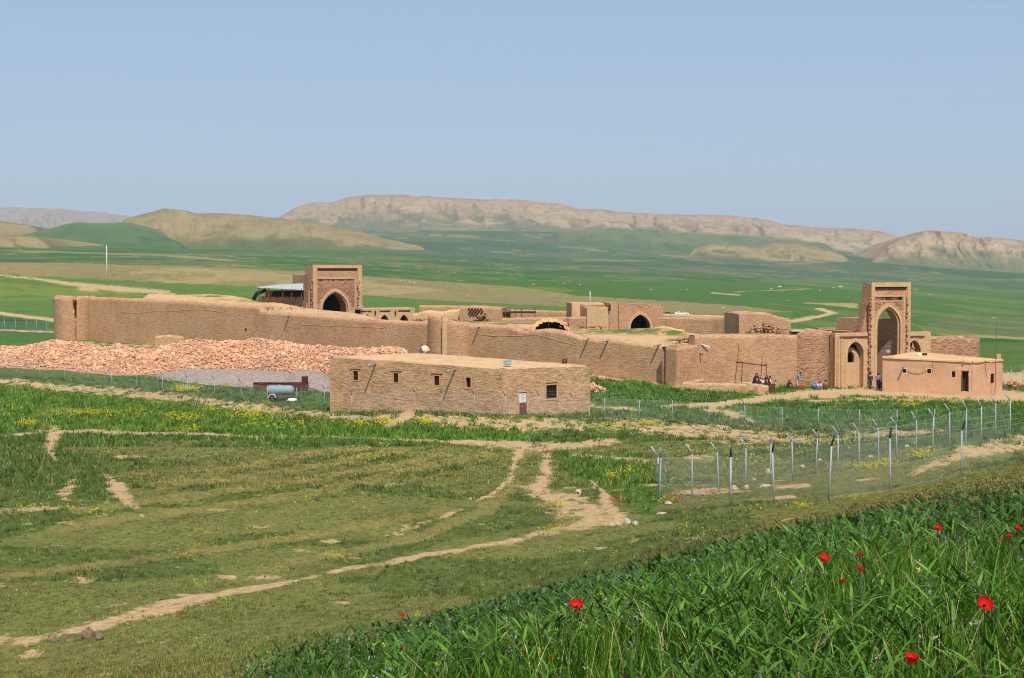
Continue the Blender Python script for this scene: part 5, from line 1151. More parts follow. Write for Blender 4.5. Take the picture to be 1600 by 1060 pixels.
# leafless bush
bs = empty('bare_bush', hit(1121, 600), 0, 'pale leafless bush growing inside the low enclosure', 'bush')
def twigs(root, h, n, spread, mat, seed=1):
    r = random.Random(seed); m = MB()
    def br(p, d, L, rad, dep):
        q = p + d * L; m.tube([p, q], [rad, rad * .6], 4, cap=False)
        if dep > 0:
            for _ in range(3): br(p + d * L * r.uniform(.4, 1), (d + Vector((r.uniform(-1, 1), r.uniform(-1, 1), r.uniform(-.3, .8))) * .6).normalized(), L * .65, rad * .6, dep - 1)
    for i in range(n): a = r.uniform(0, 6.28); br(Vector((0, 0, 0)), Vector((math.cos(a) * spread, math.sin(a) * spread, 1)).normalized(), h * .42, .025, 3)
    m.build('branches', mat, root, merge=False)
twigs(bs, 2.0, 8, .45, simple('pale_twig', lin(165, 140, 125), .8, .1, 4), 3)
m = MB(); m.tube([(0, 0, -.2), (0, 0, .2)], .06, 6); m.build('stem', M_wood, bs)

# ------------------------------------------------------------------ rubble, gravel, trailer, skip
def heap(name, px0, px1, Df, Db, topf, mat, label, cat, kind=None, seed=1, rough=.5, amp=1.0, taper=30):
    us = np.arange(px0, px1, 1.2); nv = 46; V = []; 
    for j in range(nv + 1):
        t = j / nv; D0 = np.interp(us, *zip(*Df)); D1 = np.interp(us, *zip(*Db)); D = D0 + (D1 - D0) * t; x = (us - 800) / F * D; g = ground(x, D)
        top = np.interp(us, *zip(*topf)); Dr = D0 + (D1 - D0) * .62; hr = np.maximum(0.1, H - (top - YH) / F * Dr - ground((us - 800) / F * Dr, Dr))
        prof = math.sin(math.pi * min(1, t / 1.24 * 1.0) ) if t < .62 else math.cos((t - .62) / .38 * math.pi / 2)
        prof = math.sin(math.pi / 2 * t / .62) ** .85 if t < .62 else prof
        ends = np.clip((us - px0) / taper, 0, 1) * np.clip((px1 - us) / taper, 0, 1)
        n = (fbm(x / 3.2, D / 3.2, seed) - .5) * 1.0 * rough * amp + (fbm(x / .8, D / .8, seed + 2) - .5) * .35 * rough
        h = (hr * prof + n * prof) * ends ** .6
        V.append(np.stack([x, D, g + np.where((j == 0) | (j == nv), -.3, h - .03)], 1))
    V = np.concatenate(V); o = np_mesh(name, V, grid_faces(nv + 1, len(us)), mat, smooth=True)
    tag(o, label, cat, kind=kind); return o, V.reshape(nv + 1, len(us), 3)
M_heapbase = simple('brick_rubble_earth', lin(184, 132, 104), .95, .2, 3, bumpd=.06)
rub, RV = heap('brick_rubble', -70, 648, [(-70, 207), (0, 205), (100, 200), (190, 193), (240, 196), (300, 202), (420, 200), (520, 194), (640, 190)],
               [(-70, 228), (0, 226), (200, 226), (300, 222), (480, 215), (560, 206), (640, 202)],
               [(-70, 545), (0, 543), (30, 545), (60, 537), (85, 535), (105, 538), (130, 540), (160, 546), (185, 541), (215, 549), (240, 550), (262, 541), (285, 535), (320, 532), (360, 534), (420, 533), (460, 538), (500, 543), (540, 547), (560, 545), (600, 546), (632, 550), (648, 553)],
               M_heapbase, 'long heap of pale pink broken bricks along the foot of the long wall', 'brick rubble', 'stuff', 91, 1.0, taper=14)
def rubspot(r):
    j = r.integers(1, 44); i = r.integers(2, RV.shape[1] - 3); p = RV[j, i] * (1 - .5) + RV[j + 1, i + 1] * .5 + np.array([r.normal(0, .15), r.normal(0, .15), r.uniform(-.02, .16)]); return tuple(p)
o = scatter_bricks('t', rubspot, 17000, M_loose, None, 7, (.10, .36))
rub.data.materials.append(M_loose)
def join_np(a, b):      # merge mesh b into a (keeps attributes), one object
    bm = bmesh.new(); bm.from_mesh(a.data); n0 = len(bm.faces); bm.from_mesh(b.data); bm.faces.ensure_lookup_table()
    for f in bm.faces[n0:]: f.material_index = 1; f.smooth = False
    bm.to_mesh(a.data); bm.free(); bpy.data.objects.remove(b)
join_np(rub, o)
M_gravel = simple('grey_gravel', lin(160, 144, 132), .95, .35, 2.2, bumpd=.12, col2=lin(118, 104, 94))
g1o, _ = heap('gravel_heap', 226, 470, [(226, 190), (300, 184), (400, 180), (470, 178)], [(226, 198), (300, 200), (470, 198)], [(226, 590), (250, 583), (290, 577.5), (340, 577), (400, 580), (440, 583), (470, 588)], M_gravel, 'low grey gravel heap in front of the brick rubble', 'gravel', 'stuff', 93, .45)
g2o, _ = heap('gravel_heap', 438, 522, [(438, 181), (522, 172)], [(438, 196), (522, 192)], [(438, 586), (462, 582), (485, 579), (505, 583), (522, 590)], M_gravel, 'smaller grey gravel heap beside the left end of the mud-brick house', 'gravel', 'stuff', 95, .45, taper=20)
# small pink pile right of the house
def pile(name, px, py, rad, h, n, label, cat, seed, mat=M_loose, size=(.12, .4)):
    x, y, z = hit(px, py, 60)
    r = np.random.default_rng(seed)
    def sp(r_): a = r_.uniform(0, 6.28); q = abs(r_.normal(0, .45)); q = min(q, 1.2); return (x + math.cos(a) * q * rad, y + math.sin(a) * q * rad * .7, z + h * max(0, 1 - q) * r_.uniform(.3, 1))
    o = scatter_bricks(name, sp, n, mat, None, seed, size); return tag(o, label, cat, kind='stuff')
pile('brick_pile', 926, 612, 1.7, .9, 240, 'small heap of broken pink bricks at the right corner of the mud-brick house', 'brick pile', 3)
pile('stone_pile', 1584, 606, 2.4, .8, 120, 'heap of pale rubble behind the right end of the guardhouse', 'rubble', 4, M_loose2)
# trough / skip
sk = empty('rusty_trough', (*at(437, 176), gz(*at(437, 176))), 0, 'long rusty iron trough lying behind the tank trailer', 'trough')
sx0 = at(396, 176)[0] - sk.location.x; sx1 = at(480, 176)[0] - sk.location.x
m = MB(); L_ = sx1 - sx0; m.box(((sx0 + sx1) / 2, -.4, .62), (L_, .06, .62)); m.box(((sx0 + sx1) / 2, .5, .62), (L_, .06, .62)); m.box((sx0, .05, .62), (.06, .84, .62)); m.box((sx1, .05, .62), (.06, .84, .62)); m.box(((sx0 + sx1) / 2, .05, .34), (L_ - .1, .8, .05)); m.build('trough_body', M_rust, sk)
for q in (sx0 + .5, sx1 - .6): m = MB(); m.box((q, 0, .15), (.5, .9, .36)); m.build('skid', M_darkwood, sk)
m = MB(); m.box(((sx0 + sx1) / 2, -.46, .93), (L_ + .1, .1, .07)); m.box(((sx0 + sx1) / 2, .53, .93), (L_ + .1, .1, .07)); m.build('rim', M_rust, sk)
m = MB(); 
for q in range(9): m.box((sx0 + .3 + (L_ - .6) * q / 8, -.455, .6), (.06, .05, .55))
m.build('rib', M_darkwood, sk)
m = MB(); m.box((sx1 - .35, .2, 1.3), (.72, .08, .72)); m.build('upright_plate', M_darkwood, sk)
m = MB(); m.tube([(sx1, 0, .4), (sx1 + 1.3, -.8, .05)], .06, 6); m.build('tow_bar', M_rust, sk)
# tank trailer
tx, ty, tz = hit(437, 627, 100)
tr = empty('tank_trailer', (tx, ty, tz), math.radians(-6), 'pale blue-grey cylindrical tank trailer with rusty frame parked behind the fence', 'tank trailer')
m = MB(); R_ = .52; Lt = 1.55; prof = [(-Lt, .02), (-Lt + .03, .2), (-Lt + .12, .36), (-Lt + .26, .47), (-Lt + .42, R_), (Lt - .42, R_), (Lt - .26, .47), (Lt - .12, .36), (Lt - .03, .2), (Lt, .02)]
m.tube([(x_, 0, 1.12) for x_, _ in prof], [r_ for _, r_ in prof], 24); m.build('tank', M_bluegrey, tr)
m = MB(); m.lathe((-.1, 0, 1.6), [(.16, 0), (.16, .1), (0, .11)], 12); m.build('hatch', M_bluegrey, tr)
m = MB(); m.box((0, -.4, .6), (3.0, .1, .12)); m.box((0, .4, .6), (3.0, .1, .12)); 
for q in (-1.1, 0, 1.1): m.box((q, 0, .62), (.12, .72, .1))
m.tube([(1.4, -.4, .6), (2.1, 0, .58)], .045, 6); m.tube([(1.4, .4, .6), (2.1, 0, .58)], .045, 6); m.build('chassis', M_rust, tr)
for q in (-.9, .9): m = MB(); m.box((q, 0, .68), (.12, .9, .12)); m.tube([(q, -.46, .64), (q, -.42, .95)], .03, 5); m.build('saddle', M_rust, tr)
for sy in (-.55, .55):
    m = MB(); m.tube([(-.75, sy - .09, .32), (-.75, sy - .07, .32), (-.75, sy + .07, .32), (-.75, sy + .09, .32)], [.28, .33, .33, .28], 20); w_ = m.build('wheel', M_rubber, tr)
    m = MB(); m.tube([(-.75, sy - .1, .32), (-.75, sy + .1, .32)], .15, 14); m.build('rim', M_rust, w_)
    m = MB(); n = 10
    for i in range(n):
        a0, a1_ = math.pi * (.02 + .96 * i / n), math.pi * (.02 + .96 * (i + 1) / n)
        p = lambda a, r_, q: (-.75 + r_ * math.cos(a), q, .34 + r_ * math.sin(a))
        m.quad(p(a0, .42, sy - .13), p(a1_, .42, sy - .13), p(a1_, .42, sy + .13), p(a0, .42, sy + .13)); m.quad(p(a0, .42, sy - .13), p(a1_, .42, sy - .13), p(a1_, .35, sy - .13), p(a0, .35, sy - .13))
    m.build('mudguard', M_white, tr)
m = MB(); m.box((1.95, 0, .3), (.06, .06, .6)); m.build('jockey_leg', M_rust, tr)
ws = lump('white_sack', (*hit(455.5, 628, 100)[:2], hit(455.5, 628, 100)[2] + .12), (.55, .35, .2), cloth('white_sack', (226, 218, 205)), 9, rough=.3); tag(ws, 'white sack lying on the grass under the drawbar end of the tank trailer', 'sack')

# ------------------------------------------------------------------ fences
def make_post(h=2.25, lean=(0, -1)):
    r = empty('fence_post')
    m = MB(); m.tube([(0, 0, -.3), (0, 0, h - .42)], .038, 8); m.build('post_tube', M_steel, r)
    m = MB(); m.tube([(0, 0, h - .43), (lean[0] * .3, lean[1] * .3, h)], .036, 8); m.build('angled_arm', M_arm, r)
    return r
k = NB('chain_link'); uv = k.coord('UV'); mp = k.mapping(uv, (1, 1, 1), (0, 0, math.radians(45)))
sep = k.n.new('ShaderNodeSeparateXYZ'); k.l.new(mp, sep.inputs[0])
wa = k.math('LESS_THAN', k.math('PINGPONG', sep.outputs[0], .05), .0024); wb = k.math('LESS_THAN', k.math('PINGPONG', sep.outputs[1], .05), .0024)
w = k.math('MAXIMUM', wa, wb); tb = k.n.new('ShaderNodeBsdfTransparent'); mx = k.n.new('ShaderNodeMixShader')
k.color(lin(176, 182, 184)); k.b.inputs['Metallic'].default_value = .2; k.b.inputs['Roughness'].default_value = .5
k.l.new(w, mx.inputs[0]); k.l.new(tb.outputs[0], mx.inputs[1]); k.l.new(k.b.outputs[0], mx.inputs[2]); k.l.new(mx.outputs[0], k.out.inputs['Surface']); M_link = k.m

def fence(pts, h, label, lean, posts_lab, arm_mat=M_arm, hm=1.75, strands=3):
    P = []
    for px, py in pts:
        x, y, z = hit(px, py, 40, 500)
        if 520 < px < 925 and y > 120:       # keep clear of the house front
            dh = fH.D(fH.s_at(px)) if px < 785 else fR.D(fR.s_at(px))
            if y > dh - 2.2: y = dh - 2.2; x = (px - 800) / F * y; z = gz(x, y)
        P.append(Vector((x, y, z)))
    root = empty('chain_link_fence', P[0], 0, label, 'fence')
    m = MB(); u = 0
    for a, b in zip(P, P[1:]):
        L = (b - a).length; n = max(1, int(L / .8))
        for i in range(n):
            p = a.lerp(b, i / n); q = a.lerp(b, (i + 1) / n); za, zb_ = gz(p.x, p.y), gz(q.x, q.y)
            za = max(za, p.z - .2); zb_ = max(zb_, q.z - .2)
            m.quad((p.x, p.y, za), (q.x, q.y, zb_), (q.x, q.y, zb_ + hm), (p.x, p.y, za + hm), uv=[(u, 0), (u + L / n, 0), (u + L / n, hm), (u, hm)]); u += L / n
    m.build('wire_mesh', M_link, root)
    m = MB()
    for a, b in zip(P, P[1:]):
        for zz in (.05, hm * .5, hm - .02): m.tube([a + Vector((0, 0, zz)), b + Vector((0, 0, zz))], .006, 4, cap=False)
        for t in (.4, 1.0): d = Vector((lean[0] * .3 * t, lean[1] * .3 * t, h - .42 + .42 * t)); m.tube([a + d, b + d], .005, 4, cap=False)
    m.build('strand_wires', M_steel, root, merge=False)
    proto = None
    for p in P:
        m_ = None
        if proto is None:
            m = MB(); m.tube([(0, 0, -.3), (0, 0, h - .42)], .030, 8); post = m.build('post', M_steel, root)
            m = MB(); m.tube([(0, 0, h - .43), (lean[0] * .3, lean[1] * .3, h)], .034, 8); m.build('angled_arm', arm_mat, post); proto = post; c = post
        else: c = copy_tree(proto, root)
        c.location = p; c.rotation_euler = (random.uniform(-.04, .04), random.uniform(-.04, .04), random.uniform(-.2, .2))
    done(root); return root
far_posts = [(-55, 576), (-20, 580), (26, 585), (61, 590), (99, 594), (136, 598), (173, 602), (212, 607), (253, 612), (292, 616), (334, 620), (376, 625), (417, 630), (463, 633), (506, 636), (549, 638), (598, 641), (648, 644), (690, 646), (740, 648), (790, 649), (842, 650.5), (893, 652), (946, 654), (999, 656), (1052, 657), (1109, 661), (1166, 666), (1224, 668), (1281, 671), (1344, 672), (1404, 672), (1462, 673)]
fence(far_posts, 2.25, 'long chain-link fence running along the bank in front of the caravanserai from the left edge', (-.75, -.3), 'posts')
side_posts = [(1031, 788), (1083, 779), (1125, 775), (1167, 765), (1206, 756), (1241, 753), (1277, 744), (1312, 740), (1346, 734), (1376, 727), (1405, 723), (1435, 714), (1460, 710), (1487, 702), (1512, 697), (1536, 692), (1559, 686), (1582, 681)]
fence(side_posts, 2.3, 'chain-link fence with pale inward-leaning arms running away to the right behind the near fence', (-.9, -.1), 'posts', M_steel, 1.8)
near_posts = [(1031, 788), (1143, 793), (1212, 790), (1298, 783), (1394, 770), (1505, 744), (1640, 712)]
nf_ = fence(near_posts[1:], 2.3, 'nearest chain-link fence with straight posts crossing the grassy slope on the right', (.05, -.9), 'posts', M_arm, 1.8)
fence([(-40, 516), (-10, 516.5), (7, 517), (24, 517.5), (40, 518), (56, 518), (72, 518.5), (90, 519)], 2.5, 'distant chain-link fence in the green field behind the left corner tower', (-.8, -.2), 'posts', M_steel)
x, y, z = hit(1031, 788, 40); x2, y2, z2 = hit(1143, 793, 40)
o = None
fence([(1031.5, 788.5), (1143, 793)], 2.3, 'short end panel of chain-link fence joining the near and receding fences', (-.2, -.9), 'posts', M_steel, 1.8)
fence([(1569, 605), (1582, 604), (1600, 603), (1640, 602)], 2.6, 'short piece of fence in the green field behind the right end of the guardhouse', (-.5, -.3), 'posts', M_steel)

# utility poles
def upole(px, yb, yt, D, label, r=.09, arm=True):
    x, y = at(px, D); z0 = zrow(yb, D); z1 = zrow(yt, D)
    o = empty('utility_pole', (x, y, z0), 0, label, 'utility pole')
    m = MB(); m.tube([(0, 0, -1), (0, 0, z1 - z0)], [r * 1.3, r], 8); m.build('pole', M_zinc if 0 else simple('concrete_pole_%d' % px, lin(186, 182, 172), .9, .05, 2), o)
    if arm: m = MB(); m.box((0, 0, z1 - z0 - .3), (1.6, .12, .12)); m.box((-.7, 0, z1 - z0 - .12), (.1, .1, .25)); m.box((.7, 0, z1 - z0 - .12), (.1, .1, .25)); m.build('crossarm', M_wood, o)
D_ = hit(167, 446, 300)[1]; upole(167.5, 446, 383, D_, 'tall pale utility pole standing in the dry bank beyond the left tower', .22)
D_ = hit(922, 474, 260)[1]; upole(922, 478, 455, D_, 'short pale utility pole rising behind the middle court block', .16)

# white car far behind
def car(px, py, label, s=1.0, rz=0.0, mat=M_white):
    x, y, z = hit(px, py, 240); o = empty('parked_car', (x, y, z), rz, label, 'car')
    P = [(-2.1, .35), (-2.15, .7), (-1.9, .88), (-1.2, .95), (-.75, 1.38), (.65, 1.4), (1.25, .95), (1.95, .85), (2.12, .6), (2.1, .35)]
    m = MB()
    for sy in (-.8, .8): m.poly([(a, sy, b) for a, b in (P if sy < 0 else P[::-1])])
    for (a, b), (c, d) in zip(P, P[1:] + P[:1]): m.quad((a, -.8, b), (c, -.8, d), (c, .8, d), (a, .8, b))
    m.build('body', mat, o)
    for sy in (-.815, .815): m = MB(); m.poly([(-1.05, sy, .98), (-.7, sy, 1.3), (.55, sy, 1.32), (1.05, sy, .98)]); m.poly([(-1.05, sy * .99, .98), (-.7, sy * .99, 1.3), (.55, sy * .99, 1.32), (1.05, sy * .99, .98)]); m.build('side_window', M_glass, o)
    for wx in (-1.3, 1.3):
        for sy in (-.78, .78): m = MB(); m.tube([(wx, sy - .1, .32), (wx, sy + .1, .32)], .32, 14); m.build('wheel', M_rubber, o)
    o.scale = (s, s, s); return o
car(1065, 493.5, 'small white car parked in the field behind the court walls', .85, .1)
x, y, z = hit(1043, 494, 240)
bx = empty('parked_motorbike', (x, y, z), 0, 'tiny dark motorbike parked left of the distant white car', 'motorbike')
m = MB(); m.tube([(-.5, 0, .55), (0, 0, .75), (.5, 0, .8), (.55, 0, 1.05)], .11, 6); m.build('frame', M_black, bx)
for q in (-.6, .6):
    m = MB(); m.tube([(q, -.05, .3), (q, .05, .3)], .3, 12); m.build('wheel', M_rubber, bx)
m = MB(); m.box((-.2, 0, .9), (.7, .25, .14)); m.build('saddle', M_black, bx)
# ------------------------------------------------------------------ people
def skin_mesh(name, J, E, mat, parent, sub=1, root=None):
    """J: {name: ((x,y,z), radius)}; E: joint pairs -> one continuous limb surface"""
    ks = list(J); me = bpy.data.meshes.new(name); me.from_pydata([J[k_][0] for k_ in ks], [(ks.index(a), ks.index(b)) for a, b in E], [])
    o = bpy.data.objects.new(name, me); COL.objects.link(o)
    sk_ = o.modifiers.new('s', 'SKIN'); sk_.use_smooth_shade = True
    for v, k_ in zip(me.skin_vertices[0].data, ks): r = J[k_][1]; v.radius = (r, r) if not isinstance(r, tuple) else r; v.use_root = (k_ == (root or ks[0]))
    s2 = o.modifiers.new('d', 'SUBSURF'); s2.levels = sub; s2.render_levels = sub
    dg = bpy.context.evaluated_depsgraph_get(); nm = bpy.data.meshes.new_from_object(o.evaluated_get(dg)); o.modifiers.clear(); o.data = nm; bpy.data.meshes.remove(me)
    nm.materials.clear(); nm.materials.append(mat); nm.name = name; o.parent = parent
    return o
def add_fingers(o, hand, d, side):
    """five short bent fingers on the hand, joined into the body mesh"""
    bm = bmesh.new(); bm.from_mesh(o.data); m = MB(); d = Vector(d).normalized(); hand = Vector(hand); s_ = d.cross(Vector((0, 1, .2))).normalized()
    for i, L in enumerate((.062, .07, .066, .052)):
        a = hand + d * .055 + s_ * (.024 * (1.5 - i)); b = a + d * L * .55 + Vector((0, -.008, 0)); c_ = b + d * L * .4 + Vector((0, -.022, 0)); m.tube([a - d * .02, b, c_], [.009, .0085, .007], 5)
    t = hand + s_ * .035 * side; m.tube([t - d * .01, t + (s_ * side + d).normalized() * .035, t + (s_ * side * .4 + d).normalized() * .06], [.011, .01, .008], 5)
    me = bpy.data.meshes.new('t'); me.from_pydata(m.v, [], m.f); bm.from_mesh(me); bm.to_mesh(o.data); bm.free(); bpy.data.meshes.remove(me)

def person(px, py, label, pose='stand', top=(120, 120, 120), legs=(60, 60, 70), h=1.72, rz=0.0, hair=(20, 16, 14), cloak=None, scarf=None, D=None, zadd=0.0, group=None):
    if D: x, y = at(px, D); z = zrow(py, D)
    else:
        x, y, z = hit(px, py, 120, 300); dw = ff.D(ff.s_at(px)) - (2.0 if 1235 < px < 1310 else 1.3)
        if y > dw: y = dw; x = (px - 800) / F * y; z = gz(x, y)
    r = empty('person', (x, y, z + zadd), rz, label, 'person'); s = h * 1.07 / 1.72; S_ = lambda *p: (p[0] * s, p[1] * s, p[2] * s)
    if group: r['group'] = group
    st = pose == 'stand'
    hip = .92 if st else .14
    if pose == 'sit':        # on the ground, knees drawn up, facing -y
        L = {'pelvis': (0, 0, .14), 'waist': (0, .03, .32), 'chest': (0, .0, .52), 'neck': (0, -.03, .66), 'head': (0, -.06, .80), 'crown': (0, -.05, .87)}
        for sx, n in ((-1, 'l'), (1, 'r')):
            L.update({n + 'hip': (sx * .1, 0, .14), n + 'knee': (sx * .15, -.34, .44), n + 'ank': (sx * .12, -.52, .07), n + 'toe': (sx * .13, -.68, .04),
                      n + 'sh': (sx * .19, 0, .58), n + 'el': (sx * .25, -.18, .40), n + 'wr': (sx * .12, -.36, .46), n + 'ha': (sx * .08, -.42, .46)})
    else:
        b = -.10 if pose == 'stoop' else 0
        L = {'pelvis': (0, 0, .92), 'waist': (0, b * .6, 1.08), 'chest': (0, b * 2, 1.30), 'neck': (0, b * 3, 1.46), 'head': (0, b * 3.6 - .02, 1.60), 'crown': (0, b * 3.6 - .01, 1.67)}
        for sx, n in ((-1, 'l'), (1, 'r')):
            f = .12 * sx
            L.update({n + 'hip': (sx * .1, 0, .90), n + 'knee': (sx * .11, -.03 + f * .5, .49), n + 'ank': (sx * .12, .02 + f, .08), n + 'toe': (sx * .13, -.13 + f, .03),
                      n + 'sh': (sx * .19, b * 2.4, 1.40), n + 'el': (sx * .27, b * 2.6 + .02, 1.12), n + 'wr': (sx * .27, b * 3.4 - .12, .90), n + 'ha': (sx * .27, b * 3.6 - .16, .83)})
            if pose == 'stoop': L[n + 'el'] = (sx * .24, -.36, 1.12); L[n + 'wr'] = (sx * .2, -.52, .96); L[n + 'ha'] = (sx * .19, -.58, .92)
    R_ = {'pelvis': .13, 'waist': .12, 'chest': .14, 'neck': .055, 'head': .095, 'crown': .085, 'hip': .09, 'knee': .058, 'ank': .038, 'toe': .035, 'sh': .06, 'el': .042, 'wr': .03, 'ha': .036}
    rad = lambda k_: R_.get(k_, R_.get(k_[1:], .05))
    E = [('pelvis', 'waist'), ('waist', 'chest'), ('chest', 'neck'), ('neck', 'head'), ('head', 'crown')]
    for n in 'lr': E += [('pelvis', n + 'hip'), (n + 'hip', n + 'knee'), (n + 'knee', n + 'ank'), (n + 'ank', n + 'toe'), ('chest', n + 'sh'), (n + 'sh', n + 'el'), (n + 'el', n + 'wr'), (n + 'wr', n + 'ha')]
    body = skin_mesh('body', {k_: (S_(*v), rad(k_) * s) for k_, v in L.items()}, E, M_skin, r)
    # face: nose, brow and ears set into the head; fingers on the hands
    hd = Vector(S_(*L['head'])); bm = bmesh.new(); bm.from_mesh(body.data)
    for c_, q in ((hd + Vector((0, -.1, 0)) * s, .018), (hd + Vector((-.095, 0, 0)) * s, .022), (hd + Vector((.095, 0, 0)) * s, .022), (hd + Vector((0, -.09, -.045)) * s, .018)): bmesh.ops.create_icosphere(bm, subdivisions=1, radius=q * s, matrix=Matrix.Translation(c_))
    bm.to_mesh(body.data); bm.free()
    for sx, n in ((-1, 'l'), (1, 'r')): add_fingers(body, S_(*L[n + 'ha']), Vector(L[n + 'ha']) - Vector(L[n + 'wr']), -sx)
    m = MB(); 
    for sx in (-1, 1): m.lathe(hd + Vector((sx * .035, -.088, .018)) * s, [(.0, -.012), (.012, 0), (0, .012)], 6)
    m.build('eyes', M_black, body)
    if cloak:
        mat = M_black if cloak == 'black' else cloth('cloak_cloth', cloak); m = MB()
        top_z = L['crown'][2] + .05; hx, hy = L['head'][0], L['head'][1] + .02
        if pose == 'sit': pr = [(.0, top_z + .04, 0), (.09, top_z, 0), (.135, .82, 0), (.13, .70, .0), (.24, .60, 0), (.32, .42, .08), (.42, .18, .14), (.50, .0, .16)]
        else: pr = [(.0, top_z + .03, 0), (.09, top_z, 0), (.13, 1.60, 0), (.13, 1.48, 0), (.25, 1.38, 0), (.29, 1.1, 0), (.30, .7, 0), (.35, .1, 0)]
        n = 22; rings = []
        for q, z_, fwd in pr: rings.append([Vector(S_(hx * .5 + q * math.cos(a) * (1 + .05 * math.sin(5 * a)), hy + .02 - fwd * .9 + q * math.sin(a) * (.95 + .06 * math.sin(7 * a + z_ * 3)), z_)) for a in [2 * math.pi * i / n for i in range(n)]])
        for i in range(len(rings) - 1):
            for j in range(n):
                a = 2 * math.pi * (j + .5) / n
                if i in (1, 2) and 4.1 < a < 5.3: continue       # the face stays open
                m.quad(rings[i][j], rings[i][(j + 1) % n], rings[i + 1][(j + 1) % n], rings[i + 1][j], sm=True)
        m.build('chador', mat, r)
    else:
        ks = ['pelvis', 'waist', 'chest', 'lsh', 'rsh', 'lel', 'rel', 'lwr', 'rwr']; J = {k_: (S_(*L[k_]), rad(k_) * s * 1.16 + .012) for k_ in ks}
        J['pelvis'] = (S_(L['pelvis'][0], L['pelvis'][1], L['pelvis'][2] + (-.08 if st or pose == 'stoop' else .02)), .155 * s)
        skin_mesh('shirt', J, [('pelvis', 'waist'), ('waist', 'chest'), ('chest', 'lsh'), ('chest', 'rsh'), ('lsh', 'lel'), ('rsh', 'rel'), ('lel', 'lwr'), ('rel', 'rwr')], cloth('top_%d' % px, top), r)
        J = {'pelvis': (S_(*L['pelvis']), .14 * s)}
        for n in 'lr':
            for q in ('hip', 'knee', 'ank'): J[n + q] = (S_(*L[n + q]), rad(q) * s * 1.2 + .012)
        skin_mesh('trousers', J, [('pelvis', 'lhip'), ('pelvis', 'rhip'), ('lhip', 'lknee'), ('rhip', 'rknee'), ('lknee', 'lank'), ('rknee', 'rank')], cloth('legs_%d' % px, legs), r)
        hc = scarf or hair
        m = MB(); c_ = hd + Vector((0, .015, .01)) * s
        m.lathe(c_, [(0, .135 * s), (.06 * s, .125 * s), (.105 * s, .08 * s), (.118 * s, .02 * s), (.105 * s, -.05 * s if not scarf else -.12 * s)], 14, 1, 1.05); m.build('headscarf' if scarf else 'hair', cloth('hair_%d' % px, hc), r)
    for sx, n in ((-1, 'l'), (1, 'r')):
        a = Vector(S_(*L[n + 'ank'])); t = Vector(S_(*L[n + 'toe'])); m = MB(); m.tube([a + Vector((0, .05, -.04)) * s, a * .5 + t * .5 + Vector((0, 0, .0)), t + Vector((0, -.03, 0)) * s], [.045 * s, .05 * s, .035 * s], 8); m.build('shoe', M_black, r)
    return r
De = e1 + 2.9
person(1183, 599.5, 'woman in wide black chador sitting on the low platform, left of the seated group', 'sit', cloak='black', h=2.0, D=De + .4, rz=.3)
person(1191.5, 600, 'small child in pink and white sitting on the platform between two women in black', 'sit', (226, 150, 160), (220, 215, 210), 1.15, .2, D=De)
person(1198.5, 600.5, 'woman in black chador sitting at the right end of the platform', 'sit', cloak='black', h=1.75, D=De + .2, rz=-.3)
person(1204, 599, 'girl in red and white behind the woman at the right end of the platform', 'sit', (205, 60, 70), (225, 215, 212), 1.45, -.4, scarf=(30, 24, 30), D=De + 1.0)
person(1212.5, 601, 'little child in dark clothes sitting beside the rusty barrel', 'sit', (40, 44, 60), (190, 185, 180), .95, -.5, D=De + .3)
person(1234.5, 608, 'woman in black chador sitting on the ground left of the man in blue', 'sit', cloak='black', h=1.8, rz=.5)
person(1246.5, 606, 'man in light blue shirt bending over a child in red', 'stoop', (118, 156, 190), (176, 172, 160), 1.76, rz=1.0)
person(1253.5, 607.8, 'small child in bright red sitting in front of the man in blue', 'sit', (220, 40, 40), (190, 40, 40), 1.2, 0, scarf=(200, 40, 40))
person(1242, 607.6, 'toddler in dark red crouching beside the woman in black chador', 'sit', (150, 40, 44), (60, 40, 44), .6, .4)
person(1274, 608.8, 'child in bright blue with blue headscarf sitting by the drain pipe', 'sit', (40, 130, 205), (40, 110, 180), 1.55, .2, scarf=(60, 140, 200))
person(1281.5, 608.8, 'person in pale lavender top between the blue child and the man in brown', 'sit', (190, 190, 215), (120, 110, 140), 1.6, -.1)
person(1291, 608.8, 'man in olive brown jacket sitting at the right end of the seated row', 'sit', (108, 88, 60), (90, 74, 52), 1.95, -.2)
person(1361, 608.8, 'man in dark clothes standing in the portal mouth', 'stand', (44, 44, 50), (62, 70, 62), 1.82, .2)
person(1373.5, 609.3, 'person in grey-blue checked top standing at the corner of the guardhouse', 'stand', (112, 122, 136), (30, 30, 34), 1.84, -.2, scarf=(30, 28, 34))
person(1377.5, 608.8, 'woman in black chador standing half hidden behind the guardhouse corner', 'stand', cloak='black', h=1.5)

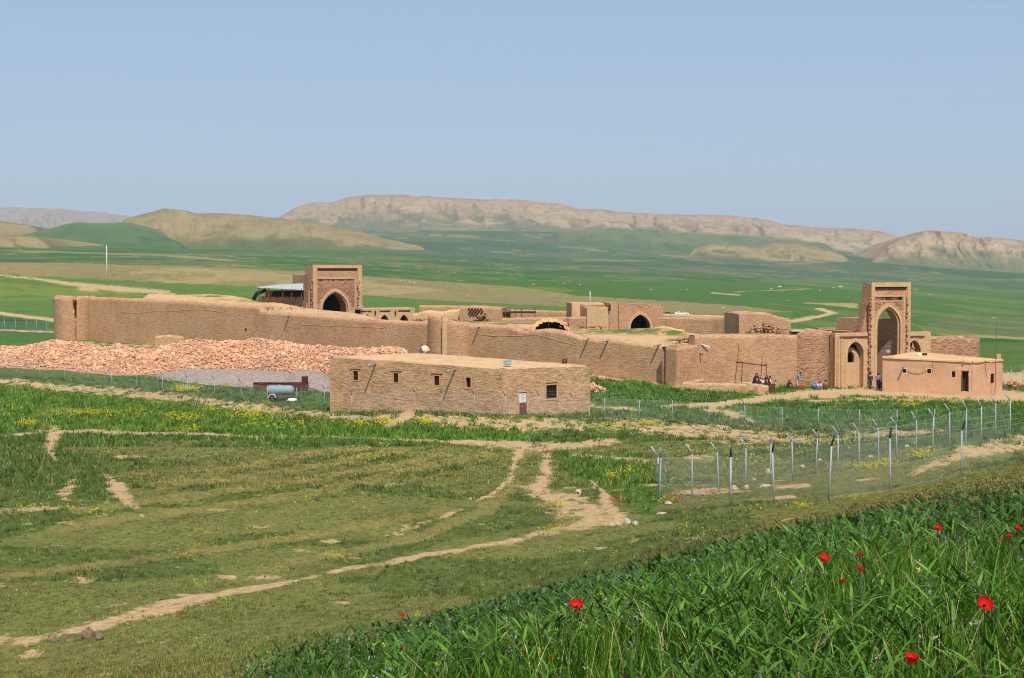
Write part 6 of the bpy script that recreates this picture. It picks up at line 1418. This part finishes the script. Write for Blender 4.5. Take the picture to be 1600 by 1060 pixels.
# ------------------------------------------------------------------ stones
def stones(lst, mat, base_label, cat='stone', size_k=1.0, group=None):
    for i, it in enumerate(lst):
        px, py, w, h_, label = it; x, y, z = hit(px, py, 25, 3000); W_ = w * y / F; Hh = h_ * y / F
        o = lump('field_stone', (x, y, z + Hh * .25), (W_ / 2, W_ / 2 * .8, Hh * .7), mat, 3 + i * 2, 3, .62); o.rotation_euler.z = i * 1.3
        tag(o, label, cat, group)
stones([(76, 1008, 18, 12, 'dark brown clod on the dirt path at the lower left, leftmost of three'), (131, 1002, 22, 14, 'pale grey-brown rock on the lower left path, middle of three'), (148, 1005, 18, 11, 'rounded brown rock touching the grey one on the lower left path')], M_brownstone, '')
stones([(101, 1009, 11, 5, 'small flat brown stone between the clod and the grey rock on the path')], M_brownstone, '')
stones([(981, 822, 12, 10, 'tallest pale boulder at the end of the dirt patch, middle of the row'), (994, 823, 11, 6, 'low pale stone at the right end of the boulder row'), (957, 825, 13, 6, 'flat pale stone at the left end of the boulder row by the dirt patch'), (967, 823, 11, 6, 'reddish stone second from the left in the boulder row'),
        (904, 773, 14, 6, 'lone grey rock lying on the dirt patch by the track'), (1036, 806, 14, 4, 'flat white stone in the grass below the fence corner'), (735, 783, 6, 4, 'small white stone on the grass left of the wheel track'), (218, 811, 6, 5, 'small white stone on the left meadow')], M_stone, '')
stones([(1203, 742, 11, 8, 'upright pale rock inside the fenced plot'), (1256, 733, 10, 5, 'pale flat rock right of the upright rock inside the fenced plot'), (1283, 722, 9, 5, 'round pale rock highest up inside the fenced plot'), (1150, 768, 12, 7, 'whitish block behind the near fence posts, left of its pair'), (1168, 766, 9, 6, 'whitish block at the foot of a fence post inside the plot'),
        (1199, 763, 16, 5, 'long flat white slab inside the fenced plot'), (1180, 752, 8, 4, 'small pale rock above the long white slab'), (1364, 717, 10, 4, 'pale stone between fence posts near the yellow flowers'), (1420, 700, 9, 4, 'pale stone left of the sandy mound'), (1046, 790, 14, 5, 'whitish stones at the foot of the corner fence post')], M_stone, '')
wp = [(627, 439, 5), (634, 440, 4), (640, 441, 4), (647, 442, 5), (592, 462, 4), (730, 462, 5), (833, 445, 5), (882, 444, 4), (906, 445, 4), (1017, 453, 4), (1073, 453, 3), (685, 425, 3), (711, 426, 3), (1218, 449, 8), (1313, 449, 8), (1302, 450, 4), (1205, 452, 5), (1231, 470, 4), (1281, 454, 4), (1305, 506, 3), (1270, 494, 4), (1388, 451, 4), (1430, 453, 4), (1452, 461, 5), (32, 391, 3), (1130, 482, 6), (502, 424, 3)]
for i, (px, py, w) in enumerate(wp):
    x, y, z = hit(px, py, 300, 4000); W_ = w * y / F * .5; o = lump('pale_boulder', (x, y, z + W_ * .15), (W_, W_ * .8, W_ * .4), M_stone, i + 40, 2, .3)
    tag(o, 'tiny pale boulder scattered on the distant green fields', 'boulder', 'pale boulders on the distant fields')

# ------------------------------------------------------------------ foreground meadow, blade by blade
def leaf_mat(name, mult=(1, 1, 1), tr=.22, rough=.5):
    k = NB(name); c = k.attr('Tint'); c = k.mix(1.0, c, mult, 'MULTIPLY'); k.color(c); k.b.inputs['Roughness'].default_value = rough; k.b.inputs['Specular IOR Level'].default_value = .18
    t = k.n.new('ShaderNodeBsdfTranslucent'); k.put(t.inputs['Color'], k.mix(1.0, c, (1.1, 1.25, .6, 1), 'MULTIPLY')); mx = k.n.new('ShaderNodeMixShader'); mx.inputs[0].default_value = tr
    k.l.new(k.b.outputs[0], mx.inputs[1]); k.l.new(t.outputs[0], mx.inputs[2]); k.l.new(mx.outputs[0], k.out.inputs['Surface']); return k.m
M_leaf = leaf_mat('meadow_leaf')
def blades(x, y, z, h, w, tilt, az, curl, tint, segs=4, prof=None, face=None):
    """vectorised curved blades: returns verts, quads, colours"""
    n = len(x); prof = prof or [.75, 1.0, .85, .5, .04]; V = np.zeros((n, (segs + 1) * 2, 3)); fa = az + math.pi / 2 if face is None else face
    wx, wy = np.cos(fa), np.sin(fa); px_, py_, pz_ = x.copy(), y.copy(), z.copy(); ang = tilt.copy()
    for i in range(segs + 1):
        ww = w * prof[min(i, len(prof) - 1)] * .5
        V[:, 2 * i] = np.stack([px_ - wx * ww, py_ - wy * ww, pz_], 1); V[:, 2 * i + 1] = np.stack([px_ + wx * ww, py_ + wy * ww, pz_], 1)
        st = h / segs; px_ = px_ + np.cos(az) * np.sin(ang) * st; py_ = py_ + np.sin(az) * np.sin(ang) * st; pz_ = pz_ + np.cos(ang) * st; ang = ang + curl / segs
    f = np.array([[2 * i, 2 * i + 1, 2 * i + 3, 2 * i + 2] for i in range(segs)]); Fq = (f[None] + (np.arange(n) * (segs + 1) * 2)[:, None, None]).reshape(-1, 4)
    sh = np.linspace(.8, 1.1, segs + 1).repeat(2)  # painted root shade: colour darker at the base, lighter at the tip
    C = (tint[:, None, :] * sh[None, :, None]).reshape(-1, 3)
    return V.reshape(-1, 3), Fq, C
def sample_meadow(n, dmin=3.2, clump=0.0):
    out = []; tot = 0
    while tot < n:
        D = np.sqrt(rng.uniform(dmin ** 2, 22 ** 2, n)); u = rng.uniform(-200, 2000, n) ; x = (u - 800) / F * D
        e = edgeD(u) * (1 + (fbm(x / 1.1, D / 1.1, 77) - .5) * .25); keep = D < e
        if clump: keep &= rng.random(n) < np.clip((fbm(x / .5, D / .5, 79, 3) - clump) * 5, 0, 1)
        out.append(np.stack([x[keep], D[keep]], 1)); tot += keep.sum()
    p = np.concatenate(out)[:n]; return p[:, 0], p[:, 1]
parts = []
def put(x, y, h, w, tilt, curl, col, jit=.2, segs=4, prof=None, zoff=0.0):
    n = len(x); az = rng.uniform(0, 2 * math.pi, n); t = np.array(col)[None] * (1 + rng.normal(0, jit, (n, 1))).clip(.45, 1.8) * (1 + rng.normal(0, .06, (n, 3)))
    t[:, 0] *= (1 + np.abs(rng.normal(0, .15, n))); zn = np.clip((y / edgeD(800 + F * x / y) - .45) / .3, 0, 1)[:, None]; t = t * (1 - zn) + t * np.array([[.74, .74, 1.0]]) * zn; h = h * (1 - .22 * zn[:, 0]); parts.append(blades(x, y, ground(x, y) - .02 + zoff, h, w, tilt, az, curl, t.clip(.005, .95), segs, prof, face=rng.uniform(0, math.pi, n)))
GC = lin(78, 122, 30, .86)
n = 80000; x, y = sample_meadow(n); hk = .55 + .9 * fbm(x / 1.5, y / 1.5, 81)
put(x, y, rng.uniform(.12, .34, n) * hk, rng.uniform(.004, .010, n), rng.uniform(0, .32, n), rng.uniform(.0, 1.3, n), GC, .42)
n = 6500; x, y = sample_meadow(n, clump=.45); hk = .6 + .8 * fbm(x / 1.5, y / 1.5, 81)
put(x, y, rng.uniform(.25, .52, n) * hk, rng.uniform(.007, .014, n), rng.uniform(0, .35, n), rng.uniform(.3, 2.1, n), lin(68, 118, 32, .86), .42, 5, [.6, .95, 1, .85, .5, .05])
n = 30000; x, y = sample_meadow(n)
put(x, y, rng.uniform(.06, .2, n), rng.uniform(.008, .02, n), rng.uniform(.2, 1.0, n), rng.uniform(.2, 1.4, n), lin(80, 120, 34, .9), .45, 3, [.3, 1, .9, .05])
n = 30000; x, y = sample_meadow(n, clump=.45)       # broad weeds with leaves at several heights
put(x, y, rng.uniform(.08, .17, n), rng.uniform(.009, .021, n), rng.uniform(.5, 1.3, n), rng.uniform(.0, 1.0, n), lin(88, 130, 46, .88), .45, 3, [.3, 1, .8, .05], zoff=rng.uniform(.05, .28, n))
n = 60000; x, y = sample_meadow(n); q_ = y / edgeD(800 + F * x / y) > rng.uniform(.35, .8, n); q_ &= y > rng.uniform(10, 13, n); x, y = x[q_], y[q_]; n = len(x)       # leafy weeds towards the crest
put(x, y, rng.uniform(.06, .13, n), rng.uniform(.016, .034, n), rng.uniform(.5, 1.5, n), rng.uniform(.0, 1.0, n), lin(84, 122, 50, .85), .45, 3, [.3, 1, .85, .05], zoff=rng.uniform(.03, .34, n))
n = 7000; x, y = sample_meadow(n)
put(x, y, rng.uniform(.15, .4, n), rng.uniform(.003, .007, n), rng.uniform(0, .6, n), rng.uniform(0, .9, n), lin(176, 166, 110), .2)
# brown seed heads along the crest, purple-grey clover heads, tiny yellow heads
def heads(n, col, size, hgt, dlo=.0, ulo=-200, uhi=2000, jit=.2):
    x, y = sample_meadow(n * 4, dmin=5); u = 800 + F * x / y; k_ = (y / edgeD(u) > dlo) & (u > ulo) & (u < uhi); x, y = x[k_][:n], y[k_][:n]; n = len(x)
    hh = rng.uniform(*hgt, n); z = ground(x, y)
    az = rng.uniform(0, 6.28, n); t = np.tile(np.array(lin(90, 120, 60)), (n, 1)); parts.append(blades(x, y, z, hh, np.full(n, .005), np.zeros(n) + .05, az, np.zeros(n), t, 2, [1, 1, 1]))
    for q in range(7):
        ox, oy, oz = rng.normal(0, size * .6, n), rng.normal(0, size * .6, n), rng.normal(0, size * .9, n); t = np.array(col)[None] * (1 + rng.normal(0, jit, (n, 1))).clip(.4, 1.7)
        parts.append(blades(x + ox, y + oy, z + hh + oz, np.full(n, size * 1.3), np.full(n, size * .9), rng.uniform(0, 1.5, n), rng.uniform(0, 6.28, n), np.zeros(n), np.tile(t, (1, 1)), 2, [.5, 1, .2], face=rng.uniform(0, 3.14, n)))
heads(420, lin(120, 90, 62), .018, (.24, .44), .66, 1000)
heads(110, lin(98, 70, 58), .018, (.18, .36), .5, 500)
heads(700, lin(170, 170, 165), .011, (.12, .3), .2)
heads(800, lin(140, 130, 72), .022, (.2, .42), .75, 1300)
heads(80, lin(225, 205, 40), .012, (.15, .35), .1)
V = []; Fa = []; Cl = []; o_ = 0
for v, f, c in parts: V.append(v); Fa.append(f + o_); Cl.append(c); o_ += len(v)
tg = np_mesh('tall_grass', np.concatenate(V), np.concatenate(Fa), M_leaf, cols={'Tint': np.concatenate(Cl)})
tag(tg, 'lush tall green grass and weeds filling the lower right foreground', 'grass', kind='stuff')

# poppies
M_poppy = simple('poppy_petal', lin(222, 24, 14), .6, .35, 60); M_stem = simple('poppy_stem', lin(96, 130, 60), .6, .1, 20)
kk = M_poppy.node_tree; bs_ = [n_ for n_ in kk.nodes if n_.type == 'BSDF_PRINCIPLED'][0]; tl = kk.nodes.new('ShaderNodeBsdfTranslucent'); tl.inputs['Color'].default_value = (*lin(240, 20, 8), 1); mx = kk.nodes.new('ShaderNodeMixShader'); mx.inputs[0].default_value = .35
kk.links.new(bs_.outputs[0], mx.inputs[1]); kk.links.new(tl.outputs[0], mx.inputs[2]); kk.links.new(mx.outputs[0], [n_ for n_ in kk.nodes if n_.type == 'OUTPUT_MATERIAL'][0].inputs['Surface'])
def poppy(px, py, size, label, openk=1.0, hgt=.42, tiltv=(0.2, -.5)):
    ks = (px - 800) / F; Dd = np.linspace(3, 30, 2700); dz = H - (py - YH) / F * Dd - ground(ks * Dd, Dd)
    i = np.argmax(dz <= hgt) if (dz <= hgt).any() else 300; D = Dd[i]; x, y = ks * D, D; g = gz(x, y); z = zrow(py, D); R_ = size * D / F / 2
    o = empty('poppy', (x, y, g), 0, label, 'poppy'); hh = z - g; tv = Vector((tiltv[0], tiltv[1], 1)).normalized(); rot = Vector((0, 0, 1)).rotation_difference(tv).to_matrix()
    m = MB(); m.tube([(.03, .04, -.02), (.02, .03, hh * .6), (0, .01, hh * .92), Vector((0, 0, hh)) - tv * R_ * .5], .0028, 5); m.build('stem', M_stem, o)
    for q in range(4):
        m = MB(); n1, n2 = 9, 7; a0 = q * math.pi / 2 + .3; rr = 1.0 if q % 2 else .9; P = []
        for j in range(n2 + 1):
            t = j / n2; row = []
            for i in range(n1 + 1):
                s = (i / n1 - .5) * 2; a = a0 + s * (1.0 - .12 * t) ; cup = t ** .8 * math.sin(min(1.0, .95) * 1.2); rad = R_ * rr * (math.sin(t * 1.35 * (0.55 + .45 * openk)) * 1.0) * (1 - .10 * s * s); zz = R_ * (1.0 - .45 * openk) * (t ** 1.6) * 1.25 + R_ * (.10 * math.sin(7 * s + q * 2) + .05 * math.sin(17 * s + q)) * t
                p = rot @ Vector((rad * math.cos(a), rad * math.sin(a), zz - R_ * .5 + q * .0015)) + Vector((0, 0, hh)); row.append(p)
            P.append(row)
        for j in range(n2):
            for i in range(n1): m.quad(P[j][i], P[j][i + 1], P[j + 1][i + 1], P[j + 1][i], sm=True)
        m.build('petal', M_poppy, o)
    m = MB(); c_ = rot @ Vector((0, 0, -R_ * .3)) + Vector((0, 0, hh)); m.lathe(c_, [(0, -.1 * R_), (.17 * R_, 0), (.15 * R_, .2 * R_), (0, .25 * R_)], 10); m.build('seed_head', M_black, o)
poppy(902, 950, 25, 'large open red poppy nearest the middle of the bottom edge, standing alone', .85, .36, (0, -.5))
poppy(1292, 876, 20, 'red poppy with spread petals, left of the cluster of three small poppies', .9, .40)
poppy(1348, 869, 11, 'small red poppy, topmost of the three in the right-hand cluster', .6, .40)
poppy(1348, 893, 13, 'small half-open red poppy, middle one of the right-hand cluster', .5, .38)
poppy(1321, 913, 10, 'narrow red poppy bud, lowest of the right-hand cluster', .25, .36)
poppy(1470, 828, 15, 'red poppy standing near the crest of the tall grass on the right', .8, .42)
poppy(1546, 949, 29, 'large wide-open red poppy near the right edge, seen into its dark centre', 1.0, .40, (0.1, -.9))
poppy(1431, 1037, 28, 'big red cup-shaped poppy at the bottom edge on the right', .55, .34, (0, -.2))
poppy(1596, 828, 12, 'red poppy cut by the right edge of the picture, upper one', .8, .42)
poppy(1583, 841, 11, 'small red poppy just left of the one cut by the right edge', .6, .38)
poppy(1573, 846, 7, 'tiny dark red poppy beside the pair at the right edge', .4, .36)
poppy(627, 966, 9, 'small red poppy at the thin left end of the tall grass', .8, .30)
poppy(675, 963, 7, 'tiny red poppy right of the one at the thin left end of the grass', .7, .30)
poppy(862, 1034, 8, 'drooping narrow red poppy bud low in the grass beneath the large middle poppy', .2, .2)

# ------------------------------------------------------------------ short turf, weeds and yellow flowers further off
def turf(n, m_, d0, d1, hh, ww, spread, u0=-160, u1=1760, keepf=None, jit=.40):
    """n tufts of m_ leaves each"""
    D = np.exp(rng.uniform(math.log(d0), math.log(d1), n)); u = rng.uniform(u0, u1, n); x = (u - 800) / F * D; z = ground(x, D); C, E, px, py = cover(x, D, z)
    k_ = (E + (fbm(x * 1.2, D * .6, 61) - .5) * 1.3 < .58) & (D > edgeD(u) * .9)
    if keepf is not None: k_ &= keepf(px, py, C)
    x, D, C = x[k_], D[k_], C[k_]; n = len(x); lush = np.clip((C[:, 1] - C[:, 0]) / (C[:, 1] + 1e-6) * 2.2, 0, 1); sc = np.clip(D / 60, .8, 2.2)
    t = C * (1 + rng.normal(0, jit, (n, 1))).clip(.35, 1.9) * (1 + rng.normal(0, .07, (n, 3)))
    dryk = rng.random(n) < .07; t[dryk] = np.array(lin(176, 166, 100, .95)) * rng.uniform(.7, 1.1, (dryk.sum(), 1))
    h0 = rng.uniform(.5, 1.2, n) * hh * (.6 + 1.0 * lush) * (.4 + 1.1 * fbm(x / 1.7, D / 1.7, 63, 4)) * np.clip(sc, .8, 1.6)
    r_ = lambda a: np.repeat(a, m_, 0)
    x, D, t, h0, sc = r_(x), r_(D), r_(t), r_(h0), r_(sc); n = len(x); x = x + rng.normal(0, spread, n) * sc; D = D + rng.normal(0, spread, n) * sc; z = ground(x, D)
    h = h0 * rng.uniform(.5, 1.1, n); t = t * (1 + rng.normal(0, .12, (n, 1))).clip(.6, 1.4)
    az = rng.uniform(0, 6.28, n); V = np.zeros((n, 3, 3)); fa = rng.uniform(0, math.pi, n); w = ww * sc * rng.uniform(.6, 1.3, n)
    V[:, 0] = np.stack([x - np.cos(fa) * w, D - np.sin(fa) * w, z - .02], 1); V[:, 1] = np.stack([x + np.cos(fa) * w, D + np.sin(fa) * w, z - .02], 1); V[:, 2] = np.stack([x + np.cos(az) * h * .6, D + np.sin(az) * h * .6, z + h], 1)
    return V.reshape(-1, 3), np.repeat(t, 3, 0)
tv, tc_ = [], []
for a in (turf(62000, 8, 11, 75, .13, .014, .06), turf(36000, 7, 75, 190, .18, .02, .08), turf(16000, 7, 118, 190, .19, .026, .12, keepf=lambda px, py, C: (py > 600) & (py < 700) & (C[:, 1] > C[:, 0] * 1.8))):
    tv.append(a[0]); tc_.append(a[1])
tv = np.concatenate(tv); tu = np_mesh('meadow_turf', tv, np.arange(len(tv)).reshape(-1, 3), M_leaf, cols={'Tint': np.concatenate(tc_)})
tag(tu, 'short patchy green turf covering the meadow below the caravanserai', 'turf', kind='stuff')
YF = [(150, 650, 95, 6, 420), (285, 656, 30, 6, 260), (330, 645, 14, 4, 60), (390, 653, 40, 8, 420), (20, 640, 18, 6, 60), (285, 610, 20, 4, 300), (300, 675, 60, 5, 90), (600, 664, 14, 4, 160), (663, 664, 14, 4, 260), (560, 668, 20, 4, 120), (440, 670, 60, 6, 140),
      (40, 667, 20, 3, 160), (30, 585, 10, 3, 20), (1255, 797, 34, 6, 90), (1190, 800, 30, 8, 40), (1340, 787, 30, 6, 40), (955, 752, 12, 5, 60), (985, 745, 16, 6, 60), (1040, 790, 12, 4, 40), (1440, 718, 18, 4, 160), (1355, 737, 26, 4, 120), (1385, 732, 20, 4, 100), (870, 796, 12, 4, 60), (862, 838, 30, 5, 50), (1020, 668, 50, 4, 120), (950, 672, 30, 3, 80),
      (255, 796, 6, 4, 12), (70, 800, 60, 3, 50), (140, 808, 20, 3, 40), (310, 838, 8, 5, 14), (430, 850, 10, 5, 14), (110, 960, 30, 8, 30), (300, 925, 12, 6, 24), (345, 950, 8, 6, 20), (300, 1015, 14, 12, 24), (60, 1025, 40, 14, 20), (25, 945, 20, 12, 20), (200, 990, 30, 10, 16), (1425, 637, 20, 3, 160), (1560, 590, 1, 1, 2), (290, 613, 26, 3, 200), (1060, 765, 30, 12, 50), (1130, 780, 40, 10, 60), (960, 870, 60, 14, 40), (600, 720, 90, 16, 90), (500, 800, 200, 40, 120), (320, 870, 200, 40, 100), (1150, 720, 100, 18, 160), (1290, 700, 100, 12, 120), (900, 820, 60, 10, 40), (1100, 840, 80, 16, 40), (520, 878, 20, 4, 40), (300, 609, 16, 3, 60), (415, 634, 10, 2, 30), (350, 606, 8, 2, 60)]
xs_, ys_ = [], []
for cx, cy, wx, wy, n in YF:
    for _ in range(int(n * .5)):
        px = cx + rng.normal(0, wx * .5); py = cy + rng.normal(0, wy * .5); xs_.append(px); ys_.append(py)
# rows to depths through a table per column
up = np.arange(-40, 1700, 20); Dl = np.exp(np.linspace(math.log(22), math.log(260), 700)); GG = np.array([ground((u - 800) / F * Dl, Dl) for u in up]); RW = YH + F * (H - GG) / Dl; RW = np.minimum.accumulate(RW, 1)
def depth_of(px, py): i = int(np.clip(round((px + 40) / 20), 0, len(up) - 1)); return float(np.interp(-py, -RW[i], Dl))
fx = np.array([(px - 800) / F * depth_of(px, py) for px, py in zip(xs_, ys_)]); fy = np.array([depth_of(px, py) for px, py in zip(xs_, ys_)]); fx = fx + rng.normal(0, .1, len(fx)); n = len(fx); fz_ = ground(fx, fy)
parts = []; hh = rng.uniform(.14, .34, n) * np.clip(fy / 60, .6, 1.5); S0 = np.clip(fy / 60, .5, 2.0) * .03
parts.append(blades(fx, fy, fz_, hh, np.full(n, .006) * np.clip(fy / 50, 1, 2), np.full(n, .05), rng.uniform(0, 6, n), np.zeros(n), np.tile(np.array(lin(96, 130, 50)), (n, 1)), 1, [1, .6]))
for q in range(3):
    t = np.array(lin(222, 206, 30, .9))[None] * (1 + rng.normal(0, .12, (n, 1))); parts.append(blades(fx + rng.normal(0, 1, n) * S0, fy + rng.normal(0, .04, n), fz_ + hh - rng.uniform(-.02, .08, n), S0 * 1.2, S0 * 1.4, rng.uniform(.2, 1.2, n), rng.uniform(0, 6.28, n), np.zeros(n), t, 1, [1, .5], face=rng.uniform(-.6, .6, n)))
V = []; Fa = []; Cl = []; o_ = 0
for v, f, c in parts: V.append(v); Fa.append(f + o_); Cl.append(c); o_ += len(v)
yo = np_mesh('yellow_wildflowers', np.concatenate(V), np.concatenate(Fa), leaf_mat('wildflower', tr=.2), cols={'Tint': np.concatenate(Cl)})
tag(yo, 'scattered patches of small yellow wildflowers across the meadow', 'wildflowers', kind='stuff')
# a few red specks of distant poppies in the meadow
xs_ = [(1107, 785), (1064, 795), (1056, 789), (958, 792), (965, 795), (537, 661), (541, 664), (445, 652), (588, 667), (595, 669), (275, 634), (1098, 775)]
parts = []; fx = []; fy = []
for px, py in xs_:
    for _ in range(4): d = depth_of(px, py); fx.append((px - 800) / F * d + rng.normal(0, .18)); fy.append(d + rng.normal(0, .2))
fx, fy = np.array(fx), np.array(fy); n = len(fx); fz_ = ground(fx, fy); hh = rng.uniform(.2, .35, n)
parts.append(blades(fx, fy, fz_, hh, np.full(n, .01), np.full(n, .05), np.zeros(n), np.zeros(n), np.tile(np.array(lin(96, 130, 50)), (n, 1)), 1, [1, .6]))
for q in range(2): parts.append(blades(fx, fy, fz_ + hh, np.full(n, .07), np.full(n, .09), np.full(n, .4), rng.uniform(0, 6, n), np.zeros(n), np.tile(np.array(lin(215, 50, 24)), (n, 1)), 1, [.4, 1], face=np.full(n, q * 1.5)))
V = []; Fa = []; Cl = []; o_ = 0
for v, f, c in parts: V.append(v); Fa.append(f + o_); Cl.append(c); o_ += len(v)
po = np_mesh('distant_poppies', np.concatenate(V), np.concatenate(Fa), M_leaf, cols={'Tint': np.concatenate(Cl)})
tag(po, 'tiny red poppies sprinkled far out in the meadow', 'poppies', kind='stuff')

# ------------------------------------------------------------------ the air
m = MB(); zlo = -60; zhi = 470.0; m.box((0, 0, (zlo + zhi) / 2), (29800, 29800, zhi - zlo))
mh, hn, hl = new_mat('haze_air'); ho = hn.new('ShaderNodeOutputMaterial'); pv = hn.new('ShaderNodeVolumePrincipled'); pv.inputs['Color'].default_value = (.80, .90, 1.0, 1); pv.inputs['Density'].default_value = 6e-5; pv.inputs['Anisotropy'].default_value = 0.0
hl.new(pv.outputs[0], ho.inputs['Volume'])
hz_ = m.build('haze', mh); tag(hz_, kind='stuff')
print('ground z range', Z.min(), Z.max(), 'faces', sum(len(o.data.polygons) for o in bpy.data.objects if o.type == 'MESH'))
